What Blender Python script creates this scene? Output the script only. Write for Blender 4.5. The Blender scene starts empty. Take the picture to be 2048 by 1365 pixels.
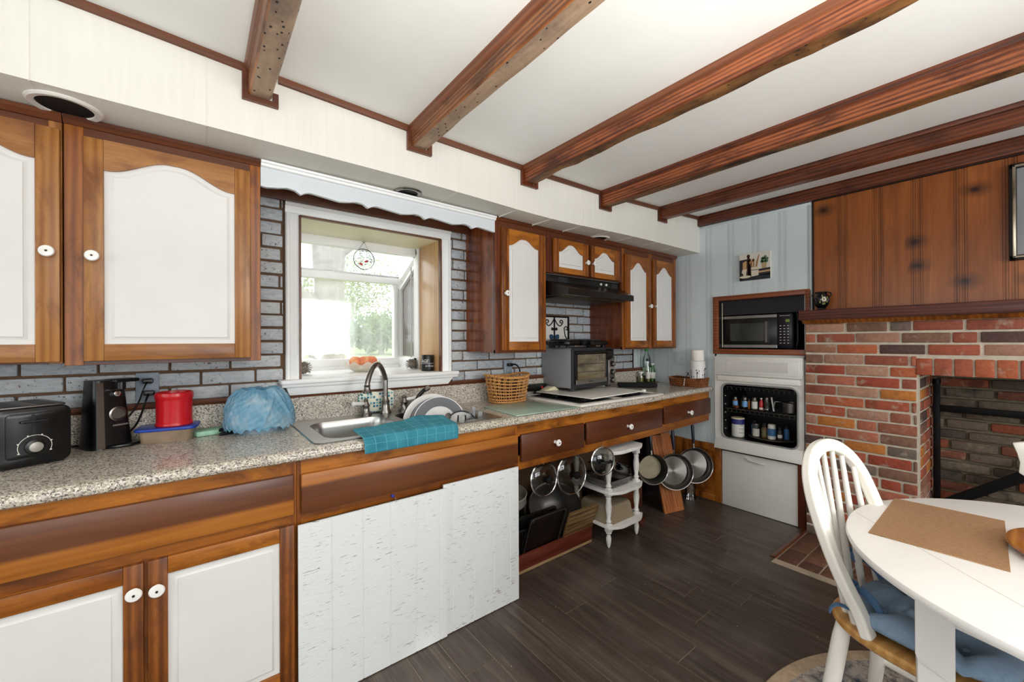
import bpy, bmesh, math, random
from mathutils import Vector, Matrix, Euler
S = bpy.context.scene
COL = S.collection
R = random.Random(7)
PI = math.pi
WM = {}
# ---------------------------------------------------------------- mesh builder
class MB:
    def __init__(s):
        s.v = []; s.f = []; s.m = []; s.t = []; s.xf = Matrix.Identity(4); s.mi = 0; s.tone = 0.5
    def add(s, vs, fs):
        o = len(s.v)
        s.v += [s.xf @ Vector(p) for p in vs]
        for f in fs:
            s.f.append([o + i for i in f]); s.m.append(s.mi); s.t.append(s.tone)
        return s
    def box(s, x0, x1, y0, y1, z0, z1, b=0.0):
        if x1 < x0: x0, x1 = x1, x0
        if y1 < y0: y0, y1 = y1, y0
        if z1 < z0: z0, z1 = z1, z0
        b = min(b, (x1-x0)*.45, (y1-y0)*.45, (z1-z0)*.45)
        if b <= 0:
            vs = [(x, y, z) for x in (x0, x1) for y in (y0, y1) for z in (z0, z1)]
            return s.add(vs, [(0,1,3,2), (4,6,7,5), (0,4,5,1), (2,3,7,6), (0,2,6,4), (1,5,7,3)])
        bm = bmesh.new()
        bmesh.ops.create_cube(bm, size=1)
        bmesh.ops.transform(bm, matrix=Matrix.Translation(((x0+x1)/2, (y0+y1)/2, (z0+z1)/2)) @ Matrix.Diagonal((x1-x0, y1-y0, z1-z0, 1)), verts=bm.verts)
        bmesh.ops.bevel(bm, geom=bm.edges[:], offset=b, segments=2 if b > .0015 else 1, profile=.5, affect='EDGES')
        return s.frombm(bm)
    def frombm(s, bm):
        bm.verts.index_update()
        s.add([v.co.copy() for v in bm.verts], [[v.index for v in f.verts] for f in bm.faces])
        bm.free(); return s
    def lathe(s, prof, n=28, c=(0,0,0), ax='z', caps=True):
        rot = {'z': Matrix.Identity(3), 'x': Matrix(((0,0,1),(1,0,0),(0,1,0))), 'y': Matrix(((0,1,0),(0,0,1),(1,0,0))), '-y': Matrix(((1,0,0),(0,0,-1),(0,1,0))), '-x': Matrix(((0,0,-1),(1,0,0),(0,-1,0)))}[ax]
        vs = []; fs = []; c = Vector(c)
        for r, z in prof:
            for k in range(n):
                a = 2*PI*k/n
                vs.append(c + rot @ Vector((r*math.cos(a), r*math.sin(a), z)))
        for i in range(len(prof)-1):
            for k in range(n):
                k2 = (k+1) % n
                fs.append((i*n+k, i*n+k2, (i+1)*n+k2, (i+1)*n+k))
        if caps:
            if prof[0][0] > 1e-6: fs.append(tuple(range(n))[::-1])
            if prof[-1][0] > 1e-6: fs.append(tuple((len(prof)-1)*n+k for k in range(n)))
        return s.add(vs, fs)
    def cyl(s, c, r, h, ax='z', n=24, b=0.0):
        p = [(r, 0), (r, h)] if not b else [(r-b, 0), (r-b*.3, b*.3), (r, b), (r, h-b), (r-b*.3, h-b*.3), (r-b, h)]
        return s.lathe(p, n, c, ax)
    def tube(s, pts, r, n=8, closed=False):
        pts = [Vector(p) for p in pts]; N = len(pts)
        rs = r if isinstance(r, (list, tuple)) else [r]*N
        vs = []; fs = []; up = None
        for i, p in enumerate(pts):
            a = pts[i-1] if (i > 0 or closed) else pts[0]
            b = pts[(i+1) % N] if (i < N-1 or closed) else pts[-1]
            t = (b-a)
            if t.length < 1e-9: t = Vector((0,0,1))
            t.normalize()
            if up is None:
                up = t.orthogonal().normalized()
            else:
                up = up - t*up.dot(t)
                up = up.normalized() if up.length > 1e-6 else t.orthogonal().normalized()
            w = t.cross(up)
            for k in range(n):
                q = 2*PI*k/n
                vs.append(p + (up*math.cos(q) + w*math.sin(q))*rs[i])
        for i in range(N if closed else N-1):
            j = (i+1) % N
            for k in range(n):
                k2 = (k+1) % n
                fs.append((i*n+k, i*n+k2, j*n+k2, j*n+k))
        if not closed:
            fs.append(tuple(range(n))[::-1]); fs.append(tuple((N-1)*n+k for k in range(n)))
        return s.add(vs, fs)
    def ribbon(s, pts, w, t, up=(0,0,1), closed=False):
        """flat bar: rectangular section w (along side) x t (along up) swept on pts"""
        pts = [Vector(p) for p in pts]; N = len(pts); up = Vector(up); vs = []; fs = []
        for i, p in enumerate(pts):
            a = pts[i-1] if (i > 0 or closed) else pts[0]; b = pts[(i+1) % N] if (i < N-1 or closed) else pts[-1]
            d = (b-a).normalized(); sd = d.cross(up).normalized(); u2 = sd.cross(d).normalized()
            for q, e in ((-1,-1), (1,-1), (1,1), (-1,1)):
                vs.append(p + sd*(q*w/2) + u2*(e*t/2))
        for i in range(N if closed else N-1):
            j = (i+1) % N
            for k in range(4):
                fs.append((i*4+k, i*4+(k+1)%4, j*4+(k+1)%4, j*4+k))
        if not closed: fs += [(3,2,1,0), tuple((N-1)*4+k for k in range(4))]
        return s.add(vs, fs)
    def prism(s, poly, d0, d1, pl='xz', b=0.0):
        """extrude a 2D polygon; pl gives the plane of the polygon, the other axis goes d0..d1"""
        def P(a, c, d): return {'xz': (a, d, c), 'yz': (d, a, c), 'xy': (a, c, d)}[pl]
        bm = bmesh.new()
        lo = [bm.verts.new(P(a, c, d0)) for a, c in poly]; hi = [bm.verts.new(P(a, c, d1)) for a, c in poly]
        n = len(poly)
        bm.faces.new(lo); bm.faces.new(hi[::-1])
        for i in range(n):
            j = (i+1) % n
            bm.faces.new((lo[j], lo[i], hi[i], hi[j]))
        bmesh.ops.recalc_face_normals(bm, faces=bm.faces)
        if b:
            es = [e for e in bm.edges if e.is_manifold and e.calc_face_angle(0) > .5]
            bmesh.ops.bevel(bm, geom=es, offset=b, segments=2, profile=.5, affect='EDGES', clamp_overlap=True)
        bmesh.ops.triangulate(bm, faces=[f for f in bm.faces if len(f.verts) > 4])
        return s.frombm(bm)
    def grid(s, fn, nu, nv, cu=False, cv=False):
        vs = [fn(i/(nu if cu else nu-1), j/(nv if cv else nv-1)) for i in range(nu) for j in range(nv)]
        fs = []
        for i in range(nu if cu else nu-1):
            for j in range(nv if cv else nv-1):
                i2 = (i+1) % nu; j2 = (j+1) % nv
                fs.append((i*nv+j, i2*nv+j, i2*nv+j2, i*nv+j2))
        return s.add(vs, fs)
    def ball(s, c, r, n=16, sc=(1,1,1)):
        c = Vector(c)
        def fn(u, v):
            a = 2*PI*u; b = PI*v - PI/2
            return c + Vector((r*sc[0]*math.cos(b)*math.cos(a), r*sc[1]*math.cos(b)*math.sin(a), r*sc[2]*math.sin(b)))
        return s.grid(fn, n, n//2+2, cu=True)
    def rbox(s, x0, x1, y0, y1, z0, z1, r, seg=5, pl='xy', b=0.0):
        """box with rounded corners in the plane pl"""
        return s.prism(rrect(*{'xy': (x0,x1,y0,y1), 'xz': (x0,x1,z0,z1), 'yz': (y0,y1,z0,z1)}[pl], r, seg), *{'xy': (z0,z1), 'xz': (y0,y1), 'yz': (x0,x1)}[pl], pl=pl, b=b)
def rrect(a0, a1, b0, b1, r, seg=5):
    out = []
    for cx, cy, st in ((a1-r, b1-r, 0), (a0+r, b1-r, 90), (a0+r, b0+r, 180), (a1-r, b0+r, 270)):
        for k in range(seg+1):
            q = math.radians(st + 90*k/seg)
            out.append((cx+r*math.cos(q), cy+r*math.sin(q)))
    return out
def lerp(a, b, t): return a+(b-a)*t
def interp(x, tab):
    if x <= tab[0][0]: return tab[0][1]
    for (a, p), (b, q) in zip(tab, tab[1:]):
        if x <= b: return lerp(p, q, (x-a)/(b-a))
    return tab[-1][1]
def smooth_path(pts, n=6, closed=False):
    P = [Vector(p) for p in pts]; out = []; N = len(P)
    for i in range(N if closed else N-1):
        p0 = P[(i-1) % N] if (i > 0 or closed) else P[0]; p1 = P[i]; p2 = P[(i+1) % N]
        p3 = P[(i+2) % N] if (i+2 < N or closed) else P[-1]
        for k in range(n):
            t = k/n
            out.append(.5*((2*p1)+(p2-p0)*t+(2*p0-5*p1+4*p2-p3)*t*t+(3*p1-p0-3*p2+p3)*t**3))
    if not closed: out.append(P[-1])
    return out
# ---------------------------------------------------------------- objects
def mesh(name, mb, mats, ang=35):
    me = bpy.data.meshes.new(name)
    me.from_pydata([tuple(v) for v in mb.v], [], mb.f)
    if not isinstance(mats, (list, tuple)): mats = [mats]
    for m in mats: me.materials.append(m)
    me.polygons.foreach_set('material_index', mb.m)
    a = me.attributes.new('tone', 'FLOAT', 'FACE'); a.data.foreach_set('value', mb.t)
    bm = bmesh.new(); bm.from_mesh(me); bmesh.ops.recalc_face_normals(bm, faces=bm.faces); bm.to_mesh(me); bm.free()
    me.polygons.foreach_set('use_smooth', [True]*len(me.polygons))
    me.set_sharp_from_angle(angle=math.radians(ang))
    me.update(); return me
def thing(name, label, cat, loc=(0,0,0), rz=0, group=None, M=None):
    o = bpy.data.objects.new(name, None); COL.objects.link(o)
    o.location = loc; o.rotation_euler = (0, 0, rz); o.empty_display_size = .05
    o['label'] = label; o['category'] = cat
    if group: o['group'] = group
    WM[o.name] = Matrix.Translation(loc) @ Matrix.Rotation(rz, 4, 'Z')
    if M is not None:
        o.rotation_mode = 'QUATERNION'; o.location = M.to_translation(); o.rotation_quaternion = M.to_quaternion(); WM[o.name] = M.copy()
    return o
def part(name, mb, mats, par, w=True, label=None, ang=35):
    """mesh part; w: builder holds world coordinates"""
    m = WM[par.name]
    if w:
        inv = m.inverted(); mb.v = [inv @ v for v in mb.v]
    o = bpy.data.objects.new(name, mesh(name, mb, mats, ang)); COL.objects.link(o)
    o.parent = par; WM[o.name] = m
    if label: o['label'] = label
    return o
def solo(name, mb, mats, label, cat, group=None, ang=35):
    xs = [v.x for v in mb.v]; ys = [v.y for v in mb.v]; zs = [v.z for v in mb.v]
    c = Vector(((min(xs)+max(xs))/2, (min(ys)+max(ys))/2, min(zs)))
    mb.v = [v-c for v in mb.v]
    o = bpy.data.objects.new(name, mesh(name, mb, mats, ang)); COL.objects.link(o)
    o.location = c; o['label'] = label; o['category'] = cat
    if group: o['group'] = group
    WM[o.name] = Matrix.Translation(c)
    return o
def struct(name, mb, mats, par=None, ang=35):
    if par: o = part(name, mb, mats, par, ang=ang)
    else:
        o = bpy.data.objects.new(name, mesh(name, mb, mats, ang)); COL.objects.link(o); WM[o.name] = Matrix.Identity(4)
    if not par: o['kind'] = 'structure'
    return o
def dup(root, loc, rz, label, group=None):
    r = root.copy(); COL.objects.link(r); r.location = loc; r.rotation_euler = (0, 0, rz); r['label'] = label
    if group: r['group'] = group
    for ch in list(root.children):
        c = ch.copy(); COL.objects.link(c); c.parent = r
        for g in list(ch.children):
            d = g.copy(); COL.objects.link(d); d.parent = c
    return r
# ---------------------------------------------------------------- materials
def srgb(h):
    if isinstance(h, str):
        h = h.lstrip('#'); c = [int(h[i:i+2], 16)/255 for i in (0, 2, 4)]
        return tuple(x/12.92 if x <= .04045 else ((x+.055)/1.055)**2.4 for x in c) + (1,)
    return tuple(h)+(1,) if len(h) == 3 else tuple(h)
class NT:
    def __init__(s, name):
        m = bpy.data.materials.new(name); m.use_nodes = True; s.mat = m; s.t = m.node_tree; s.t.nodes.clear()
        s.out = s.n('ShaderNodeOutputMaterial')
    def n(s, typ, **kw):
        nd = s.t.nodes.new(typ)
        for k, v in kw.items():
            if k[0] == '_': setattr(nd, k[1:], v)
            else:
                nd.inputs[int(k[1:]) if k[0] == 'i' and k[1:].isdigit() else k.replace('_', ' ')].default_value = v
        return nd
    def l(s, a, b): s.t.links.new(a, b)
    def coord(s, scale=(1,1,1), rnd=True, src='Object', rot=(0,0,0)):
        tc = s.n('ShaderNodeTexCoord'); mp = s.n('ShaderNodeMapping'); mp.inputs['Scale'].default_value = scale; mp.inputs['Rotation'].default_value = rot
        s.l(tc.outputs[src], mp.inputs[0])
        if rnd:
            oi = s.n('ShaderNodeObjectInfo'); mu = s.n('ShaderNodeMath', _operation='MULTIPLY', i1=37.0)
            s.l(oi.outputs['Random'], mu.inputs[0]); s.l(mu.outputs[0], mp.inputs['Location'])
        return mp.outputs[0]
    def noise(s, vec, sc=5, det=4, rough=.55, dist=0):
        n = s.n('ShaderNodeTexNoise'); n.inputs['Scale'].default_value = sc; n.inputs['Detail'].default_value = det
        n.inputs['Roughness'].default_value = rough; n.inputs['Distortion'].default_value = dist
        s.l(vec, n.inputs['Vector']); return n.outputs['Fac']
    def ramp(s, fac, stops, interp='LINEAR'):
        r = s.n('ShaderNodeValToRGB'); r.color_ramp.interpolation = interp
        e = r.color_ramp.elements
        while len(e) < len(stops): e.new(.5)
        for i, (p, c) in enumerate(stops):
            e[i].position = p; e[i].color = srgb(c)
        s.l(fac, r.inputs[0]); return r.outputs[0]
    def mix(s, fac, a, b, mode='MIX'):
        m = s.n('ShaderNodeMix', _data_type='RGBA', _blend_type=mode)
        for sk, v in ((m.inputs['Factor'], fac), (m.inputs[6], a), (m.inputs[7], b)):
            if hasattr(v, 'is_output'): s.l(v, sk)
            elif sk == m.inputs['Factor']: sk.default_value = v
            else: sk.default_value = srgb(v)
        return m.outputs[2]
    def attr(s, nm='tone'):
        a = s.n('ShaderNodeAttribute', _attribute_name=nm); return a.outputs['Fac']
    def math(s, op, a, b=0):
        m = s.n('ShaderNodeMath', _operation=op)
        for i, v in enumerate((a, b)):
            if hasattr(v, 'is_output'): s.l(v, m.inputs[i])
            else: m.inputs[i].default_value = v
        return m.outputs[0]
    def bsdf(s, col, rough=.5, metal=0, bump=None, bs=.3, bd=.002, spec=.5, coat=0, trans=0, ior=1.45, sub=0):
        p = s.n('ShaderNodeBsdfPrincipled')
        for k, v in (('Base Color', col), ('Roughness', rough), ('Metallic', metal)):
            if hasattr(v, 'is_output'): s.l(v, p.inputs[k])
            else: p.inputs[k].default_value = srgb(v) if k == 'Base Color' else v
        p.inputs['Specular IOR Level'].default_value = spec; p.inputs['Coat Weight'].default_value = coat; p.inputs['Coat Roughness'].default_value = .15
        p.inputs['Transmission Weight'].default_value = trans; p.inputs['IOR'].default_value = ior
        if sub: p.inputs['Subsurface Weight'].default_value = sub
        if bump is not None:
            b = s.n('ShaderNodeBump'); b.inputs['Strength'].default_value = bs; b.inputs['Distance'].default_value = bd
            s.l(bump, b.inputs['Height']); s.l(b.outputs[0], p.inputs['Normal'])
        s.l(p.outputs[0], s.out.inputs[0]); return p
def plain(name, col, rough=.5, metal=0, var=.0, vs=20, bs=0, spec=.5, coat=0, col2=None, stretch=(1,1,1)):
    t = NT(name)
    c = col; b = None
    if var or bs or col2:
        f = t.noise(t.coord(stretch), vs, 5, .6)
        if col2: c = t.ramp(f, [(.5-.25, col), (.5+.25, col2)])
        elif var:
            k = srgb(col); c = t.ramp(f, [(.25, tuple(x*(1-var) for x in k[:3])), (.75, tuple(min(1, x*(1+var)) for x in k[:3]))])
        if bs: b = f
    t.bsdf(c, rough, metal, b, bs, spec=spec, coat=coat)
    return t.mat
def wood(name, lo, hi, axis='x', k=1.0, rough=.38, dark=None, coat=.15, contrast=.22, spots=None, bump=.15):
    t = NT(name); i = 'xyz'.index(axis)
    sc = [16*k]*3; sc[i] = 1.1*k
    v = t.coord(tuple(sc))
    f0 = t.noise(v, 1.6, 6, .62, .9)
    wv = t.n('ShaderNodeTexWave', _wave_type='BANDS', _bands_direction='XYZ'[('xyz'.index(axis)+1) % 3]); wv.inputs['Scale'].default_value = .9; wv.inputs['Distortion'].default_value = 7; wv.inputs['Detail'].default_value = 3; wv.inputs['Detail Scale'].default_value = .6
    t.l(v, wv.inputs['Vector'])
    f = t.math('ADD', t.math('MULTIPLY', f0, .72), t.math('MULTIPLY', wv.outputs['Fac'], .28))
    c = t.ramp(f, [(.5-contrast, lo), (.5+contrast, hi)])
    sc2 = [160*k]*3; sc2[i] = 5*k
    g = t.noise(t.coord(tuple(sc2)), 1.0, 3, .6)
    c = t.mix(t.ramp(g, [(.35, (.72,.72,.72)), (.6, (1,1,1))]), (0,0,0), c, 'MIX') if False else t.mix(.5, c, t.ramp(g, [(.3, (.62,.58,.55)), (.6, (1,1,1))]), 'MULTIPLY')
    if dark:
        sc3 = [5.5]*3; sc3[i] = 1.9
        h = t.noise(t.coord(tuple(sc3)), 2.0, 6, .66, .4)
        c = t.mix(t.ramp(h, [(.48, (0,0,0)), (.66, (.85,.85,.85))]), c, dark)
    if spots:
        vo = t.n('ShaderNodeTexVoronoi'); vo.inputs['Scale'].default_value = 1.0
        sp = [38]*3; sp[i] = 24
        t.l(t.coord(tuple(sp)), vo.inputs['Vector'])
        nz = t.noise(t.coord((3,3,3)), 2.5, 2)
        m = t.math('MULTIPLY', t.math('LESS_THAN', vo.outputs['Distance'], .17), t.math('GREATER_THAN', nz, .5))
        c = t.mix(m, c, spots)
    t.bsdf(c, rough, 0, f, bump, .002, coat=coat)
    return t.mat
def glass(name, tint=(1,1,1), ior=1.45, rough=0.0, mixw=.12):
    """thin clear glass: mostly straight-through with a Fresnel sheen"""
    t = NT(name)
    tr = t.n('ShaderNodeBsdfTransparent'); tr.inputs[0].default_value = srgb(tint)
    gl = t.n('ShaderNodeBsdfGlossy'); gl.inputs['Roughness'].default_value = rough; gl.inputs[0].default_value = (1,1,1,1)
    fr = t.n('ShaderNodeFresnel'); fr.inputs[0].default_value = ior
    ad = t.math('ADD', fr.outputs[0], mixw-.04)
    m = t.n('ShaderNodeMixShader'); t.l(ad, m.inputs[0]); t.l(tr.outputs[0], m.inputs[1]); t.l(gl.outputs[0], m.inputs[2])
    t.l(m.outputs[0], t.out.inputs[0]); return t.mat
# ---------------------------------------------------------------- material library
m_ceil = plain('ceiling_paint', '#e9e8e2', .75, vs=2.2, bs=.08, col2='#f3f3ef')
def soffit_mat():
    t = NT('soffit_paint'); v = t.coord((60, 60, 3), rnd=False)
    f = t.noise(v, 1, 4); t.bsdf(t.ramp(f, [(.3, '#dfdcd2'), (.7, '#e4e1d7')]), .6, 0, f, .08, .001); return t.mat
m_soffit = soffit_mat()
m_white = plain('white_trim_paint', '#f0f0ee', .35, var=.03, vs=9)
m_panelw = plain('white_door_panel_paint', '#e0deda', .42, var=.025, vs=8)
m_valance = plain('pale_blue_white_paint', '#d5dade', .4, var=.03, vs=6)
m_knob = plain('white_porcelain', '#f3f1ec', .15, coat=.5)
m_brass = plain('dark_screw', '#4a3a28', .4, .8)
m_honey = wood('honey_maple', '#85501f', '#b67f45', 'z', .9, .36, dark='#6f3d18', contrast=.3, coat=.05)
m_honeyx = wood('honey_maple_rail', '#85501f', '#b67f45', 'x', .9, .36, dark='#6f3d18', contrast=.3, coat=.05)
m_orange = wood('amber_stained_wood', '#6e370f', '#a8621f', 'z', .9, .33, dark='#4a220c', coat=.06)
m_orangex = wood('amber_stained_rail', '#7c4110', '#b87022', 'x', .8, .33, dark='#54280c', coat=.06)
m_walnut = wood('dark_stained_wood', '#4a2310', '#6e3a1c', 'x', .8, .36, contrast=.28)
m_walnutz = wood('dark_stained_upright', '#4a2010', '#74381a', 'z', .8, .33, dark='#32140a')
m_dstile = wood('brown_amber_stile', '#5e3010', '#98581f', 'z', .9, .34, dark='#45200c', coat=.05)
m_side = wood('cabinet_side_panel', '#6e3418', '#9a5630', 'z', 1.2, .22, coat=.4, dark='#4a2012')
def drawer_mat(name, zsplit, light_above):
    """front board in two tones, dark and lighter amber, meeting at one height"""
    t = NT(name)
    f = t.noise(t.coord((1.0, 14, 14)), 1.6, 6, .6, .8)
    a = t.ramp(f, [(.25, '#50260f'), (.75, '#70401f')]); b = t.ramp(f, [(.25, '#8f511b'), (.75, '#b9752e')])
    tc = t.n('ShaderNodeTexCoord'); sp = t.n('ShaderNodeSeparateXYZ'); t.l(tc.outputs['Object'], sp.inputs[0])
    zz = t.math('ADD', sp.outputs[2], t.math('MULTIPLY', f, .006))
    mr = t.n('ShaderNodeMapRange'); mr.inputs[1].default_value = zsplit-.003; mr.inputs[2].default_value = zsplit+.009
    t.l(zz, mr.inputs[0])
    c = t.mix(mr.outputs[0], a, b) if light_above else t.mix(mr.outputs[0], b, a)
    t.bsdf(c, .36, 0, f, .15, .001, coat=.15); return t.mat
m_beam = wood('old_beam_timber', '#5a2e14', '#a5683a', 'y', 1.4, .5, dark='#3a1c0c', contrast=.2, bump=.5)
def beam_under(name, a, b, c):
    t = NT(name); v = t.coord((20, 1.6, 20)); f = t.noise(v, 1.5, 6, .65, .6)
    col = t.ramp(f, [(.25, a), (.75, b)])
    big = t.noise(t.coord((3, 2.2, 3)), 2, 5, .65)
    col = t.mix(t.ramp(big, [(.45, (0,0,0)), (.66, (1,1,1))]), col, c)
    vo = t.n('ShaderNodeTexVoronoi'); vo.inputs['Scale'].default_value = 1; t.l(t.coord((44, 30, 44)), vo.inputs['Vector'])
    col = t.mix(t.math('LESS_THAN', vo.outputs['Distance'], .15), col, (.012, .009, .007))
    t.bsdf(col, .6, 0, f, .5, .004); return t.mat
m_beamu = beam_under('weathered_beam_underside', '#8d7058', '#b39a80', '#6b5a50')
m_beamr = beam_under('rough_beam_underside', '#4c2c16', '#9c6c3c', '#20130b')
m_beamr2 = wood('red_brown_beam', '#542410', '#b0643a', 'y', 1.3, .42, dark='#38150b', contrast=.2, bump=.5)
m_beamd = wood('dark_red_beam', '#482010', '#7c4024', 'y', 1.2, .42, dark='#2e1208', bump=.3)
m_trimx = wood('brown_trim', '#532c18', '#74442a', 'x', 1.0, .45)
m_trimy = wood('brown_trim_lengthwise', '#6a3a22', '#8c5638', 'y', 1.0, .45)
m_mantel = wood('dark_mantel_wood', '#42201a', '#6a3a2e', 'y', 1.2, .45, bump=.4)
def pine_mat():
    t = NT('knotty_pine_panel')
    v = t.coord((9, 9, .6), rnd=False); f = t.noise(v, 1.6, 6, .6, 1.2)
    c = t.ramp(f, [(.25, '#7c3f16'), (.75, '#a8622c')])
    big = t.noise(t.coord((3.2, 3.2, 1.1), rnd=False), 1.4, 4, .6); c = t.mix(t.ramp(big, [(.5, (0,0,0)), (.75, (.75,)*3)]), c, '#5a2a12')
    vo = t.n('ShaderNodeTexVoronoi'); vo.inputs['Scale'].default_value = 1; nz = t.n('ShaderNodeVectorMath', _operation='ADD')
    vo.voronoi_dimensions = '2D'; s1 = t.n('ShaderNodeSeparateXYZ'); t.l(t.coord((4.4, 4.4, 6.2), rnd=False), s1.inputs[0]); s2 = t.n('ShaderNodeCombineXYZ'); t.l(s1.outputs[1], s2.inputs[0]); t.l(s1.outputs[2], s2.inputs[1]); wn = t.noise(t.coord((5, 5, 5), rnd=False), 2, 3); s3 = t.n('ShaderNodeVectorMath', _operation='ADD'); t.l(s2.outputs[0], s3.inputs[0]); s4 = t.n('ShaderNodeCombineXYZ'); t.l(t.math('MULTIPLY', wn, .25), s4.inputs[1]); t.l(s4.outputs[0], s3.inputs[1]); t.l(s3.outputs[0], vo.inputs['Vector'])
    sp = t.n('ShaderNodeSeparateColor'); t.l(vo.outputs['Color'], sp.inputs[0])
    k = t.math('MULTIPLY', t.ramp(vo.outputs['Distance'], [(.04, (1,1,1)), (.12, (.6,)*3), (.34, (0,0,0))]), t.math('GREATER_THAN', sp.outputs[0], .60))
    c = t.mix(k, c, '#2e150c')
    g = t.noise(t.coord((120, 120, 4), rnd=False), 1, 3, .6); c = t.mix(.4, c, t.ramp(g, [(.3, (.62,.58,.55)), (.6, (1,1,1))]), 'MULTIPLY')
    t.bsdf(c, .35, 0, f, .1, .002, coat=.1); return t.mat
m_pine = pine_mat()
m_groove = plain('dark_groove', '#20100a', .7)
m_blue = plain('pale_blue_panel_paint', '#cfd8d8', .5, var=.04, vs=7, bs=.05)
m_bgroove = plain('grey_board_groove', '#56626a', .8)  # darker grey on the groove faces of the blue boards
m_black = plain('black_plastic', '#0c0c0d', .28, var=.3, vs=30)
m_blackm = plain('matte_black', '#121113', .55)
m_iron = plain('wrought_iron', '#0d0c0c', .5, .6, var=.4, vs=30, bs=.3)
m_steel = plain('brushed_steel', '#b9b8b4', .28, 1.0, var=.06, vs=5, stretch=(1, 40, 40))
m_steeld = plain('dull_steel', '#7b7774', .40, 1.0, var=.15, vs=6)
m_chrome = plain('chrome', '#c9c9c8', .12, 1.0)
m_nickel = plain('worn_nickel', '#8e8a84', .3, 1.0)
m_alum = plain('scuffed_aluminium', '#9a9078', .45, .7, var=.25, vs=14)
m_enamel = plain('white_enamel', '#e6e2da', .3, var=.03, vs=6)
m_ovenw = plain('off_white_oven_paint', '#dcd9d2', .38, var=.04, vs=6)
m_fronw = plain('worn_white_board', '#dad6d0', .5, var=.04, vs=5)
m_dark = plain('oven_cavity_enamel', '#0c0d0e', .4)
m_grey = plain('grey_steel_housing', '#97979b', .4, .3, var=.06, vs=4)
m_green = plain('pale_green_sponge', '#9ec9ae', .9, var=.15, vs=60, bs=.5)
m_red = plain('red_plastic', '#c3121c', .3, coat=.2)
m_bluel = plain('blue_plastic_lid', '#1f3fa0', .35)
m_wicker = plain('tan_wicker', '#c08a4e', .5, var=.25, vs=40)
m_wickerd = wood('brown_wicker', '#6a3414', '#a5622c', 'x', 2.5, .5, dark='#472009')
m_chair = plain('cream_white_chair_paint', '#f3efe6', .35, var=.02, vs=5)
m_table = plain('white_table_paint', '#f0ede9', .42, var=.03, vs=5, bs=.06)
m_seat = wood('pale_pine_seat', '#b8803f', '#d9a866', 'x', .7, .35, contrast=.28)
m_cush = plain('slate_blue_canvas', '#8199b0', .85, var=.14, vs=1.0, bs=.3, stretch=(260, 40, 60))
m_clear = glass('clear_glass', (.93,.96,.94))
m_pane = glass('window_glass', (.98,.99,.98), mixw=.05)
m_smoke = glass('smoky_glass', (.55,.55,.50), mixw=.06)
m_pyrex = glass('pyrex_glass', (.80,.80,.74), mixw=.16)
m_amberg = glass('amber_glass_dish', (.80,.66,.42), mixw=.14)
m_cutg = glass('green_tint_glass', (.70,.82,.74), mixw=.12)
m_greeng = glass('green_bottle_glass', (.35,.75,.35), mixw=.1)
def counter_mat():
    t = NT('speckled_laminate'); v = t.coord((1,1,1), rnd=False)
    vo = t.n('ShaderNodeTexVoronoi'); vo.inputs['Scale'].default_value = 270; vo.inputs['Randomness'].default_value = 1; t.l(v, vo.inputs['Vector'])
    sp = t.n('ShaderNodeSeparateColor'); t.l(vo.outputs['Color'], sp.inputs[0])
    c = t.ramp(sp.outputs[0], [(0, '#635e59'), (.12, '#857c72'), (.18, '#a99e90'), (.42, '#b8ad9d'), (.44, '#c9bfb0'), (.8, '#d6cec0'), (.86, '#e4ddd0')], 'CONSTANT')
    f = t.noise(v, 420, 2)
    c = t.mix(t.math('LESS_THAN', f, .35), c, '#635e5a')
    t.bsdf(c, .22, spec=.45); return t.mat
m_counter = counter_mat()
def paintbrick_mat():
    t = NT('painted_brick'); v = t.coord((1,1,1), rnd=False)
    n1 = t.noise(v, 9, 4); n2 = t.noise(v, 75, 5, .7); n3 = t.noise(t.coord((30, 30, 90), rnd=False), 1, 4)
    c = t.ramp(n3, [(.25, '#90969f'), (.75, '#c3c8cc')])
    c = t.mix(t.math('MULTIPLY', t.attr(), .35), c, '#d4d2ca')
    m = t.math('MULTIPLY', t.ramp(n2, [(.60, (0,0,0)), (.64, (1,1,1))]), t.ramp(n1, [(.40, (0,0,0)), (.52, (1,1,1))]))
    c = t.mix(m, c, t.ramp(n1, [(.5, '#2e2422'), (.68, '#7c4434')]))
    t.bsdf(c, .45, 0, n2, .3, .003); return t.mat
m_pbrick = paintbrick_mat()
m_pmortar = plain('brown_mortar', '#694f3a', .9, var=.3, vs=40, bs=.4)
def redbrick_mat(name, pal, smear, soot):
    t = NT(name); v = t.coord((1,1,1), rnd=False)
    n1 = t.noise(v, 14, 5, .65); n2 = t.noise(v, 60, 4, .6); n3 = t.noise(v, 6, 5, .6)
    k = len(pal)
    c = t.ramp(t.attr(), [(i/k, p) for i, p in enumerate(pal)], 'CONSTANT')
    c = t.mix(.55, c, t.ramp(n2, [(.3, (.5,.47,.45)), (.62, (1.0,1.0,1.0))]), 'MULTIPLY')
    c = t.mix(t.ramp(n1, [(.58, (0,0,0)), (.74, (smear,)*3)]), c, '#b3a592')
    c = t.mix(t.ramp(n3, [(.55, (0,0,0)), (.72, (soot,)*3)]), c, '#1c1714')
    t.bsdf(c, .85, 0, n2, .6, .005); return t.mat
PAL = ['#a8543a', '#9a5e48', '#b5623f', '#75655a', '#aa7d68', '#a04a34', '#84614f', '#bd7636', '#985440', '#5d4540', '#b3876f', '#a85a42', '#b06850', '#9c6a54']
m_rbrick = redbrick_mat('old_red_brick', PAL, .75, .35)
m_fbrick = redbrick_mat('sooty_firebrick', ['#6a5a4c', '#5a4a40', '#7a4a38', '#4c4238', '#6e6252', '#8a4830'], .45, 1.0)
m_mortar = plain('lime_mortar', '#c6bba8', .95, var=.18, vs=30, bs=.5)
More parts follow.
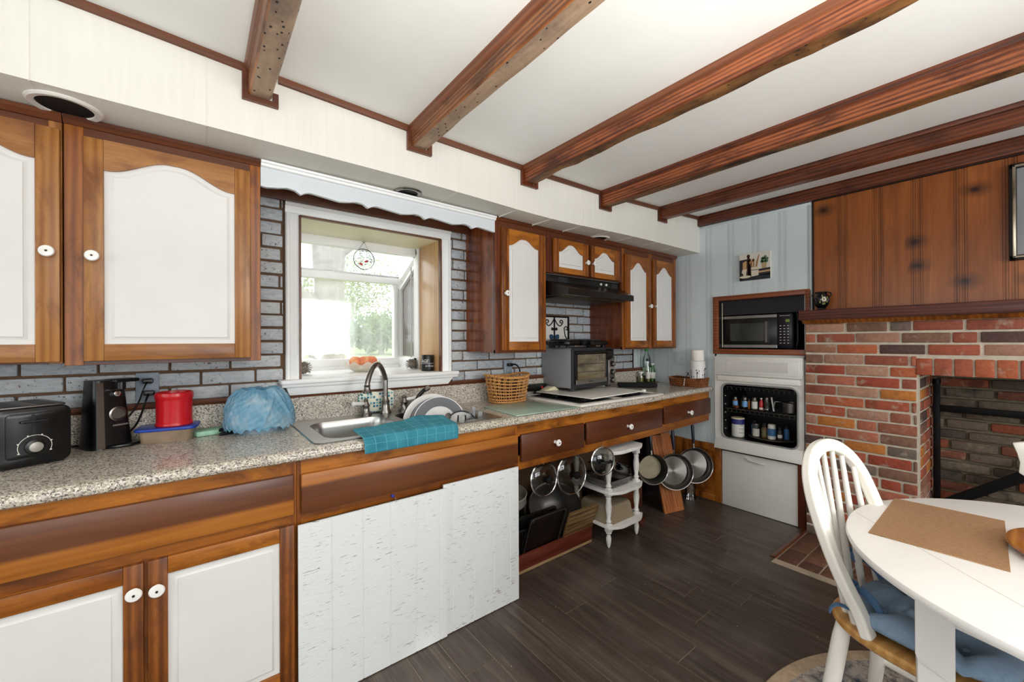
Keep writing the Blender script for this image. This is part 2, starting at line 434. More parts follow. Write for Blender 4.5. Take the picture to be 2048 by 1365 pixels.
m_smortar = plain('sooty_mortar', '#6e6350', .95, var=.3, vs=20, bs=.5)
def floor_mat():
    t = NT('dark_plank_floor')
    tn = t.attr()
    v0 = t.coord((22, 1.0, 22), rnd=False)
    cb = t.n('ShaderNodeCombineXYZ'); t.l(t.math('MULTIPLY', tn, 50), cb.inputs[1]); t.l(t.math('MULTIPLY', tn, 9), cb.inputs[0])
    va = t.n('ShaderNodeVectorMath', _operation='ADD'); t.l(v0, va.inputs[0]); t.l(cb.outputs[0], va.inputs[1])
    f = t.noise(va.outputs[0], 1.1, 7, .7, 1.4)
    c = t.ramp(f, [(.3, '#251d18'), (.5, '#423730'), (.7, '#685c53')])
    c = t.mix(t.math('MULTIPLY', tn, .35), c, '#5d5048')
    d = t.noise(t.coord((1,1,1), rnd=False), 2.2, 4)
    c = t.mix(t.ramp(d, [(.5, (0,0,0)), (.75, (.4,.4,.4))]), c, '#7d736c')
    vo = t.n('ShaderNodeTexVoronoi'); vo.inputs['Scale'].default_value = 13; t.l(t.coord((1,1,1), rnd=False), vo.inputs['Vector'])
    c = t.mix(t.math('LESS_THAN', vo.outputs['Distance'], .035), c, '#b7aa98')
    t.bsdf(c, t.ramp(f, [(.3, (.42,)*3), (.7, (.3,)*3)]), 0, f, .15, .002); return t.mat
m_floor = floor_mat()
m_seam = plain('dusty_floor_seam', '#a2937f', .9, var=.6, vs=3)
def rough_white(name):
    t = NT(name)
    a = t.noise(t.coord((24, 24, 210)), 1, 4, .6); b = t.noise(t.coord((5, 5, 5)), 2, 5, .65)
    m = t.math('MULTIPLY', t.ramp(a, [(.60, (0,0,0)), (.64, (1,1,1))]), t.ramp(b, [(.47, (0,0,0)), (.60, (1,1,1))]))
    c = t.mix(m, '#e3e5e5', '#8a7c72')
    t.bsdf(c, .5, 0, a, .5, .0025); return t.mat
m_rough = rough_white('rough_sawn_white_paint')
def stripes_mat(name, c1, c2, sc, axis='x', rough=.9):
    t = NT(name); tc = t.n('ShaderNodeTexCoord'); w = t.n('ShaderNodeTexWave', _bands_direction=axis.upper()); w.inputs['Scale'].default_value = sc
    w.inputs['Distortion'].default_value = .6; t.l(tc.outputs['Object'], w.inputs['Vector'])
    n = t.noise(t.coord((1,1,1)), 90, 3)
    c = t.mix(w.outputs['Fac'], c1, c2); c = t.mix(.5, c, t.ramp(n, [(.3, (.6,.6,.6)), (.6, (1,1,1))]), 'MULTIPLY')
    t.bsdf(c, rough, 0, w.outputs['Fac'], .4, .001); return t.mat
def radial_steel(name, col, rough):
    t = NT(name); r = t.n('ShaderNodeTangent', _direction_type='RADIAL', _axis='Z')
    p = t.bsdf(t.ramp(t.noise(t.coord((1,1,1)), 7, 5, .6), [(.3, tuple(x*.82 for x in srgb(col)[:3])), (.7, col)]), rough, 1.0)
    p.inputs['Anisotropic'].default_value = .85; t.l(r.outputs[0], p.inputs['Tangent']); return t.mat
m_rsteel = radial_steel('spun_steel', '#8d8782', .33)
m_mat = stripes_mat('woven_placemat', '#85603f', '#b28a66', 45, 'x')
# ================================================================ THE SETTING
XW = 3.31; YW = 2.215; CZ = .918; YS = 1.70; ZS = 2.028
CEIL = [(-2.5, 2.36), (-.27, 2.298), (.13, 2.276), (.75, 2.256), (1.4, 2.250), (2.05, 2.258), (2.7, 2.288), (3.31, 2.325), (4, 2.34)]
def cz(x): return interp(x, CEIL)
XL = -2.3; YB = -2.6
# floor of individual planks
mb = MB(); mb.mi = 1
mb.box(XL, XW+.9, YB, YW+.1, -.05, -.0025)
x = 1.532-.1415*28; col = 0
joints = {1.532: [1.82, .886, -.3], 1.6735: [1.41, .2], 1.815: [.960, 2.1, -.2], 2.098: [.887, 1.9]}
mb.mi = 0
while x < XW+.05:
    js = [j for k, j in joints.items() if abs(k-x) < .01]
    ys = sorted(js[0]) if js else None
    if not ys:
        y = YB + R.random()*1.2; ys = []
        while y < YW: ys.append(y); y += 1.22
    ys = [YB]+[q for q in ys if YB < q < YW+.05]+[YW+.05]
    for a, b in zip(ys, ys[1:]):
        mb.tone = R.random()
        x1 = min(x+.1415, XW+.05)
        # leave out the brick hearth
        segs = [(a, b)]
        if x1 > 2.80:
            segs = [(max(a, .95), b)] if b > .95 else []
        for p, q in segs:
            mb.box(x+.0011, x1-.0011, p+.0011, q-.0011, -.02, 0, .0012)
    x += .1415
struct('floor', mb, [m_floor, m_seam])
# brick hearth let into the floor, with a wooden edging strip
mb = MB(); mb.mi = 1; mb.box(2.722, XW+.7, YB, .947, -.04, -.003); mb.mi = 0
y = .94; row = 0
while y > -1.4:
    xx = 2.727 - (.1 if row % 2 else 0)
    while xx < 3.35:
        mb.tone = R.random(); a = max(xx, 2.727)
        mb.box(a, min(xx+.2, 3.4), y-.098, y, -.03, .001+R.random()*.002, .004); xx += .207
    y -= .105; row += 1
m_hbrick = redbrick_mat('brown_hearth_brick', ['#6a4632', '#5c3c2c', '#74503a', '#604434'], .25, .35)
struct('trim_1', mb, [m_hbrick, plain('hearth_mortar', '#3c2c20', .9, var=.2, vs=30)])
mb = MB(); mb.prism([(.945, .001), (.975, .001), (.972, .009), (.95, .012)], 2.72, 3.29, 'yz'); struct('trim_2', mb, m_walnut)
# ceiling with its sag
mb = MB()
xs = [XL+i*(XW+.9-XL)/40 for i in range(41)]
mb.grid(lambda u, v: (lerp(XL, XW+.9, u), lerp(YB, YW+.15, v), cz(lerp(XL, XW+.9, u))), 41, 2)
mb.grid(lambda u, v: (lerp(XL, XW+.9, u), lerp(YB, YW+.15, v), cz(lerp(XL, XW+.9, u))+.15), 41, 2)
mb.box(XL-.1, XW+1.2, YB-.1, YW+.2, 2.55, 2.65)
struct('ceiling', mb, m_ceil)
# window wall: core round the opening + individual painted bricks
OX0, OX1, OZ0, OZ1 = .402, 1.168, 1.125, 1.917
mb = MB(); mb.mi = 1
mb.box(XL-.1, OX0-.02, YW, YW+.12, 0, 2.6); mb.box(OX1+.02, XW+.12, YW, YW+.12, 0, 2.6)
mb.box(OX0-.02, OX1+.02, YW, YW+.12, 0, OZ0-.03); mb.box(OX0-.02, OX1+.02, YW, YW+.12, OZ1+.02, 2.6)
mb.mi = 0
z = 1.055; row = 0
while z < 2.0:
    zt = min(z+.0585, 2.02); xx = -1.3 + (.107 if row % 2 else 0) + R.uniform(-.01, .01)
    while xx < 3.09:
        ln = .203+R.uniform(-.008, .008); a, b = xx, min(xx+ln, 3.09)
        for p, q in ([(a, b)] if (b < .335 or a > 1.245 or z > 1.99 or zt < 1.05) else [(a, min(b, .335)), (max(a, 1.245), b)]):
            if q-p > .011 and not (p > .33 and q < 1.25):
                mb.tone = R.random(); j = R.uniform(-.002, .002)
                mb.box(p+.0038, q-.0038, YW-.012+R.uniform(-.002, .003), YW+.01, z+.003+j, zt-.002+j*R.random(), .0045)
        xx += ln
    z += .0632; row += 1
struct('wall_back', mb, [m_pbrick, m_pmortar])
# short run of blue painted boarding between the brick and the corner, seen under the last cabinet
def board_profile(lo, hi, battens, depth=.005):
    """(pos, depth, groove?) list along the wall: each batten edge carries two narrow grooves"""
    gr = []
    for a, b in battens:
        for c in (a, b):
            s_ = 1 if c == max(a, b) else -1
            gr += [c, c - s_*.011]
    gr = sorted(g for g in gr if lo+.004 < g < hi-.004)
    return gr
def boarding(mb, axis, lo, hi, z0, z1, face, grooves, w=.0066, d=.007, sign=-1):
    """vertical boards as one face with V grooves; axis is the run direction; sign: room side"""
    pts = [(lo, 0, 0)]
    for g in grooves: pts += [(g-w/2, 0, 1), (g, d, 1), (g+w/2, 0, 0)]
    pts.append((hi, 0, 0))
    def P(a, dd, z): return (a, face-sign*dd, z) if axis == 'x' else (face-sign*dd, a, z)
    for (a, da, ga), (b, db, _) in zip(pts, pts[1:]):
        mb.mi = 1 if ga else 0
        mb.add([P(a, da, z0), P(b, db, z0), P(b, db, z1), P(a, da, z1)], [(0,1,2,3)])
    mb.mi = 0
mb = MB(); boarding(mb, 'x', 3.09, XW+.02, CZ, 2.03, YW-.01, [3.10, 3.16, 3.172, 3.205, 3.216])
mb.box(3.09, XW+.02, YW-.009, YW+.02, CZ, 2.03)
mb.mi = 2; mb.box(3.083, 3.098, YW-.016, YW, 1.06, 2.03, .002)
struct('wall_back_boards', mb, [m_blue, m_bgroove, m_groove])
# right wall: blue painted boards, then knotty pine over the chimney breast
BAT = [(1.646-.1755*k, 1.602-.1755*k) for k in range(-4, 5)]
mb = MB(); ZT = 2.30
g = board_profile(.93, YW, BAT)
HY0, HY1, HZ0, HZ1 = .965, 1.54, 1.23, 1.615       # microwave niche opening
OY0, OY1, OVZ0, OVZ1 = .985, 1.545, .50, .985      # old oven opening
boarding(mb, 'y', 1.58, YW+.02, 0, ZT, XW, [q for q in g if q > 1.585], w=.0078, d=.009)
boarding(mb, 'y', .918, 1.58, 1.64, ZT, XW, [q for q in g if q < 1.575], w=.0078, d=.009)
mb.box(XW+.001, XW+.10, 1.58, YW+.1, 0, 2.6); mb.box(XW+.001, XW+.10, .918, 1.58, 1.64, 2.6)
mb.box(XW+.001, XW+.10, .918, 1.58, 1.165, 1.215); mb.box(XW+.001, XW+.10, .918, 1.58, 0, .44); mb.box(XW+.001, XW+.10, .90, .966, .43, 1.65); mb.box(XW+.001, XW+.10, 1.566, 1.59, .43, 1.65); mb.box(4.0, 4.1, YB-.1, YW+.2, 0, 2.6); mb.box(XW+.05, 4.1, YW, YW+.1, 0, 2.6)
mb.box(XW-.006, XW+.01, .915, .935, 1.64, 2.245, .002); mb.box(XW-.008, XW+.01, .915, 1.71, 2.222, 2.24, .003)
struct('wall_right', mb, [m_blue, m_bgroove])
mb = MB()
PB = [(.775-.1715*k, .734-.1715*k) for k in range(0, 14)]
gp = board_profile(YB, .912, PB)
boarding(mb, 'y', YB, .912, 1.40, ZT, XW-.002, gp, w=.0095, d=.010)
mb.box(XW, XW+.10, YB, .912, 1.40, 2.6)
mb.mi = 1; mb.box(XW-.012, XW+.01, .908, .918, 1.5, 2.25, .002); mb.box(XW-.016, XW+.01, YB, .915, 2.236, 2.256, .004)
struct('wall_right_pine', mb, [m_pine, m_groove])
# the two walls behind the camera, with window openings that let the daylight in
def wall_with_hole(nm, ax, f0, f1, lo, hi, holes):
    mb = MB(); cur = lo
    def bx(a, b, z0, z1):
        if b-a > .001 and z1-z0 > .001:
            mb.box(a, b, f0, f1, z0, z1) if ax == 'x' else mb.box(f0, f1, a, b, z0, z1)
    for a, b, z0, z1 in holes:
        bx(cur, a, 0, 2.6); bx(a, b, 0, z0); bx(a, b, z1, 2.6); cur = b
    bx(cur, hi, 0, 2.6)
    struct(nm, mb, m_blue)
wall_with_hole('wall_left', 'y', XL-.12, XL, YB, YW+.1, [(-1.7, -.2, .75, 2.1), (.2, 1.5, .8, 2.1)])
wall_with_hole('wall_front', 'x', YB-.12, YB, XL-.12, XW+1, [(-1.4, .3, .75, 2.1), (.9, 2.5, .75, 2.1)])
# soffit
mb = MB()
def soffit_front(u, v):
    x = lerp(XL, XW, u); return (x, YS, lerp(ZS, cz(x)+.01, v))
mb.grid(lambda u, v: (lerp(XL, XW, u), YS, lerp(ZS - .022*math.exp(-((lerp(XL, XW, u)-1.62)/.55)**2), cz(lerp(XL, XW, u))+.02, v)), 60, 2)
mb.grid(lambda u, v: (lerp(XL, XW, u), lerp(YS, YW, v), ZS - .022*math.exp(-((lerp(XL, XW, u)-1.62)/.55)**2)*(1-v)), 60, 2)
for xx in (-.55, -.36, .03, .41, .60, 1.0, 1.37, 1.622, 1.88, 2.15, 2.41, 2.69, 2.95):       # thin vertical joints of the boarding
    s_ = .022*math.exp(-((xx-1.62)/.55)**2)
    mb.box(xx-.0012, xx+.0012, YS-.0016, YS+.001, ZS-s_, cz(xx)); mb.box(xx-.0012, xx+.0012, YS, YW, ZS-.0016-s_, ZS)
struct('ceiling_soffit', mb, m_soffit)
# brown trim strip along the ceiling above the soffit, broken at the beams
BEAMS = [(.149, .224, 2.172), (.757, .838, 2.168), (1.407, 1.486, 2.165), (2.052, 2.127, 2.163), (2.712, 2.782, 2.203)]
cuts = [XL]+[q for a, b, _ in BEAMS for q in (a-.018, b+.018)]+[XW]
for i in range(0, len(cuts), 2):
    a, b = cuts[i], cuts[i+1]; mb = MB()
    mb.grid(lambda u, v: (lerp(a, b, u), YS-[0, .012, .014, .014, 0][round(v*4)], cz(lerp(a, b, u))-[.024, .022, .014, -.005, -.005][round(v*4)]), 12, 5)
    struct('trim_%d' % (3+i//2), mb, m_trimx)
# ceiling beams
def hewn(mb, x0, x1, z0, amp, tone, zt):
    n = 90; rr = random.Random(int(x0*1000))
    prof = []
    ph = [rr.uniform(0, 6) for _ in range(6)]
    def w(y, k): return amp*(math.sin(y*3.1+ph[k])+.7*math.sin(y*9.7+ph[k+1])+.5*math.sin(y*23+ph[k+2]))*.5
    ys = [lerp(YB, YS, i/n) for i in range(n+1)]
    rows = []
    for y in ys:
        a = w(y, 0); b = w(y, 2)
        rows.append([(x0, zt+.02), (x0+.2*a, z0+.006), (x0+.006, z0+.15*a), ((x0+x1)/2, z0+.4*b), (x1-.012+b*.4, z0+abs(b)*.8), (x1-.002+b*.5, z0+.014+abs(a)), (x1, zt+.02)])
    for (ya, A), (yb, B_) in zip(zip(ys, rows), zip(ys[1:], rows[1:])):
        for k in range(6):
            mb.mi = 1 if k in (2, 3, 4) else 0
            mb.add([(A[k][0], ya, A[k][1]), (A[k+1][0], ya, A[k+1][1]), (B_[k+1][0], yb, B_[k+1][1]), (B_[k][0], yb, B_[k][1])], [(0,1,2,3)])
    mb.mi = 0
bl = ['pale grey-brown ceiling beam with split underside, nearest the left edge', 'worm-holed brown ceiling beam, second from the left',
      'rough-edged orange-brown ceiling beam, third from the left', 'smooth reddish ceiling beam, fourth from the left', 'dark red ceiling beam, next to the fireplace wall beam']
bm_ = [(m_beam, m_beamu, .004), (m_beam, m_beamu, .005), (m_beamr2, m_beamr, .018), (m_beamr2, m_beamr, .003), (m_beamd, m_beamd, .001)]
for i, (x0, x1, z0) in enumerate(BEAMS):
    t = thing('ceiling_beam', bl[i], 'beam', ((x0+x1)/2, 0, z0), 0, 'ceiling beams')
    mb = MB(); hewn(mb, x0, x1, z0, bm_[i][2], .5, cz(x0)); part('timber', mb, [bm_[i][0], bm_[i][1]], t, ang=30)
    mb = MB(); zc = cz((x0+x1)/2)                                 # moulding collar against the soffit
    mb.prism([(x0-.018, z0-.019), (x1+.018, z0-.019), (x1+.018, z0+.03), (x1, z0+.03), (x1, z0-.001), (x0, z0-.001), (x0, zc), (x0-.018, zc)], YS-.016, YS+.002, 'xz')
    part('end_moulding', mb, m_walnutz if i > 1 else m_trimx, t)
    mb = MB(); s_ = x0
    mb.prism([(s_+.001, zc-.028), (s_+.001, zc+.01), (s_-.012, zc+.01), (s_-.012, zc-.006), (s_-.007, zc-.022)], YB, YS, 'xz'); part('ceiling_moulding', mb, m_trimy if i < 3 else m_beamd, t)
t = thing('ceiling_beam', 'dark red half beam running along the top of the fireplace wall', 'beam', (3.29, 0, 2.24), 0, 'ceiling beams')
mb = MB(); mb.box(3.272, XW+.02, YB, YS, 2.243, 2.36, .004); part('timber', mb, m_beamd, t)
mb = MB(); mb.box(3.262, 3.30, YB, YS, 2.318, 2.345, .004); part('ceiling_moulding', mb, m_walnutz, t)
# unlit recessed lights in the soffit; flat black discs painted as dark holes
for x, y, r, lb in ((-.312, 1.822, .084, 'big white-rimmed recessed light over the left wall cabinets'), (.815, 1.858, .066, 'small black recessed light above the window valance'), (2.24, 1.875, .076, 'white-rimmed recessed light above the range hood cabinet')):
    s_ = .022*math.exp(-((x-1.62)/.55)**2)*.6
    t = thing('recessed_light', lb, 'ceiling light', (x, y, ZS-s_), 0, 'recessed lights in the soffit')
    mb = MB(); mb.lathe([(r, 0), (r, -.004), (r-.006, -.008), (r-.02, -.006), (r-.022, .0)], 40, (x, y, ZS-s_), caps=False); part('rim', mb, m_enamel if r != .066 else m_nickel, t)
    mb = MB(); mb.lathe([(r-.021, -.002), (r-.026, .0), (r-.03, -.001), (0, -.0015)], 40, (x, y, ZS-s_)); mb.lathe([(r-.024, -.003), (r-.028, -.004), (r-.03, -.003)], 40, (x, y, ZS-s_), caps=False); part('dark_hole_disc', mb, plain('dark_hole_paint', '#060606', .7), t)
# ================================================================ CHIMNEY BREAST
XF = 3.262                       # brick face
mb = MB(); mb.mi = 1
FY0, FY1, FZ1 = -.95, .405, 1.095
mb.box(XF+.008, XW+.02, FY1, .947, 0, 1.415); mb.box(XF+.008, XW+.7, YB, FY0, 0, 1.415); mb.box(XF+.008, XF+.25, FY0, FY1, FZ1+.004, 1.415)
mb.box(XF+.05, 3.86, FY1+.004, FY1+.25, 0, FZ1+.2)
mb.mi = 0
def brick(x0, x1, y0, y1, z0, z1, axis='y'):
    mb.tone = R.random(); j = lambda a=.0022: R.uniform(-a, a)
    mb.box(x0+R.uniform(-.004, .003), x1, y0+j(), y1+j(), z0+j(.0015), z1+j(.0015), .005)
z = 1.352; row = 0; CR = .0678
while z > -.02:
    y1 = .948; first = True; ofs = (.215, .06, .17, .1)[row % 4]
    segs = [(FY1, .948)] if z < FZ1+.06 else [(YB, .948)]
    for lo, hi in segs:
        y = hi
        while y > lo+.015:
            ln = ofs if first else R.choice((.205, .205, .205, .1)); first = False
            a = max(y-ln, lo)
            if y-a > .012: brick(XF, XF+.1, a+.006, y-.006 if y < .94 else y, max(z, 0.0), z+CR-.0125)
            y = a
    # jamb return courses
    if z < FZ1+.01:
        xx = XF+.1 + (0 if row % 2 else -.0)
        while xx < 3.82:
            ln = R.choice((.1, .2)); mb.tone = R.random()
            mb.box(xx+.006, xx+ln-.006, FY1-.002+R.uniform(-.003, .003), FY1+.1, max(z, 0), min(z+CR-.0125, FZ1), .005); xx += ln
    z -= CR; row += 1
y = .412                                            # soldier course over the opening
while y > FY0:
    w = .0735 if y > .4 else .0755
    mb.tone = R.choice((.02, .16, .02, .16, .83)); mb.box(XF-.004, XF+.1, y-w+.009, y, FZ1+.004, FZ1+.098, .005); y -= w
mb.tone = .3
struct('wall_right_chimney', mb, [m_rbrick, m_mortar])
mb = MB(); mb.mi = 1; mb.box(3.835, 3.9, FY0-.1, FY1+.1, 0, 1.5); mb.box(XF+.25, 3.9, FY0-.1, FY1+.1, 1.3, 1.36); mb.box(XF+.1, 3.9, FY0-.12, FY0, 0, 1.4)
mb.mi = 0; z = .0; row = 0
while z < 1.3:
    y = FY0+(.1 if row % 2 else 0)
    while y < FY1+.05:
        ln = .2+R.uniform(-.02, .03); mb.tone = R.random(); mb.box(3.815+R.uniform(-.008, .006), 3.86, y+.006, y+ln-.006, z+.004+R.uniform(-.003, .003), z+.058+R.uniform(-.004, .003), .009); y += ln
    z += .0665; row += 1
struct('wall_right_firebox', mb, [m_fbrick, m_smortar])
# iron crane in the firebox
t = thing('fireplace_crane', 'black iron swinging crane inside the brick fireplace', 'fireplace crane', (3.72, .375, 0))
mb = MB(); mb.box(3.705, 3.735, .362, .392, 0, 1.02, .003); mb.cyl((3.72, .377, 1.02), .02, .03); part('post', mb, m_iron, t)
mb = MB(); mb.box(3.71, 3.73, -.45, .37, .846, .886, .003); part('arm', mb, m_iron, t)
mb = MB(); mb.ribbon([(3.72, .37, .245), (3.72, -.36, .84)], .055, .016, up=(1, 0, 0)); part('brace', mb, m_iron, t)
# mantel shelf
t = thing('mantel_shelf', 'dark brown wooden mantel shelf on the brick chimney', 'shelf', (3.24, 0, 1.43))
mb = MB(); mb.box(3.185, XW, YB, .965, 1.432, 1.497, .004); part('shelf_board', mb, m_mantel, t)
mb = MB(); mb.prism([(3.205, 1.432), (3.30, 1.432), (3.30, 1.408), (3.24, 1.408), (3.225, 1.42)], YB, .955, 'xz'); part('bed_moulding', mb, m_orangex, t)
# ================================================================ GARDEN WINDOW
t = bpy.data.objects.new('window_1', None); COL.objects.link(t); t['kind'] = 'structure'; WM['window_1'] = Matrix.Identity(4)
FYG = 2.82
mb = MB()
def casing(mb, x0, x1, z0, z1, axis):
    pr = [(0, 0), (.008, -.018), (.02, -.021), (.026, -.017), (.05, -.014), (.056, -.02), (.066, -.022), (.068, 0)]
for x0, x1, o_ in ((.340, .402, 1), (1.168, 1.236, -1)):
    y = YW-.002; pr = [(0, 0), (0, -.028), (.006, -.033), (.016, -.033), (.020, -.026), (.05, -.020), (.056, -.024), (.060, -.022), (.062, 0)]
    k = (x1-x0)/.062; pr = [(x0+a*k if o_ > 0 else x1-a*k, y+b) for a, b in pr]
    mb.prism(pr, 1.11, 1.92, 'xy')
pr = [(1.976, 0), (1.976, -.028), (1.970, -.033), (1.960, -.033), (1.956, -.026), (1.927, -.020), (1.922, -.024), (1.918, -.022), (1.9165, 0)]
mb.prism([(YW-.002+b, a) for a, b in pr], .340, 1.236, 'yz')
part('window_casing', mb, m_white, t)
mb = MB(); mb.rbox(.312, 1.268, YW-.075, YW+.02, 1.102, 1.122, .012, pl='xy', b=.004); mb.box(.402, 1.168, YW, 2.86, 1.085, 1.121, .002); mb.box(.318, 1.262, YW-.062, YW, 1.086, 1.104, .004)
mb.prism([(.338, 1.086), (1.242, 1.086), (1.205, 1.046), (.352, 1.046)], YW-.045, YW-.002, 'xz', b=.004)
part('window_sill', mb, m_white, t)
mb = MB(); mb.box(OX1-.006, OX1+.02, YW-.005, 2.475, 1.12, OZ1, .002); part('window_jamb', mb, wood('tan_window_jamb', '#b07a48', '#dcb588', 'z', .8, .3, contrast=.3), t)
mb = MB(); mb.box(OX0-.02, OX0+.002, YW-.005, 2.54, 1.12, OZ1, .002); part('window_jamb', mb, m_white, t)
mb = MB(); mb.box(OX0, OX1, YW-.004, 2.535, OZ1-.004, OZ1+.02, .002); part('window_head', mb, plain('cream_head_board', '#ebe5c4', .35, var=.05, vs=4), t)
mb = MB(); mb.box(OX0-.004, OX0+.006, YW-.03, YW-.01, 1.12, OZ1, .0); mb.box(OX1-.006, OX1+.004, YW-.03, YW-.005, 1.12, OZ1); mb.box(OX0, OX1, YW-.03, YW-.008, OZ1-.005, OZ1+.003); part('inner_bead', mb, m_trimx, t)
mb = MB()                                       # projecting white frame: front sash, side sash, sloping roof bars
GX0, GX1 = .40, 1.172
for x0, x1 in ((GX0, GX0+.035), (GX1-.052, GX1-.015)): mb.box(x0, x1, FYG-.02, FYG+.03, 1.12, 1.755, .003)
mb.box(GX0+.001, GX1-.001, FYG-.0225, FYG+.028, 1.119, 1.188, .003); mb.box(GX0+.001, GX1-.001, FYG-.03, FYG+.03, 1.712, 1.755, .003)
mb.box(GX0+.002, GX1-.002, FYG-.04, FYG-.0215, 1.1185, 1.14, .003)
for xx in (GX0-.02, GX1-.02):
    mb.box(xx, xx+.04, 2.475, 2.545, 1.12, OZ1, .003)
    mb.box(xx, xx+.04, 2.5, FYG, 1.12, 1.195, .003); mb.box(xx+.001, xx+.039, FYG-.0285, FYG+.031, 1.1195, 1.754, .003)
    mb.ribbon([(xx+.02, 2.50, 1.90), (xx+.02, FYG+.01, 1.735)], .04, .04)
    mb.ribbon([(xx+.02, 2.54, 1.81), (xx+.02, FYG-.03, 1.68)], .03, .02)
mb.box(GX0, GX1, 2.51, 2.56, 1.865, OZ1+.01, .003)
part('window_frame', mb, m_white, t)
mb = MB(); mb.box(GX0, GX1, FYG-.024, FYG-.006, 1.755, 1.768, .002); part('flashing_strip', mb, m_nickel, t)
def hazy_glass():
    t2 = NT('dusty_window_glass')
    tr = t2.n('ShaderNodeBsdfTransparent'); di = t2.n('ShaderNodeBsdfTranslucent'); di.inputs[0].default_value = (1, 1, 1, 1)
    gl = t2.n('ShaderNodeBsdfGlossy'); gl.inputs['Roughness'].default_value = .05
    f = t2.noise(t2.coord((9, 9, 2.0), rnd=False), 2, 5, .6)
    a = t2.n('ShaderNodeMixShader'); t2.l(t2.ramp(f, [(.3, (.12,)*3), (.75, (.28,)*3)]), a.inputs[0]); t2.l(tr.outputs[0], a.inputs[1]); t2.l(di.outputs[0], a.inputs[2])
    b = t2.n('ShaderNodeMixShader'); b.inputs[0].default_value = .05; t2.l(a.outputs[0], b.inputs[1]); t2.l(gl.outputs[0], b.inputs[2])
    t2.l(b.outputs[0], t2.out.inputs[0]); return t2.mat
m_haze = hazy_glass()
mb = MB(); mb.box(GX0+.03, GX1-.05, FYG, FYG+.004, 1.185, 1.715); part('front_pane', mb, m_haze, t)
mb = MB()
mb.add([(GX0, 2.545, 1.885), (GX1, 2.545, 1.885), (GX1, FYG, 1.742), (GX0, FYG, 1.742)], [(0,1,2,3)]); part('roof_pane', mb, m_haze, t)
for xx in (GX0, GX1):
    mb = MB(); mb.prism([(2.545, 1.195), (FYG-.03, 1.195), (FYG-.03, 1.69), (2.545, 1.80)], xx-.002, xx+.002, 'yz'); part('side_pane', mb, m_haze, t)
mb = MB(); mb.tube([(GX1-.03, 2.56, 1.195), (GX1-.03, 2.56, 1.80)], .004); mb.tube([(GX1-.028, 2.78, 1.2), (GX1-.028, 2.78, 1.68)], .003); part('side_screen_bead', mb, m_nickel, t)
def screen_mat():
    t2 = NT('grey_insect_screen'); a = t2.n('ShaderNodeBsdfTransparent'); b = t2.n('ShaderNodeBsdfDiffuse'); b.inputs[0].default_value = srgb('#857d78')
    m = t2.n('ShaderNodeMixShader'); m.inputs[0].default_value = .72; t2.l(a.outputs[0], m.inputs[1]); t2.l(b.outputs[0], m.inputs[2]); t2.l(m.outputs[0], t2.out.inputs[0]); return t2.mat
mb = MB(); mb.prism([(2.56, 1.20), (FYG-.035, 1.20), (FYG-.035, 1.675), (2.56, 1.79)], GX1+.006, GX1+.009, 'yz'); part('side_screen', mb, screen_mat(), t)
# brown board over the window behind the valance
mb = MB(); mb.box(.206, 1.352, YW-.03, YW, 1.978, ZS, .002); struct('trim_9', mb, m_trimx)
# ================================================================ CABINETS
def sin2(t): return math.sin(PI*t)**2
def archpoly(x0, x1, z0, zs, zt, n=26, inset=0.0):
    pts = [(x0, z0), (x1, z0), (x1, zs)]
    for i in range(1, n):
        u = 1-i/n
        # flat shoulder, ogee rise, rounded crown
        q = min(1, max(0, (.5-abs(u-.5))*2/.86-.06)); s = q*q*(3-2*q)
        pts.append((lerp(x0, x1, u), zs+(zt-zs)*s))
    pts.append((x0, zs)); return pts
def knob(mb, x, y, z, r=.019, ln=.026, scr=None):
    mb.lathe([(r*.55, 0), (r*.42, ln*.25), (r*.45, ln*.5), (r*.95, ln*.72), (r, ln*.82), (r*.86, ln*.96), (r*.3, ln)], 24, (x, y, z), '-y')
def door(cab, x0, x1, z0, z1, px0, px1, pz0, pzs, pzt, kx, kz, yf, mats, th=.02, kr=.019, arch=True):
    """raised-panel door: frame (stiles + rails), painted panel, porcelain knob"""
    ms, mr = mats; mb = MB()
    mb.box(x0, px0, yf, yf+th, z0, z1, .003); mb.box(px1, x1, yf, yf+th, z0, z1, .003)
    mb.mi = 1; mb.box(px0-.0005, px1+.0005, yf+.0003, yf+th, z0, pz0, .003)
    if arch:
        ar = archpoly(px0, px1, pz0, pzs, pzt)[2:]
        mb.prism([(px0, z1)]+[(a, b) for a, b in ar[::-1]]+[(px1, z1)], yf+.0003, yf+th, 'xz')
    else: mb.box(px0-.0005, px1+.0005, yf+.0003, yf+th, pzt, z1, .003)
    d = part('door', mb, [ms, mr], cab)
    mb = MB(); e = .004
    pa = archpoly(px0, px1, pz0, pzs, pzt) if arch else [(px0, pz0), (px1, pz0), (px1, pzt), (px0, pzt)]
    mb.prism(pa, yf+.009, yf+.015, 'xz')
    ins = min(.024, (px1-px0)*.13); k = (px1-px0-2*ins)/(px1-px0); cx = (px0+px1)/2; zc = (pz0+pzt)/2; kz2 = (pzt-pz0-2*ins)/(pzt-pz0)
    outer = [(cx+(a-cx)*(k+.05), zc+(b-zc)*(kz2+.03)) for a, b in pa]; inner = [(cx+(a-cx)*k, zc+(b-zc)*kz2) for a, b in pa]
    n = len(pa); vs = [(a, yf+.009, b) for a, b in outer]+[(a, yf+.0058, b) for a, b in inner]
    mb.add(vs, [(i, (i+1) % n, n+(i+1) % n, n+i) for i in range(n)])
    mb.prism(inner, yf+.0022, yf+.010, 'xz')
    part('door_panel', mb, m_panelw, d, label='white painted raised panel')
    mb = MB(); knob(mb, kx, yf, kz, kr); kb = part('knob', mb, m_knob, d)
    mb = MB(); mb.cyl((kx, yf-.0275, kz), kr*.18, .003, 'y', 12); part('knob_screw', mb, m_brass, d)
    return d
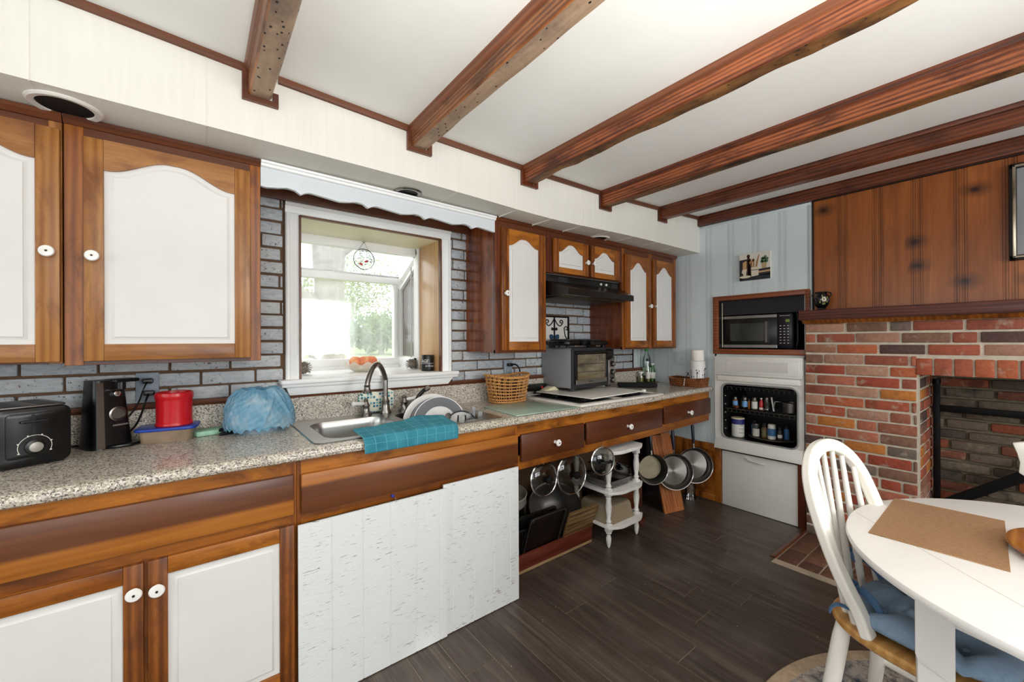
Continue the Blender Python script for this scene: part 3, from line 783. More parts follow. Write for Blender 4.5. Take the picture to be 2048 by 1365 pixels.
def wallcab(label, x0, x1, z0, z1, stiles, mats, crown=True, group='wall cabinets', side=None, mid=None, rail_b=.02, rail_t=.045):
    c = thing('wall_cabinet', label, 'cabinet', ((x0+x1)/2, 2.05, z0), 0, group)
    mb = MB(); mb.box(x0+.001, x1-.001, 1.905, YW-.002, z0+.004, ZS-.006, .001); part('body', mb, side or m_side, c)
    for a, b in stiles:
        mb = MB(); mb.box(a, b, 1.887, 1.906, z0, z1, .0015); part('face_stile', mb, mats[0], c)
    mb = MB(); mb.box(x0, x1, 1.8885, 1.906, z1-rail_t, z1, .001); part('face_rail', mb, mats[1], c)
    mb = MB(); mb.box(x0, x1, 1.8885, 1.906, z0, z0+rail_b, .001); part('face_rail', mb, mats[1], c)
    if crown:
        mb = MB(); mb.prism([(1.905, z1-.004), (1.882, z1-.002), (1.872, z1+.012), (1.872, ZS-.003), (1.905, ZS-.003)], x0, x1, 'yz'); part('crown_moulding', mb, m_walnut, c)
    return c
HM = (m_honey, m_honeyx); AM = (m_orange, m_orangex)
yD = 1.868
c = wallcab('honey wood wall cabinet cut by the left edge of the photo', -1.25, -.33, 1.236, 2.000, [(-1.25, -1.19), (-.36, -.331)], (m_honey, m_walnut))
door(c, -.79, -.333, 1.242, 1.972, -.735, -.385, 1.297, 1.868, 1.925, -.357, 1.583, yD, HM, kr=.0175)
door(c, -1.24, -.80, 1.242, 1.972, -1.185, -.855, 1.297, 1.868, 1.925, -.83, 1.583, yD, HM, kr=.0175)
c = wallcab('honey wood wall cabinet with one wide white-panelled door, left of the window', -.3275, .206, 1.229, 2.001, [(-.3275, -.283), (.170, .206)], (m_orange, m_walnut))
door(c, -.282, .171, 1.242, 1.967, -.235, .120, 1.297, 1.868, 1.927, -.26, 1.581, yD, HM, kr=.0175)
c = wallcab('narrow amber wall cabinet with one white-panelled door, right of the window', 1.352, 1.745, 1.232, 2.0, [(1.352, 1.392), (1.724, 1.745)], (m_walnutz, m_walnut))
door(c, 1.388, 1.728, 1.248, 1.957, 1.440, 1.672, 1.299, 1.862, 1.908, 1.412, 1.578, yD, (m_orange, m_orangex), kr=.0165)
c = wallcab('short amber wall cabinet with two small doors above the range hood', 1.746, 2.519, 1.737, 2.0, [(1.746, 1.800), (2.124, 2.156), (2.476, 2.519)], (m_walnutz, m_walnut), rail_b=.006)
door(c, 1.802, 2.127, 1.742, 1.960, 1.846, 2.076, 1.779, 1.878, 1.932, 2.102, 1.832, yD, AM, kr=.0165)
door(c, 2.153, 2.475, 1.742, 1.960, 2.192, 2.412, 1.779, 1.874, 1.927, 2.170, 1.834, yD, AM, kr=.0165)
c = wallcab('tall amber wall cabinet with two narrow doors, beside the blue panelled wall', 2.520, 3.262, 1.236, 2.0, [(2.520, 2.548), (2.866, 2.902), (3.226, 3.262)], (m_orange, m_walnut))
door(c, 2.538, 2.868, 1.25, 1.953, 2.598, 2.812, 1.302, 1.838, 1.902, 2.842, 1.574, yD, AM, kr=.0165)
door(c, 2.900, 3.224, 1.25, 1.953, 2.945, 3.178, 1.302, 1.838, 1.902, 2.922, 1.577, yD, AM, kr=.0165)
# range hood
t = thing('range_hood', 'black range hood under the short cabinet, above the toaster oven', 'range hood', (2.13, 2.0, 1.58))
mb = MB(); mb.box(1.752, 2.513, 1.905, YW-.014, 1.675, 1.735, .002); part('control_band', mb, m_black, t)
mb = MB()
P8 = [(1.752, 1.908, 1.69), (2.513, 1.908, 1.69), (2.47, 1.75, 1.622), (1.768, 1.715, 1.622), (1.768, 1.715, 1.583), (2.47, 1.75, 1.583), (2.513, YW-.014, 1.59), (1.752, YW-.014, 1.59), (2.513, YW-.014, 1.69), (1.752, YW-.014, 1.69), (2.513, 1.908, 1.59), (1.752, 1.908, 1.59)]
mb.add(P8, [(0,3,2,1), (3,4,5,2), (0,9,7,11), (0,11,4,3), (1,10,6,8), (1,2,5,10), (4,11,10,5), (11,7,6,10), (9,8,6,7), (0,1,8,9)])
part('canopy', mb, plain('greasy_black_enamel', '#17120f', .3, var=.4, vs=12), t, ang=20)
mb = MB(); mb.box(1.80, 2.44, 1.80, 2.15, 1.578, 1.588, .002); part('filter', mb, plain('greasy_filter', '#4a4030', .45, .5, var=.4, vs=50), t)
for xx in (2.292, 2.352):
    mb = MB(); mb.cyl((xx, 1.895, 1.706), .009, .012, 'y', 16, .002); part('button', mb, m_enamel, t)
mb = MB(); mb.box(1.765, 2.50, 1.902, 1.906, 1.731, 1.736); part('bright_edge', mb, m_steel, t)
for a, b in ((1.87, 1.955), (2.41, 2.485)):
    mb = MB(); mb.rbox(a, b, 1.9035, 1.9055, 1.688, 1.722, .004, pl='xz'); part('vent_slot', mb, plain('slot_grey', '#26272a', .4), t)
# scalloped valance
t = thing('valance', 'pale blue-white scalloped wooden valance over the window', 'valance', (.78, 1.9, 1.92))
VX0, VX1 = .207, 1.352; cusp = [.067, .351, .633, .921, 1.203, 1.487]
def vz(x):
    for a, b in zip(cusp, cusp[1:]):
        if a <= x <= b: return 1.9195+interp((x-a)/(b-a), [(0, 0), (.06, .011), (.13, .0165), (.3, .012), (.56, .004), (.70, .0105), (.82, .0185), (.93, .014), (1, 0)])
n = 150; low = [(lerp(VX0, VX1, i/n), vz(lerp(VX0, VX1, i/n))) for i in range(n+1)]
mb = MB(); mb.prism(low+[(VX1, ZS-.012), (VX0, ZS-.012)], 1.888, 1.906, 'xz'); part('valance_board', mb, m_valance, t)
mb = MB(); mb.prism([(1.888, 2.001), (1.876, 2.004), (1.874, 2.013), (1.868, 2.016), (1.866, ZS-.004), (1.888, ZS-.004)], VX0, VX1, 'yz'); mb.v = [Vector((v.x, v.y, v.z-.016*math.exp(-((v.x-1.62)/.55)**2))) for v in mb.v]; part('top_moulding', mb, m_white, t)
# ================================================================ BASE UNITS + COUNTER
CT = [(-3, .9160), (1.2, .917), (2.4, .919), (3.4, .931)]
def ct(x): return interp(x, CT)
def zshift(mb): mb.v = [Vector((v.x, v.y, v.z+(ct(v.x)-.917))) for v in mb.v]
def split(mb):   # nothing: placeholder for long pieces handled by segments
    return mb
YFc = 1.6245
# left base cabinet
c = thing('base_cabinet', 'base cabinet with long false drawer and two white-panelled doors, bottom left', 'cabinet', (-.2, 1.9, 0))
mb = MB(); mb.box(-1.25, .284, YFc+.018, YW-.01, .09, .875); mb.box(-1.25, .284, YFc+.07, YFc+.09, 0, .1); part('body', mb, m_walnutz, c)
for a, b in ((.828, .877), (.645, .70), (.085, .125)):
    mb = MB(); mb.box(-1.25, .2845, YFc, YFc+.02, a, b, .001); part('face_rail', mb, m_orangex, c)
mb = MB(); mb.box(.262, .2845, YFc-.0005, YFc+.02, .085, .877, .001); part('face_stile', mb, m_orange, c)
mb = MB(); mb.box(-.135, -.1, YFc-.0003, YFc+.02, .085, .66, .001); part('face_stile', mb, m_orange, c)
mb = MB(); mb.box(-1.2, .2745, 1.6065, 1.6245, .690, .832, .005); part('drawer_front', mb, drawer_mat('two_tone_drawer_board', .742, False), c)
door(c, -.75, -.1215, .1, .654, -.67, -.166, .15, .6, .603, -.141, .577, 1.6065, (m_dstile, m_orangex), arch=False)
door(c, -.1125, .2755, .1, .654, -.067, .229, .15, .6, .603, -.091, .570, 1.6065, (m_dstile, m_orangex), arch=False)
# sink base
c = thing('base_cabinet', 'open sink base cabinet with two-tone false drawer, behind the white boards', 'cabinet', (.79, 1.9, 0))
mb = MB(); mb.box(.2855, .302, YFc+.018, YW-.01, .0, .875); mb.box(1.282, 1.3, YFc+.018, YW-.01, 0, .875); mb.box(.302, 1.282, YW-.03, YW-.01, 0, .875); mb.box(.302, 1.282, YFc+.018, YW-.03, .08, .1); part('body', mb, m_walnutz, c)
for a, b in ((.82, .877), (.645, .70)):
    mb = MB(); mb.box(.2855, 1.3, YFc, YFc+.02, a, b, .001); part('face_rail', mb, m_orangex, c)
for a, b in ((.2855, .300), (1.285, 1.3)):
    mb = MB(); mb.box(a, b, YFc-.0005, YFc+.02, .02, .877, .001); part('face_stile', mb, m_orange, c)
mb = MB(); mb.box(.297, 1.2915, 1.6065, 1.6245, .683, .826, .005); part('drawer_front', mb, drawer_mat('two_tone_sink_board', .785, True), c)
# the two rough painted boards leaning against the sink base
def grooved(x0, x1, z0, z1, yf, th, gs, notch=0):
    mb = MB(); pts = [(x0, 0)]
    for g in gs: pts += [(g-.003, 0), (g, .003), (g+.003, 0)]
    pts.append((x1, 0))
    prof = [(a, yf+d) for a, d in pts]+[(x1, yf+th), (x0, yf+th)]
    rr = random.Random(int(x0*99)); n = 60
    mb.prism(prof, z0, z1, 'xy'); return mb
mb = grooved(.283, .871, .004, .655, 1.5875, .008, (.395, .508, .616, .728, .838))
solo('painted_board', mb, m_rough, 'larger rough white grooved board leaning under the sink, overlapping the other', 'board', 'white boards under the sink')
mb = grooved(.860, 1.283, .004, .668, 1.5965, .008, (.905, 1.02, 1.13, 1.23))
solo('painted_board', mb, m_rough, 'smaller rough white grooved board under the dish-rack end of the sink', 'board', 'white boards under the sink')
t = thing('push_pin', 'blue push pin with a small hook above the white boards', 'push pin', (.636, 1.6, .665))
mb = MB(); mb.lathe([(.001, 0), (.005, .004), (.004, .008), (.006, .012), (0, .013)], 12, (.636, 1.6245, .669), '-y'); part('head', mb, m_bluel, t)
mb = MB(); mb.tube(smooth_path([(.642, 1.624, .664), (.644, 1.612, .664), (.645, 1.604, .656), (.643, 1.606, .650), (.641, 1.612, .651)], 4), .0015, 6); part('hook', mb, m_nickel, t)
# drawer run with open knee space below
c = thing('drawer_unit', 'hanging run of three dark brown drawers, open underneath, right of the sink', 'drawer unit', (2.3, 1.9, .64))
def seg(mb, x0, x1, y0, y1, z0, z1, b=.001):
    k = 6
    for i in range(k): mb.box(lerp(x0, x1, i/k), lerp(x0, x1, (i+1)/k), y0, y1, z0, z1, 0)
mb = MB(); seg(mb, 1.301, XW-.012, YFc+.018, YW-.02, .70, .715); seg(mb, 1.301, XW-.012, YW-.03, YW-.02, .70, .875); mb.box(1.301, 1.315, YFc+.018, YW-.03, .0, .875); zshift(mb); part('body', mb, m_walnutz, c)
for a, b in ((.812, .877), (.640, .712)):
    mb = MB(); seg(mb, 1.301, XW-.012, YFc, YFc+.02, a, b); zshift(mb); part('face_rail', mb, m_orangex, c)
for a, b, z0, z1, kx in ((1.313, 1.787, .680, .822, 1.55), (1.809, 2.599, .688, .820, 2.197), (2.625, 3.293, .698, .824, 2.947)):
    mb = MB(); mb.box(a, b, 1.6065, 1.6245, z0, z1, .005); zshift(mb); d = part('drawer', mb, m_walnut, c)
    mb = MB(); knob(mb, kx, 1.6065, .749+ct(kx)-.917, .0185, .034); part('knob', mb, m_knob, d)
    mb = MB(); mb.cyl((kx, 1.571, .749+ct(kx)-.917), .0035, .003, 'y', 12); part('knob_screw', mb, m_brass, d)
# worktop with sink and hob cut-outs
SX0, SX1, SY0, SY1 = .385, 1.185, 1.665, 2.165
t = thing('worktop', 'beige and grey speckled laminate worktop with raised backsplash', 'worktop', (1, 1.9, .875))
mb = MB()
xs = [-1.25, SX0, SX1, 2.4, XW-.002]
prof = [(1.640, .878), (1.605, .878), (1.594, .884), (1.5905, .895), (1.594, .908), (1.604, .9145), (1.625, .917), (SY0-.02, .917)]
XX = [-1.25+i*(XW-.002+1.25)/60 for i in range(61)]
for i in range(60):
    for (a, z), (b, w) in zip(prof, prof[1:]):
        mb.add([(XX[i], a, z), (XX[i+1], a, z), (XX[i+1], b, w), (XX[i], b, w)], [(0,1,2,3)])
mb.add([(XW-.002, a, z) for a, z in prof]+[(XW-.002, SY0-.02, .878)], [tuple(range(len(prof)+1))])
mb.box(-1.25, SX0, SY0-.02, YW-.002, .878, .917); mb.box(SX0, SX1, SY0-.02, SY0, .878, .917); mb.box(SX0, SX1, SY1, YW-.002, .878, .917)
mb.box(SX1, 2.4, SY0-.02, YW-.002, .878, .917); mb.box(2.4, XW-.002, SY0-.02, YW-.002, .878, .917)
zshift(mb); part('counter_slab', mb, m_counter, t, ang=50)
mb = MB()
for i in range(12):
    a, b = lerp(-1.25, 3.24, i/12), lerp(-1.25, 3.24, (i+1)/12); mb.box(a, b, YW-.03, YW-.013, .9165, 1.034)
part('backsplash', mb, m_counter, t)
mb = MB(); mb.prism([(YW-.013, 1.034), (YW-.034, 1.034), (YW-.038, 1.044), (YW-.032, 1.056), (YW-.013, 1.060)], -1.25, 3.245, 'yz'); part('backsplash_trim', mb, m_trimx, t)
# sink
t = thing('sink', 'stainless steel double-bowl sink set in the worktop under the window', 'sink', (.785, 1.91, .9))
def bowl(mb, x0, x1, y0, y1, z, dep, r=.07):
    n = 8; o = rrect(x0, x1, y0, y1, r, n); L = []
    cx, cy = (x0+x1)/2, (y0+y1)/2
    for k, dz in ((1, 0), (.985, -.008), (.965, -.03), (.94, -dep*.8), (.9, -dep*.95), (.8, -dep), (.2, -dep-.004)):
        L.append([(cx+(a-cx)*k, cy+(b-cy)*k, z+dz) for a, b in o])
    N = len(o); vs = [p for l in L for p in l]
    mb.add(vs, [(i*N+j, i*N+(j+1) % N, (i+1)*N+(j+1) % N, (i+1)*N+j) for i in range(len(L)-1) for j in range(N)]+[tuple((len(L)-1)*N+j for j in range(N))])
    return [(a, b) for a, b in o]
zr = .9205
mb = MB(); B1 = (.405, .755, 1.685, 2.065); B2 = (.805, 1.165, 1.685, 2.065)
bowl(mb, *B1, zr, .185); bowl(mb, *B2, zr, .185); part('bowl', mb, m_steel, t)
bm = bmesh.new()                                   # rim sheet with two rounded holes
def loop(pts, z): 
    vs = [bm.verts.new((a, b, z)) for a, b in pts]; return [bm.edges.new((vs[i], vs[(i+1) % len(vs)])) for i in range(len(vs))]
es = loop(rrect(.352, 1.222, 1.643, 2.180, .03, 5), zr)+loop(rrect(*B1, .07, 8), zr)+loop(rrect(*B2, .07, 8), zr)
bmesh.ops.triangle_fill(bm, use_beauty=True, use_dissolve=False, edges=es)
mb = MB(); mb.frombm(bm); o = rrect(.352, 1.222, 1.643, 2.180, .03, 5); o2 = rrect(.347, 1.227, 1.638, 2.185, .033, 5); N = len(o)
mb.add([(a, b, zr) for a, b in o]+[(a, b, .9172) for a, b in o2], [(i, (i+1) % N, N+(i+1) % N, N+i) for i in range(N)])
part('rim', mb, m_steel, t)
for cx in (.58, .985):
    mb = MB(); mb.lathe([(.038, 0), (.04, .003), (.028, .001), (0, -.004)], 24, (cx, 1.875, zr-.189)); part('drain', mb, m_chrome, t)
# faucet
t = thing('faucet', 'high-arc nickel faucet with white porcelain lever handles at the sink', 'faucet', (.80, 2.125, zr))
mb = MB(); mb.lathe([(.029, 0), (.03, .006), (.024, .02), (.019, .045), (.02, .06), (.022, .066), (.016, .075), (.0125, .09)], 24, (.80, 2.125, zr)); part('base', mb, m_nickel, t)
arc = [(.80, 2.125, zr+.08), (.80, 2.125, 1.09)]+[(.80-.143*u, 2.125-.143*u, 1.10+.088*math.sin(PI*u)**.8) for u in [i/14 for i in range(0, 15)]]+[(.655, 1.98, 1.085)]
mb = MB(); mb.tube(smooth_path(arc[:2]+arc[2:], 3), .0125, 14); mb.lathe([(.0125, 0), (.016, -.004), (.0135, -.010), (.015, -.02), (.022, -.03), (.021, -.04), (.012, -.042)], 20, (.655, 1.98, 1.093)); part('spout', mb, m_nickel, t)
for hx, sx in ((.697, -1), (.905, 1)):
    mb = MB(); mb.lathe([(.027, 0), (.028, .008), (.02, .02), (.016, .04), (.02, .05), (.014, .062), (.01, .072), (.012, .078), (.006, .088), (0, .09)], 22, (hx, 2.125, zr)); hd = part('valve', mb, m_nickel, t)
    d = Vector((-.9, -.35, .08)) if sx < 0 else Vector((.95, -.25, .12))
    a = Vector((hx, 2.125, zr+.062)); mb = MB(); mb.tube([a+d*.012, a+d*.02, a+d*.05, a+d*.082, a+d*.086], [.006, .0095, .0105, .012, .008], 14); part('lever', mb, m_knob, hd, label='white porcelain lever')
# ================================================================ THINGS ON THE WORKTOP
Z0 = .9172
def rot(mb, c, rz=0, rx=0, ry=0):
    mb.xf = Matrix.Translation(c) @ Matrix.Rotation(rz, 4, 'Z') @ Matrix.Rotation(rx, 4, 'X') @ Matrix.Rotation(ry, 4, 'Y'); return mb
def MBr(c, rz=0, rx=0, ry=0): return rot(MB(), c, rz, rx, ry)
D = math.radians
# --- toaster (local: controls face -y, slots run along y)
T = ((-.447, 2.022, Z0), D(26))
t = thing('toaster', 'black two-slot toaster at the left end of the worktop', 'toaster', T[0], T[1])
mb = MBr(*T); mb.rbox(-.082, .082, -.118, .118, .004, .183, .022, pl='xz', b=.008); part('body', mb, m_black, t)
mb = MBr(*T); mb.rbox(-.075, .075, -.105, .112, .1825, .188, .015, pl='xy', b=.002); part('top_plate', mb, m_steeld, t, label='brushed steel top plate')
mb = MBr(*T); mb.box(-.055, -.02, -.085, .095, .187, .1888); mb.box(.02, .055, -.085, .095, .187, .1888); part('slot', mb, m_dark, t)
mb = MBr(*T); mb.rbox(-.06, .052, -.1225, -.116, .03, .168, .012, pl='xz', b=.002); part('control_panel', mb, m_black, t)
mb = MBr(*T); mb.box(-.0075, -.0005, -.1235, -.12, .085, .162); part('lever_slot', mb, m_dark, t)
mb = MBr(*T); mb.rbox(-.034, .026, -.14, -.1235, .138, .146, .004, pl='xz', b=.002); part('lever', mb, m_black, t)
mb = MBr(*T); mb.cyl((-.001, -.123, .062), .023, .006, '-y', 28, .002); d = part('dial', mb, m_black, t)
mb = MBr(*T); mb.cyl((-.001, -.129, .062), .0155, .008, '-y', 28, .002); part('dial_cap', mb, plain('worn_silver_cap', '#a8a49c', .4, .4), d)
mb = MBr(*T); mb.tube([(-.001+.036*math.cos(a), -.1235, .062+.036*math.sin(a)) for a in [D(-30+240*i/24) for i in range(25)]], .0009, 5)
for k in range(6):
    a = D(-25+46*k); mb.cyl((-.001+.038*math.cos(a), -.1225, .062+.038*math.sin(a)), .002, .0015, '-y', 8)
part('dial_scale', mb, m_enamel, d)
for sx in (-1, 1):
    for sy in (-1, 1):
        mb = MBr(*T); mb.cyl((sx*.06, sy*.09, 0), .012, .008, 'z', 12); part('foot', mb, m_blackm, t)
# --- can opener
T = ((-.262, 2.118, Z0), D(33))
t = thing('can_opener', 'tall black electric can opener with a grey stripe, right of the toaster', 'can opener', T[0], T[1])
mb = MBr(*T)
def opener(u, v):
    z = .24*v; w = lerp(.062, .047, v)*(1+.0*v); dp = lerp(.058, .04, v); a = 2*PI*u
    c, s_ = math.cos(a), math.sin(a); e = .45
    return (math.copysign(abs(c)**e, c)*w, math.copysign(abs(s_)**e, s_)*dp+.012*v, z)
mb.grid(opener, 40, 14, cu=True)
mb.prism([(opener(i/40, 1)[0], opener(i/40, 1)[1]) for i in range(40)], .2395, .246, 'xy'); part('housing', mb, m_black, t, ang=50)
mb = MBr(*T); mb.prism([(-.052, .004), (-.030, .004), (-.0215, .238), (-.041, .238)], -.0595, -.05, 'xz'); mb.v = [Vector(v) for v in mb.v]
mb = MBr(*T)
for a, b in ((0, .5), (.5, 1)):
    za, zb = .004+.234*a, .004+.234*b; fa, fb = -.0595+.03*a, -.0595+.03*b
    mb.add([(-.052+.011*a, fa, za), (-.031+.0095*a, fa, za), (-.031+.0095*b, fb, zb), (-.052+.011*b, fb, zb)], [(0,1,2,3)])
part('grey_stripe', mb, m_nickel, t, label='grey metal stripe down the front')
mb = MBr(*T); mb.lathe([(.026, 0), (.027, .004), (.022, .006), (.017, -.004), (.008, -.006)], 24, (.012, -.045, .122), '-y'); part('magnet_ring', mb, m_nickel, t)
mb = MBr(*T); mb.cyl((.012, -.033, .196), .011, .014, '-y', 16, .002); mb.box(-.012, .02, -.05, -.03, .209, .213); part('cutter_wheel', mb, m_chrome, t)
mb = MBr(*T); mb.rbox(.0, .085, -.045, .02, .236, .249, .012, pl='xy', b=.004); mb.cyl((.03, -.03, .21), .014, .03, 'z', 16); part('lever', mb, m_black, t)
mb = MBr(*T); mb.prism([(-.03, -.055), (.055, -.055), (.068, -.075), (.03, -.092), (-.012, -.08)], .0, .012, 'xy', b=.004); part('base_lip', mb, m_black, t)
mb = MBr(*T); mb.box(-.005, .04, -.052, -.0505, .078, .084); part('badge', mb, m_steel, t)
# --- outlets, plugs and cords
def outlet(label, x0, x1, z0, z1, mat, y=YW-.013, ax='y', two=True, group='wall outlets'):
    if ax == 'y':
        t = thing('wall_outlet', label, 'outlet', ((x0+x1)/2, y, z0), 0, group); mb = MB(); mb.rbox(x0, x1, y-.006, y, z0, z1, .004, pl='xz', b=.002); part('cover_plate', mb, mat, t)
        for k in (.3, .7):
            mb = MB(); mb.rbox((x0+x1)/2-.017, (x0+x1)/2+.017, y-.0085, y-.005, lerp(z0, z1, k)-.014, lerp(z0, z1, k)+.014, .008, pl='xz', b=.001); s_ = part('socket', mb, mat, t)
            mb = MB()
            for dx in (-.007, .006): mb.box((x0+x1)/2+dx-.001, (x0+x1)/2+dx+.001, y-.0089, y-.008, lerp(z0, z1, k)-.004, lerp(z0, z1, k)+.005)
            part('slots', mb, m_groove, s_)
    else:
        t = thing('wall_outlet', label, 'outlet', (y, (x0+x1)/2, z0), 0, group); mb = MB(); mb.rbox(y-.006, y, x0, x1, z0, z1, .004, pl='yz', b=.002); part('cover_plate', mb, mat, t)
        for k in (.28, .72):
            yy = lerp(x0, x1, k); mb = MB(); mb.rbox(y-.0085, y-.005, yy-.014, yy+.014, (z0+z1)/2-.017, (z0+z1)/2+.017, .008, pl='yz', b=.001); s_ = part('socket', mb, mat, t)
            mb = MB(); mb.cyl((y-.0095, yy, (z0+z1)/2), .003, .002, 'x', 8); part('slots', mb, m_groove, s_)
    return t
m_plate = plain('grey_blue_painted_plate', '#8d97a3', .45, var=.1, vs=30)
outlet('grey painted wall outlet with two black plugs, behind the can opener', -.188, -.117, 1.066, 1.180, m_plate)
outlet('grey painted wall outlet above the wicker basket', 1.645, 1.715, 1.06, 1.168, m_plate)
outlet('pale blue wall outlet on the panelled wall, above the brown wicker tray', 1.832, 1.938, 1.094, 1.203, m_blue, XW-.0015, 'x')
def cord(label, name, plug, pts, r=.0035, group='black plugs and cords'):
    t = thing(name, label, 'power cable', plug, 0, group)
    x, y, z = plug
    mb = MB(); mb.rbox(x-.017, x+.017, y-.03, y, z-.010, z+.010, .006, pl='xz', b=.004); part('plug', mb, m_black, t)
    mb = MB(); mb.tube(smooth_path([(x, y-.025, z)]+pts, 6), r, 8); part('cord', mb, m_black, t)
yp = YW-.022
cord('black plug and cord in the upper socket, running to the can opener', 'plugged_cable', (-.150, yp, 1.148), [(-.16, yp-.05, 1.12), (-.175, yp-.035, 1.07), (-.20, yp-.025, 1.02), (-.232, yp-.025, .99), (-.25, yp-.03, .95)], .0028)
cord('black plug and thick cord in the lower socket, running to the toaster', 'plugged_cable', (-.146, yp, 1.100), [(-.155, yp-.045, 1.07), (-.168, yp-.04, 1.02), (-.19, yp-.035, .97), (-.23, yp-.03, .935), (-.3, yp-.022, .921), (-.38, yp-.02, .921), (-.44, yp-.03, .921)])
cord('black plug and cord in the outlet above the wicker basket', 'plugged_cable', (1.682, yp, 1.142), [(1.70, yp-.05, 1.145), (1.735, yp-.045, 1.12), (1.752, yp-.035, 1.08), (1.757, yp-.03, 1.03), (1.76, yp-.03, .98)], .005)
t = thing('power_strip', 'black power strip with a red switch, on the backsplash behind the wicker basket', 'power strip', (1.87, YW-.05, .955))
mb = MB(); mb.rbox(1.77, 1.98, YW-.075, YW-.031, .952, 1.0, .008, pl='xz', b=.004); part('body', mb, m_black, t)
mb = MB(); mb.box(1.93, 1.945, YW-.079, YW-.07, .968, .982, .002); part('switch', mb, m_red, t)
mb = MB(); mb.tube(smooth_path([(1.90, YW-.05, .953), (1.885, YW-.055, .935), (1.90, YW-.06, .923), (1.93, YW-.06, .921)], 5), .0035, 7); part('cord', mb, m_black, t)
# --- red canister on a blue-lidded food box
T = ((-.083, 2.108, Z0), D(-9))
t = thing('food_container', 'grubby clear food container with a blue lid, under the red canister', 'food container', T[0], T[1])
mb = MBr(*T)
def tub(u, v):
    a = 2*PI*u; c, s_ = math.cos(a), math.sin(a); k = lerp(.9, 1, v)
    return (math.copysign(abs(c)**.35, c)*.085*k, math.copysign(abs(s_)**.35, s_)*.066*k, .048*v)
mb.grid(tub, 48, 4, cu=True); mb.prism([tub(i/48, 0)[:2] for i in range(48)], 0, .001, 'xy'); part('tub', mb, plain('brown_stained_tub', '#8e7a66', .35, var=.3, vs=16), t)
mb = MBr(*T); L = [(tub(i/48, 1)[0]*1.12, tub(i/48, 1)[1]*1.10) for i in range(48)]; mb.prism(L, .046, .057, 'xy', b=.003); part('lid', mb, m_bluel, t)
T = ((-.066, 2.106, Z0+.058), 0)
t = thing('canister', 'round red plastic canister standing on the blue lid', 'canister', T[0])
mb = MBr(*T); mb.lathe([(.058, 0), (.060, .003), (.059, .012), (.0575, .014), (.0575, .1), (.058, .104), (.0605, .108), (.0615, .118), (.0595, .128), (.056, .131), (.0545, .126), (.0545, .01), (0, .008)], 48, (0, 0, 0)); part('body', mb, m_red, t)
# --- green sponge and black clip
T = ((.047, 2.128, Z0), D(14))
mb = MBr(*T); mb.prism([(-.055, -.04), (.045, -.045), (.06, .03), (-.03, .04), (-.06, .01)], 0, .021, 'xy', b=.006); solo('sponge', mb, m_green, 'pale green sponge cloth lying beside the blue bag', 'sponge')
mb = MBr((.112, 2.085, Z0), D(35)); mb.prism([(-.055, -.012), (.01, -.026), (.05, -.018), (.05, .018), (.0, .024)], 0, .014, 'xy', b=.005); mb.prism([(-.05, -.004), (.03, -.012), (.04, .012)], .014, .032, 'xy', b=.004); solo('bag_clip', mb, m_black, 'black plastic bag clip by the edge of the blue bag', 'clip')
# --- blue plastic bag draped over a bowl
rr = random.Random(21); RD = [(rr.uniform(0, 6.28), rr.uniform(.06, .17), rr.uniform(-.7, .7), rr.uniform(.5, 1)) for _ in range(30)]
def bagfn(u, v):
    a = 2*PI*u
    r = interp(v, [(0, .93), (.1, .95), (.22, .96), (.4, .93), (.6, .87), (.78, .78), (.9, .68), (1, .54)])
    cre = 0
    for c, w, sl, h in RD:                        # sharp creases running down from the top
        d = abs((a-c-sl*(v-.5)+PI) % (2*PI)-PI)
        cre += h*max(0, 1-d/w)
    fold = .05*cre*(.35+.65*v)+.02*math.sin(a*5+v*5)+.012*abs(math.sin(a*17+v*11))-.014*abs(math.sin(a*9-v*23))
    hem = .012*max(0, 1-v*9)*abs(math.sin(a*4.5+.8))+.012*max(0, 1-v*9)*abs(math.sin(a*13))
    z = .182*v**.9+hem+.004*math.sin(a*7+v*9)*v
    return (.222+.138*(r+fold)*math.cos(a), 2.06+.102*(r+fold)*math.sin(a), Z0+.003+z)
mb = MB(); mb.grid(bagfn, 220, 60, cu=True)
top = [bagfn(i/80, 1) for i in range(80)]
def capf(u, v):
    p = top[int(round(u*80)) % 80]; k = 1-v; return (.224+(p[0]-.224)*k, 2.062+(p[1]-2.062)*k, p[2]+.006*math.sin(v*9+u*40)*v*(1-v)*3-.004*v)
mb.grid(capf, 80, 8, cu=True)
def bag_mat():
    t2 = NT('blue_plastic_bag')
    p = t2.bsdf(t2.ramp(t2.noise(t2.coord((7, 7, 7), rnd=False), 2.2, 6, .65, .6), [(.3, '#6db3d4'), (.5, '#97cbe4'), (.7, '#d0e4f0')]), .12, spec=.7)
    tr = t2.n('ShaderNodeBsdfTranslucent'); tr.inputs[0].default_value = srgb('#5fb9dc')
    tp = t2.n('ShaderNodeBsdfTransparent'); tp.inputs[0].default_value = srgb('#8fd0ea')
    a = t2.n('ShaderNodeMixShader'); a.inputs[0].default_value = .35; t2.l(p.outputs[0], a.inputs[1]); t2.l(tr.outputs[0], a.inputs[2])
    b = t2.n('ShaderNodeMixShader'); b.inputs[0].default_value = .24; t2.l(a.outputs[0], b.inputs[1]); t2.l(tp.outputs[0], b.inputs[2])
    n = t2.noise(t2.coord((9, 9, 5), rnd=False), 3, 5, .6, 1.2); bp = t2.n('ShaderNodeBump'); bp.inputs['Strength'].default_value = .5; bp.inputs['Distance'].default_value = .012; t2.l(n, bp.inputs['Height']); t2.l(bp.outputs[0], p.inputs['Normal'])
    t2.l(b.outputs[0], t2.out.inputs[0]); return t2.mat
solo('plastic_bag', mb, bag_mat(), 'crumpled pale blue plastic bag draped over a bowl left of the sink', 'plastic bag', ang=28)
t = thing('mixing_bowl', 'grey bowl turned over under the blue plastic bag', 'bowl', (.222, 2.06, Z0))
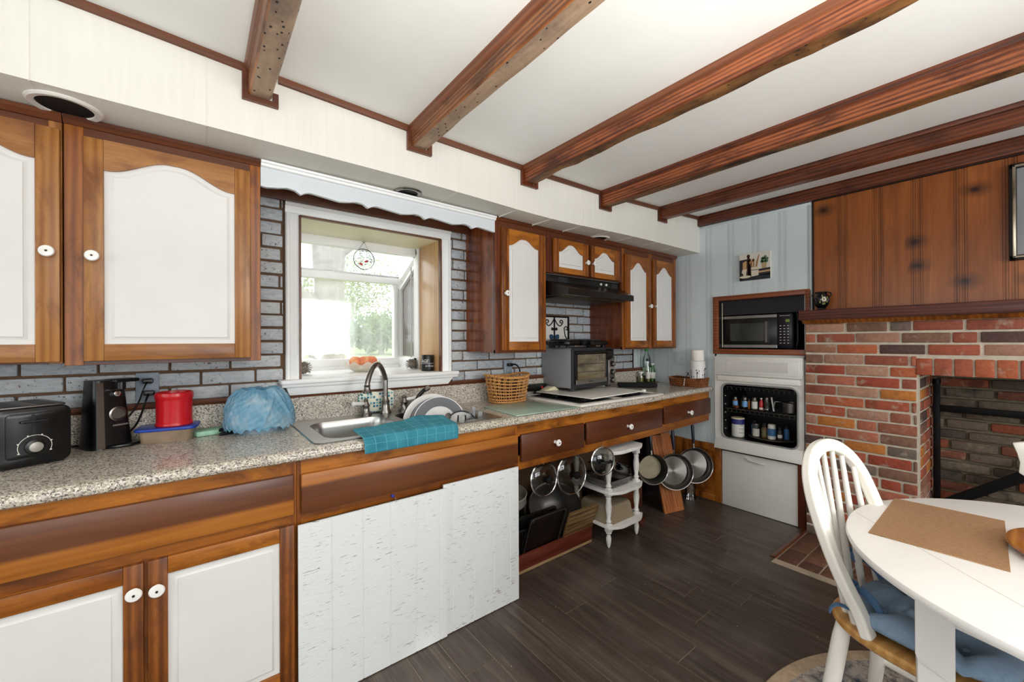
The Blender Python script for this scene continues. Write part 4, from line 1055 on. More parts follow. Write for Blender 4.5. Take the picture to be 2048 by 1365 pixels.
mb = MB(); mb.lathe([(.078, 0), (.08, .05), (.07, .11), (.05, .14), (.0, .145)], 32, (.222, 2.06, Z0)); part('body', mb, plain('grey_bowl', '#7f8a92', .4), t)
# --- patterned sponge behind the faucet
def dots():
    t2 = NT('cream_sponge_blue_motifs'); vo = t2.n('ShaderNodeTexVoronoi'); vo.inputs['Scale'].default_value = 62; vo.inputs['Randomness'].default_value = 0; vo.distance = 'CHEBYCHEV'; vo.voronoi_dimensions = '2D'; q1 = t2.n('ShaderNodeSeparateXYZ'); t2.l(t2.coord((1, 1, 1), rnd=False), q1.inputs[0]); q2 = t2.n('ShaderNodeCombineXYZ'); t2.l(q1.outputs[0], q2.inputs[0]); t2.l(q1.outputs[2], q2.inputs[1])
    t2.l(q2.outputs[0], vo.inputs['Vector']); sp = t2.n('ShaderNodeSeparateColor'); t2.l(vo.outputs['Color'], sp.inputs[0])
    m = t2.math('MULTIPLY', t2.math('LESS_THAN', vo.outputs['Distance'], .36), t2.math('GREATER_THAN', sp.outputs[0], .35))
    t2.bsdf(t2.mix(m, '#e9e6d2', t2.ramp(sp.outputs[1], [(0, '#3f7f92'), (.5, '#7fb3b8')], 'CONSTANT')), .85); return t2.mat
mb = MB(); P_ = [(.0, .0)]; sh = [(.69+.0, .955), (.672, .99), (.675, 1.02), (.70, 1.04), (.745, 1.035), (.80, 1.03), (.838, 1.042), (.862, 1.03), (.866, .985), (.855, .94), (.84, .925), (.70, .925)]
mb.prism(sh, 2.166, 2.184, 'xz', b=.004); solo('sponge', mb, dots(), 'cream sponge with blue flower pattern leaning behind the faucet', 'sponge')
# --- plates in the right-hand bowl of the sink
def disc_thing(name, label, cat, c, nrm, r, prof, mats, group=None, bands=None):
    q = Vector(nrm).normalized().to_track_quat('Z', 'Y'); t = thing(name, label, cat, (c[0], c[1], c[2]-r), 0, group)
    mb = MB(); mb.xf = Matrix.Translation(c) @ q.to_matrix().to_4x4(); mb.lathe(prof, 56, caps=False); part('plate_body', mb, mats[0], t, ang=60)
    if bands:
        mb = MB(); mb.xf = Matrix.Translation(c) @ q.to_matrix().to_4x4(); mb.lathe(bands, 56, caps=False); part('rim_band', mb, mats[1], t, ang=60)
    return t
m_plw = plain('white_glazed_stoneware', '#e3e0dc', .18, coat=.4); m_plg = plain('grey_glazed_stoneware', '#77787a', .2, coat=.4)
PL = [(0, 0), (.086, 0), (.1, .006), (.132, .016), (.135, .0165), (.133, .012), (.1, .0015), (.085, -.006), (0, -.006)]
BD = [(.0855, .0004), (.1, .0066), (.131, .0163)]
nv = Vector((-.5, -.82, .22)).normalized(); c0 = Vector((.982, 1.862, .886))
for k, (lb, ms, bd) in enumerate((('front grey-rimmed dinner plate with a white centre, in the sink', (m_plw, m_plg), BD), ('second grey-rimmed dinner plate in the sink rack, between two others', (m_plg, m_plg), None), ('third grey-rimmed dinner plate in the sink rack, in front of the white platter', (m_plw, m_plg), BD), ('large white platter standing behind the grey plates in the sink', (m_plw, m_plw), None), ('cream plate with a teal edge, rearmost of the plates in the sink', (plain('cream_plate', '#e5d2a4', .25, coat=.3), plain('teal_rim', '#1e7d80', .25, coat=.3)), BD))):
    cc = c0 - nv*.021*k + Vector((-.0125, .0077, 0))*k + Vector((0, 0, (.006 if k == 3 else 0)))
    sc = 1.09 if k == 3 else (.98 if k != 4 else 1.0)
    disc_thing('dinner_plate', lb, 'plate', cc, nv, .135*sc, [(a*sc, b) for a, b in PL], ms, 'plates drying in the sink', bd and [(a*sc, b+.0003) for a, b in bd])
disc_thing('small_plate', 'small white bowl with a dark rim standing in front of the plates', 'bowl', Vector((1.055, 1.772, .868)), Vector((-.38, -.85, .36)), .08, [(0, 0), (.05, .002), (.07, .012), (.079, .026), (.081, .026), (.072, .008), (.05, -.006), (0, -.006)], (m_plw, plain('dark_rim', '#1d2326', .3)), None, [(.0745, .0215), (.079, .0266), (.0815, .0262), (.079, .02)])
m_cut = plain('cutlery_steel', '#7e7e7c', .32, 1.0)
def cutlery(kind, label, base, tip, group):
    b_, e = Vector(base), Vector(tip); d = (e-b_).normalized(); L = (e-b_).length; side = d.cross(Vector((.4, .9, 0))).normalized()
    mb = MB(); up = d.cross(side)
    mb.ribbon([b_, b_+d*L*.3, b_+d*L*.7], .009, .002, up=up)
    if kind == 'fork':
        mb.ribbon([b_+d*L*.69, b_+d*L*.8], .02, .002, up=up)
        for s_ in (-.008, -.0027, .0027, .008): mb.ribbon([b_+d*L*.79+side*s_, e+side*s_], .0026, .002, up=up)
    elif kind == 'spoon':
        q = Matrix((side, d, up)).transposed().to_4x4(); mb.xf = Matrix.Translation(b_+d*L*.84) @ q; mb.ball((0, 0, 0), .022, 16, (.75, 1.15, .16)); mb.xf = Matrix.Identity(4)
    else: mb.ribbon([b_+d*L*.5, e], .016, .0016, up=up)
    return solo(kind, mb, m_cut, label, kind, group)
G = 'cutlery standing in the dish drainer'
t = thing('cutlery_holder', 'wire cutlery holder at the front right of the sink', 'cutlery holder', (1.115, 1.745, .82))
mb = MB()
for z in (.83, .86, .89): mb.tube([(x, y, z) for x, y in rrect(1.06, 1.165, 1.705, 1.785, .015, 4)], .0018, 6, True)
for x, y in rrect(1.06, 1.165, 1.705, 1.785, .015, 2)[::1]: mb.tube([(x, y, .76), (x, y, .89)], .0015, 6)
part('wire_frame', mb, m_chrome, t)
cutlery('fork', 'steel fork standing nearest the teal towel in the cutlery holder', (1.085, 1.73, .80), (1.075, 1.735, .945), G)
cutlery('fork', 'steel fork standing second from the towel in the cutlery holder', (1.105, 1.75, .80), (1.108, 1.748, .955), G)
cutlery('fork', 'steel fork leaning right in the cutlery holder', (1.13, 1.745, .80), (1.158, 1.75, .94), G)
cutlery('knife', 'steel table knife standing behind the forks', (1.12, 1.765, .80), (1.128, 1.77, .965), G)
cutlery('spoon', 'steel serving spoon lying against the front dinner plate', (.90, 1.72, .86), (.985, 1.765, .945), G)
cutlery('spoon', 'steel spoon leaning at the left edge of the plates', (.86, 1.72, .85), (.845, 1.83, .935), G)
t = thing('drinking_glass', 'clear tumbler upside down beside the small dark-rimmed bowl', 'glass', (1.06, 1.715, .84))
mb = MB(); mb.lathe([(.024, 0), (.026, .001), (.022, .075), (.0, .077)], 24, (1.025, 1.715, .865)); part('body', mb, m_clear, t)
t = thing('saucepan', 'pan with a black handle and chrome end, behind the plates', 'pan', (.96, 2.06, .9))
mb = MB(); mb.tube(smooth_path([(.93, 2.045, .96), (.955, 2.05, 1.005), (.985, 2.055, 1.032), (1.005, 2.06, 1.04)], 5), [.011]*16, 12); part('handle', mb, m_black, t)
mb = MB(); mb.tube([(.992, 2.057, 1.034), (1.022, 2.062, 1.044)], .0125, 12); part('handle_cap', mb, m_chrome, t)
mb = MB(); mb.xf = Matrix.Translation((.92, 2.03, .90)) @ Vector((-.35, -.8, .45)).to_track_quat('Z', 'Y').to_matrix().to_4x4(); mb.lathe([(0, 0), (.05, 0), (.055, .02), (.057, .02), (.053, -.003), (0, -.004)], 32); part('pan_body', mb, m_blackm, t)
# --- teal towel over the sink front
def towel_mat():
    t2 = NT('teal_terry_towel'); br = t2.n('ShaderNodeTexBrick'); br.offset = 0; br.inputs['Scale'].default_value = 1
    br.inputs['Mortar Size'].default_value = .0013; br.inputs['Brick Width'].default_value = .043; br.inputs['Row Height'].default_value = .043
    cb = t2.n('ShaderNodeUVMap'); t2.l(cb.outputs[0], br.inputs['Vector'])
    n = t2.noise(t2.coord((1, 1, 1), rnd=False), 260, 3, .6); n2 = t2.noise(t2.coord((1, 1, 1), rnd=False), 18, 4)
    c = t2.mix(br.outputs['Fac'], t2.ramp(n2, [(.3, '#2b7688'), (.7, '#3d8c9e')]), '#5a9eac')
    t2.bsdf(c, .95, 0, n, .6, .003); return t2.mat
tw = [(1.735, .935), (1.70, .930), (1.66, .927), (1.62, .926), (1.596, .923), (1.584, .912), (1.580, .895), (1.5785, .866)]
def towel(u, v):
    i = v*(len(tw)-1); k = min(int(i), len(tw)-2); f = i-k
    y, z = lerp(tw[k][0], tw[k+1][0], f), lerp(tw[k][1], tw[k+1][1], f)
    x = lerp(.512, .922, u)
    back = max(0, 1-v*1.8)
    lump = math.exp(-((u-.74)/.22)**2)
    if u < .45: y -= back*.03*(1-u/.45)
    y += back*.018*lump; z += back*(.010*lump) + .004*lump*max(0, 1-v) + .0018*math.sin(u*21+v*5)*(1-v)
    y -= .0018*math.sin(u*17+1)*max(0, v-.6)*2
    x += .012*(1-v)*(1 if u > .5 else -.4)
    return (x, y, z+.004)
mb = MB(); nu, nv_ = 70, 36; mb.grid(towel, nu, nv_)
tw_o = solo('dish_towel', mb, towel_mat(), 'teal checked terry towel draped over the front edge of the sink', 'towel', ang=80)
uv = tw_o.data.uv_layers.new(name='UVMap')
for lp in tw_o.data.loops:
    v = lp.vertex_index; uv.data[lp.index].uv = ((v//nv_)/(nu-1)*.41, (v % nv_)/(nv_-1)*.21)
sm = tw_o.modifiers.new('thickness', 'SOLIDIFY'); sm.thickness = .006; sm.offset = 1
# --- window sill: fruit bowl, cones, mug, suncatcher
ZW = 1.1225
def frosty(nm):
    t2 = NT(nm); a = t2.n('ShaderNodeBsdfTransparent'); a.inputs[0].default_value = (.97, .98, .96, 1)
    p = t2.bsdf('#e6e8de', .15); tl = t2.n('ShaderNodeBsdfTranslucent'); tl.inputs[0].default_value = srgb('#eef0e6')
    m1 = t2.n('ShaderNodeMixShader'); m1.inputs[0].default_value = .5; t2.l(p.outputs[0], m1.inputs[1]); t2.l(tl.outputs[0], m1.inputs[2])
    m2 = t2.n('ShaderNodeMixShader'); m2.inputs[0].default_value = .5; t2.l(a.outputs[0], m2.inputs[1]); t2.l(m1.outputs[0], m2.inputs[2]); t2.l(m2.outputs[0], t2.out.inputs[0]); return t2.mat
t = thing('fruit_bowl', 'cut-glass fruit bowl on the window sill', 'bowl', (.80, 2.50, ZW))
mb = MB()
def fb(u, v):
    a = 2*PI*u; r = interp(v, [(0, .05), (.15, .055), (.6, .088), (1, .105)]); z = .050*v**1.4+ .010*v*v*math.cos(8*a)
    return (.80+r*math.cos(a)*(1+.03*v*math.cos(8*a)), 2.50+r*math.sin(a)*(1+.03*v*math.cos(8*a)), ZW+.001+z)
mb.grid(fb, 96, 12, cu=True); mb.add([(.80+.05*math.cos(2*PI*i/40), 2.5+.05*math.sin(2*PI*i/40), ZW+.001) for i in range(40)], [tuple(range(40))]); o = part('bowl_body', mb, frosty('pressed_glass'), t, ang=70)
sm = o.modifiers.new('thickness', 'SOLIDIFY'); sm.thickness = .003
def peach_mat():
    t2 = NT('peach_skin'); f = t2.noise(t2.coord((1, 1, 1)), 22, 4, .6); t2.bsdf(t2.ramp(f, [(.35, '#e0704e'), (.55, '#ee9a6a'), (.7, '#f5c088')]), .55); return t2.mat
pm = peach_mat(); PG = 'peaches in the glass bowl'
for (x, y, z, r), lb in zip(((.755, 2.485, .058, .036), (.802, 2.46, .060, .037), (.852, 2.50, .060, .036), (.77, 2.545, .058, .035), (.82, 2.545, .058, .034)), ('peach at the left front of the glass fruit bowl', 'middle front peach in the glass fruit bowl', 'peach at the right of the glass fruit bowl', 'peach at the back left of the glass fruit bowl', 'peach at the back right of the glass fruit bowl')):
    mb = MB()
    def pf(u, v, x=x, y=y, z=z, r=r):
        a = 2*PI*u; b = PI*v-PI/2; k = 1-.12*math.exp(-((v-1)/.06)**2)-.05*math.exp(-((math.sin(a/2))/.25)**2)*math.cos(b)
        return (x+r*k*math.cos(b)*math.cos(a+1), y+r*k*math.cos(b)*math.sin(a+1), ZW+z+r*k*.95*math.sin(b))
    mb.grid(pf, 28, 16, cu=True); solo('peach', mb, pm, lb, 'peach', PG, ang=80)
m_cone = plain('frosted_pine_cone', '#8c8478', .8, var=.4, vs=60)
for (x, y, r), lb in zip(((.470, 2.48, .046), (1.118, 2.50, .043)), ('frosted pine cone at the left end of the window sill', 'frosted pine cone near the black mug on the sill')):
    mb = MB(); mb.ball((x, y, ZW+r*.75), r*.55, 12, (1, 1, 1.3))
    for k in range(60):
        h = k/60; a = k*2.39996; b = lerp(-.75, 1.2, h); d = Vector((math.cos(a)*math.cos(b), math.sin(a)*math.cos(b), math.sin(b)*1.0)); p = Vector((x, y, ZW+r*.8)); L = r*(1.0 if h < .75 else .8)
        sd = d.orthogonal().normalized(); sd = Vector((-math.sin(a), math.cos(a), 0))
        q = p+d*L; q.z = max(q.z, ZW+.002)
        w = r*.16; up = sd.cross(d)
        mb.add([p+d*L*.4-sd*w*.5, p+d*L*.4+sd*w*.5, q+sd*w, q-sd*w, q+up*r*.05+d*.001, p+d*L*.4+up*.003], [(0,1,2,3), (0,3,4,5), (1,5,4,2), (3,2,4)])
    solo('pine_cone', mb, m_cone, lb, 'pine cone', 'pine cones on the window sill')
MX, MY = 1.128, 2.292
t = thing('mug', 'black mug with white lettering at the right end of the window sill', 'mug', (MX, MY, ZW))
mb = MB(); mb.lathe([(.034, 0), (.0385, .002), (.0395, .01), (.0395, .094), (.038, .0965), (.036, .094), (.036, .008), (0, .006)], 48, (MX, MY, ZW)); part('body', mb, m_black, t)
mb = MB(); mb.tube(smooth_path([(MX+.037*.7, MY+.037*.7, ZW+.078), (MX+.055*.72, MY+.055*.72, ZW+.08), (MX+.068*.7, MY+.068*.7, ZW+.06), (MX+.064*.7, MY+.064*.7, ZW+.03), (MX+.037*.72, MY+.037*.72, ZW+.018)], 5), .005, 10); part('handle', mb, m_black, t)
def textmesh(s, size, italic=0.0):
    cu = bpy.data.curves.new('lettering', 'FONT'); cu.body = s; cu.size = size; cu.shear = italic; cu.align_x = 'LEFT'; cu.resolution_u = 3
    ob = bpy.data.objects.new('lettering_tmp', cu); COL.objects.link(ob)
    bpy.context.view_layer.update()
    me = bpy.data.meshes.new_from_object(ob.evaluated_get(bpy.context.evaluated_depsgraph_get()))
    vs = [v.co.copy() for v in me.vertices]; fs = [tuple(p.vertices) for p in me.polygons]
    bpy.data.objects.remove(ob); bpy.data.curves.remove(cu); bpy.data.meshes.remove(me)
    return vs, fs
def wrap(mb, s, size, c, r, a0, z, italic=.25):
    """lettering bent round an upright cylinder; a0 = angle of the first letter (clockwise seen from above = rightwards)"""
    vs, fs = textmesh(s, size, italic)
    mb.add([(c[0]+r*math.cos(a0+v.x/r), c[1]+r*math.sin(a0+v.x/r), z+v.y) for v in vs], fs)
mb = MB(); va = math.atan2(-MY, -MX)
wrap(mb, 'AGE', .026, (MX, MY), .0398, va-1.15, ZW+.052); wrap(mb, 'at Irvington', .0145, (MX, MY), .0398, va-.35, ZW+.027)
mb.tube([(MX+.0398*math.cos(va-1.2+i*.1), MY+.0398*math.sin(va-1.2+i*.1), ZW+.046) for i in range(26)], .0009, 5)
part('lettering', mb, m_enamel, t)
SCX, SCY, SCZ = .811, 2.5, 1.804
t = thing('suncatcher', 'round glass suncatcher with red fish, hanging in the window', 'suncatcher', (SCX, SCY, SCZ-.063))
mb = MB(); mb.cyl((SCX, SCY-.002, SCZ), .061, .004, 'y', 48); part('glass_disc', mb, glass('milky_suncatcher', (.93, .95, .95), mixw=.15), t)
mb = MB(); mb.lathe([(.0605, -.003), (.0635, -.003), (.0635, .003), (.0605, .003), (.0605, -.003)], 48, (SCX, SCY, SCZ), 'y', caps=False); part('rim', mb, m_blackm, t)
mb = MB(); mb.tube([(SCX-.03, SCY, SCZ+.054), (SCX, SCY, SCZ+.105)], .0008, 5); mb.tube([(SCX+.03, SCY, SCZ+.054), (SCX, SCY, SCZ+.105)], .0008, 5); mb.tube(smooth_path([(SCX, SCY, SCZ+.114), (SCX+.006, SCY, SCZ+.108), (SCX, SCY, SCZ+.1), (SCX-.006, SCY, SCZ+.106)], 5), .0016, 6); part('hanger', mb, m_nickel, t)
mb = MB()
for dx, dz, a in ((-.018, -.032, .1), (.012, -.012, -.5)):
    mb.xf = Matrix.Translation((SCX+dx, SCY-.004, SCZ+dz)) @ Matrix.Rotation(a, 4, 'Y'); mb.prism([(-.013, 0), (-.006, .007), (.004, .005), (.01, .009), (.009, 0), (.011, -.007), (.003, -.005), (-.006, -.006)], 0, .0016, 'xz')
part('red_fish', mb, m_red, t, label='two red glass fish')
mb = MB(); rr = random.Random(5)
for k in range(26):
    a = rr.uniform(0, 6.28); q = .052*math.sqrt(rr.random()); s_ = rr.uniform(.0015, .0042); mb.cyl((SCX+q*math.cos(a), SCY-.0035, SCZ+q*math.sin(a)), s_, .0012, 'y', 8)
part('dots', mb, plain('navy_glass_dots', '#27324f', .3), t, label='navy glass specks')
# --- wicker basket
BX, BY = 1.565, 2.055
t = thing('basket', 'oval tan open-weave wicker basket on the worktop left of the hob', 'basket', (BX, BY, Z0))
def bas(a, v, o=0):
    k = lerp(.80, 1, v); return (BX+(.148*k+o)*math.copysign(abs(math.cos(a))**.8, math.cos(a)), BY+(.098*k+o)*math.copysign(abs(math.sin(a))**.8, math.sin(a)), Z0+.004+.165*v+.008*v*math.cos(2*a))
mb = MB()
for k in range(9):
    v = [.03, .12, .24, .36, .48, .6, .72, .84, .97][k]; mb.tube([bas(2*PI*i/96, v, .0025*math.cos(24*2*PI*i/96+PI*(k % 2))) for i in range(96)], .0050 if k not in (0, 8) else .006, 6, True)
part('weave', mb, m_wicker, t)
mb = MB()
for i in range(40):
    a = 2*PI*i/40; mb.tube([bas(a+.012*(-1)**i*j, v) for j, v in enumerate((0, .25, .5, .75, 1))], .0024, 5)
    b = 2*PI*(i+.5)/40
    if i % 2 == 0: mb.tube([bas(b, .72), bas(b+.13, .97)], .0022, 5)
part('stakes', mb, m_wicker, t)
mb = MB(); mb.tube([bas(2*PI*i/96, 1.0, .004*math.cos(60*2*PI*i/96)) for i in range(96)], .0062, 6, True); part('rim', mb, m_wicker, t)
mb = MB(); mb.prism([bas(2*PI*i/40, .0)[:2] for i in range(40)], Z0+.002, Z0+.006, 'xy'); part('base', mb, m_wicker, t)
mb = MB(); mb.rbox(1.50, 1.64, 2.02, 2.085, Z0+.008, Z0+.15, .02, pl='xy', b=.006); solo('cloth', mb, plain('dark_patterned_cloth', '#4e2d22', .9, var=.5, vs=25), 'dark cloth bundle inside the wicker basket', 'cloth')
# --- glass cutting board
mb = MB(); mb.prism([(1.315, 1.952), (1.285, 1.612), (1.725, 1.598), (1.672, 1.955)], Z0+.001, Z0+.007, 'xy', b=.001); mb.mi = 0
def frosted():
    t2 = NT('frosted_green_glass'); f = t2.noise(t2.coord((1, 1, 1)), 7, 5, .6)
    t2.bsdf(t2.ramp(f, [(.3, '#8fa796'), (.7, '#a9bcab')]), .3, spec=.6); return t2.mat
solo('cutting_board', mb, frosted(), 'pale green frosted glass cutting board between sink and hob', 'cutting board')
# --- gas hob
zc = .9195
t = thing('gas_hob', 'white gas hob set in the worktop, mostly covered by a white board', 'hob', (2.16, 1.89, zc)); HOB = t
mb = MB()
for a in ((1.755, 2.60, 1.605, 1.655), (1.755, 2.60, 2.13, 2.165), (1.755, 1.80, 1.655, 2.13), (2.55, 2.60, 1.655, 2.13), (2.13, 2.21, 1.655, 2.13)): mb.box(*a, zc-.002, zc+.010, .003)
mb.box(1.75, 2.605, 1.60, 2.17, zc-.002, zc+.006, .002); part('hob_top', mb, m_enamel, t)
mb = MB(); mb.box(1.80, 2.13, 1.655, 2.13, zc, zc+.0075); mb.box(2.21, 2.55, 1.655, 2.13, zc, zc+.0075); part('burner_well', mb, m_dark, t)
for cx in (1.965, 2.38):
    for cy in (1.77, 2.02):
        mb = MB(); mb.lathe([(.05, 0), (.052, .01), (.03, .014), (.028, .02), (0, .021)], 24, (cx, cy, zc+.006)); part('burner', mb, m_nickel, t)
        mb = MB()
        for k in range(4):
            a = PI/4+k*PI/2; c_, s_ = math.cos(a), math.sin(a); mb.tube([(cx+.105*c_, cy+.105*s_, zc+.006), (cx+.105*c_, cy+.105*s_, zc+.022), (cx+.03*c_, cy+.03*s_, zc+.024)], .005, 8)
        mb.tube([(cx+.105*math.cos(q*PI/12), cy+.105*math.sin(q*PI/12), zc+.014) for q in range(24)], .004, 6, True)
        part('grate', mb, m_iron, t)
T = ((2.165, 1.895, .9475), D(3))
mb = MBr(*T); mb.rbox(-.29, .285, -.245, .24, 0, .007, .008, pl='xy', b=.002); solo('hob_cover', mb, m_enamel, 'thin white board resting on the hob under the toaster oven', 'board')
mb = MB(); mb.prism([(1.90, .9555), (2.03, .9555), (1.99, .982), (1.975, .984)], 2.06, 2.13, 'xz', b=.002); solo('folded_card', mb, plain('cream_card', '#dcd2b2', .7), 'cream folded card tucked behind the left side of the toaster oven', 'card')
for x in (2.49, 2.57):
    mb = MB(); mb.cyl((x, 1.80-.06*(x-2.49)/.08, zc+.009), .017, .020, 'z', 20, .004); part('knob', mb, m_enamel, HOB)
# --- toaster oven (local: front faces -y, left front foot at origin)
T = ((2.012, 1.916, .9555), D(4.5))
t = thing('toaster_oven', 'grey toaster oven with glass door standing on the white hob cover', 'toaster oven', T[0], T[1])
W_, DP, HH = .485, .285, .297
mb = MBr(*T); mb.rbox(0, W_-.012, .012, DP, .018, HH, .018, pl='xz', b=.003); part('body', mb, m_grey, t)
mb = MBr(*T); mb.rbox(0, W_, 0, .016, .016, HH, .016, pl='xz', b=.004); part('front_frame', mb, plain('charcoal_plastic', '#2c2c2f', .4), t)
mb = MBr(*T); mb.rbox(.022, .385, -.012, .002, .045, HH-.02, .006, pl='xz', b=.003); d = part('door', mb, m_black, t)
def doorglass():
    t2 = NT('brown_oven_glass'); f = t2.noise(t2.coord((3, 3, 9)), 2, 4, .6)
    t2.bsdf(t2.ramp(f, [(.3, '#3a3226'), (.5, '#6b5f48'), (.72, '#8d8066')]), .08, spec=.7); return t2.mat
mb = MBr(*T); mb.box(.040, .368, -.0135, -.011, .078, HH-.045); part('door_glass', mb, doorglass(), d)
mb = MBr(*T); mb.box(.024, .383, -.0145, -.011, .047, .078, .001); part('door_rail', mb, m_steel, d, label='brushed steel bottom rail')
mb = MBr(*T); mb.box(.165, .215, -.0152, -.0143, .06, .064); part('badge', mb, m_blackm, d)
mb = MBr(*T)
for z in (.13, .185): mb.tube([(.045, -.0145, z), (.362, -.0145, z)], .0022, 6)
for x in (.27, .345): mb.tube([(x, -.0145, .09), (x, -.0145, HH-.06)], .002, 6)
part('oven_rack', mb, m_nickel, d)
mb = MBr(*T); mb.tube(smooth_path([(.03, -.012, HH-.035), (.035, -.035, HH-.03), (.2, -.04, HH-.03), (.37, -.035, HH-.03), (.378, -.012, HH-.035)], 5), .007, 10); part('door_handle', mb, m_black, d)
mb = MBr(*T); mb.prism([(.398, .02), (.478, .02), (.478, .228), (.47, .228), (.398, .205)], -.02, .002, 'xz', b=.003); part('control_panel', mb, m_steel, t)
mb = MBr(*T); mb.prism([(.39, .21), (.47, .232), (.478, .232), (.478, HH-.01), (.39, HH-.01)], -.010, .002, 'xz', b=.002); part('control_shroud', mb, m_black, t)
for z in (.055, .115, .175):
    mb = MBr(*T); mb.cyl((.438, -.019, z), .021, .014, '-y', 24, .003); k_ = part('knob', mb, m_black, t)
    mb = MBr(*T); mb.cyl((.438, -.033, z), .016, .010, '-y', 24, .002); part('knob_cap', mb, m_steel, k_)
m_cfoot = plain('charcoal_foot', '#3a3b3e', .5)
for x in (.03, W_-.03):
    for y in (.03, DP-.03):
        mb = MBr(*T); mb.prism([(x-.022, .018), (x+.022, .018), (x+.016, 0), (x-.016, 0)], y-.016, y+.016, 'xz', b=.003); part('foot', mb, m_cfoot, t)
# --- double hot plate on top of it
T = ((2.23, 2.06, .9555+HH+.0005), D(3))
t = thing('griddle', 'black electric double griddle sitting on top of the toaster oven', 'griddle', T[0], T[1])
mb = MBr(*T); mb.rbox(-.25, .25, -.105, .105, .016, .05, .05, pl='xy', b=.012); part('base', mb, m_black, t)
mb = MBr(*T); mb.rbox(-.225, .16, -.1, .1, .05, .062, .045, pl='xy', b=.005); part('griddle_plate', mb, plain('grey_nonstick_plate', '#2f2d2c', .35), t)
for x in (-.09, .0):
    mb = MBr(*T); mb.cyl((x, -.104, .035), .019, .022, '-y', 22, .004); part('knob', mb, m_black, t)
for a, b in ((-.27, -.245), (.245, .275)):
    mb = MBr(*T); mb.box(a, b, -.03, .03, .032, .047, .004); part('handle', mb, m_black, t)
for x in (-.2, .2):
    for y in (-.07, .07):
        mb = MBr(*T); mb.cyl((x, y, 0), .014, .02, 'z', 12); part('foot', mb, m_blackm, t)
mb = MBr(*T); mb.box(-.17, -.07, -.109, -.1, .007, .017, .002); mb.box(.07, .12, -.109, -.1, .007, .017, .002); part('label_strip', mb, m_steel, t)
# --- wrought-iron panel on a white tile behind
t = thing('iron_wall_panel', 'black wrought-iron scroll panel on a white tile behind the griddle', 'wall decoration', (2.11, 2.19, 1.25))
mb = MB(); mb.box(1.955, 2.262, YW-.02, YW-.012, 1.235, 1.483, .002); part('tile', mb, m_enamel, t)
mb = MB()
for x in (1.962, 2.258): mb.box(x-.006, x+.006, YW-.03, YW-.019, 1.235, 1.488, .002)
mb.box(1.957, 2.263, YW-.03, YW-.019, 1.478, 1.488, .002); mb.box(2.106, 2.114, YW-.03, YW-.019, 1.235, 1.48, .002)
yy = YW-.025
for sx in (-1, 1):
    cx = 2.11
    def sp(x0, z0, r, a0, turns, n=26): return [(cx+sx*(x0+r*(1-.7*i/n)*math.cos(a0+turns*2*PI*i/n)), yy, z0+r*(1-.7*i/n)*math.sin(a0+turns*2*PI*i/n)) for i in range(n+1)]
    mb.tube(smooth_path([(cx, yy, 1.47), (cx+sx*.03, yy, 1.43), (cx+sx*.06, yy, 1.415), (cx+sx*.085, yy, 1.435)], 4)+sp(.07, 1.445, .018, -.2, .9), .0035, 6)
    mb.tube(smooth_path([(cx+sx*.148, yy, 1.30), (cx+sx*.115, yy, 1.34), (cx+sx*.105, yy, 1.39)], 4)+sp(.125, 1.395, .021, PI, -.9), .0035, 6)
    mb.tube(smooth_path([(cx, yy, 1.37), (cx+sx*.012, yy, 1.395), (cx+sx*.025, yy, 1.40)], 4)+sp(.02, 1.39, .009, .9, -.8), .0035, 6)
    mb.tube(smooth_path([(cx+sx*.02, yy, 1.245), (cx+sx*.05, yy, 1.26), (cx+sx*.075, yy, 1.30)], 4)+sp(.075, 1.29, .012, 1.2, -.8), .0035, 6)
part('scrollwork', mb, m_iron, t)
mb = MB()
for sx in (-1, 1): mb.prism([(2.11+sx*a, b) for a, b in ((.004, 1.335), (.02, 1.35), (.04, 1.352), (.05, 1.34), (.042, 1.315), (.05, 1.29), (.04, 1.265), (.03, 1.27), (.03, 1.31), (.012, 1.32), (.004, 1.30))], YW-.026, YW-.02, 'xz')
part('blue_leaf', mb, plain('blue_enamel_leaf', '#2d4a66', .4), t, label='dark blue leaf motif')
# --- bottles in the corner on a mat
zb = ct(3.2)+.0004
mb = MB(); mb.rbox(3.08, 3.29, 2.06, 2.175, zb, zb+.004, .01, pl='xy', b=.001); solo('place_mat', mb, m_walnut, 'dark brown mat under the bottles in the back corner', 'mat')
def bottle(label, x, y, prof, gm, capc, caph, liquid=None, lab=None, name='bottle', group='bottles in the corner of the worktop'):
    t = thing(name, label, 'bottle', (x, y, zb+.004), 0, group); o = (x, y, zb+.0045)
    mb = MB(); mb.lathe(prof, 28, o); part('bottle_glass', mb, gm, t)
    r, h = prof[-1]
    mb = MB(); mb.lathe([(r+.003, 0), (r+.0045, .002), (r+.0045, caph), (r+.002, caph+.003), (0, caph+.003)], 20, (x, y, o[2]+h)); part('cap', mb, capc, t)
    if liquid:
        rl, hl, ml = liquid; mb = MB(); mb.lathe([(rl*.93, .004), (rl, .008), (rl, hl), (0, hl)], 24, o); part('liquid', mb, ml, t)
    if lab:
        r_, z0, z1, ml = lab; mb = MB(); mb.lathe([(r_, z0), (r_, z1)], 28, o, caps=False); part('label_band', mb, ml, t)
m_oil = plain('pale_oil', '#8f8a4a', .2); m_capg = plain('green_cap', '#2c9a3a', .4)
bottle('tall clear bottle with a green cap in the back corner', 3.215, 2.145, [(.034, 0), (.038, .006), (.038, .13), (.034, .15), (.037, .17), (.03, .215), (.016, .25), (.014, .275)], m_clear, m_capg, .024, (.035, .05, m_oil), (.0386, .06, .125, plain('pale_green_label', '#bcd3bb', .5)))
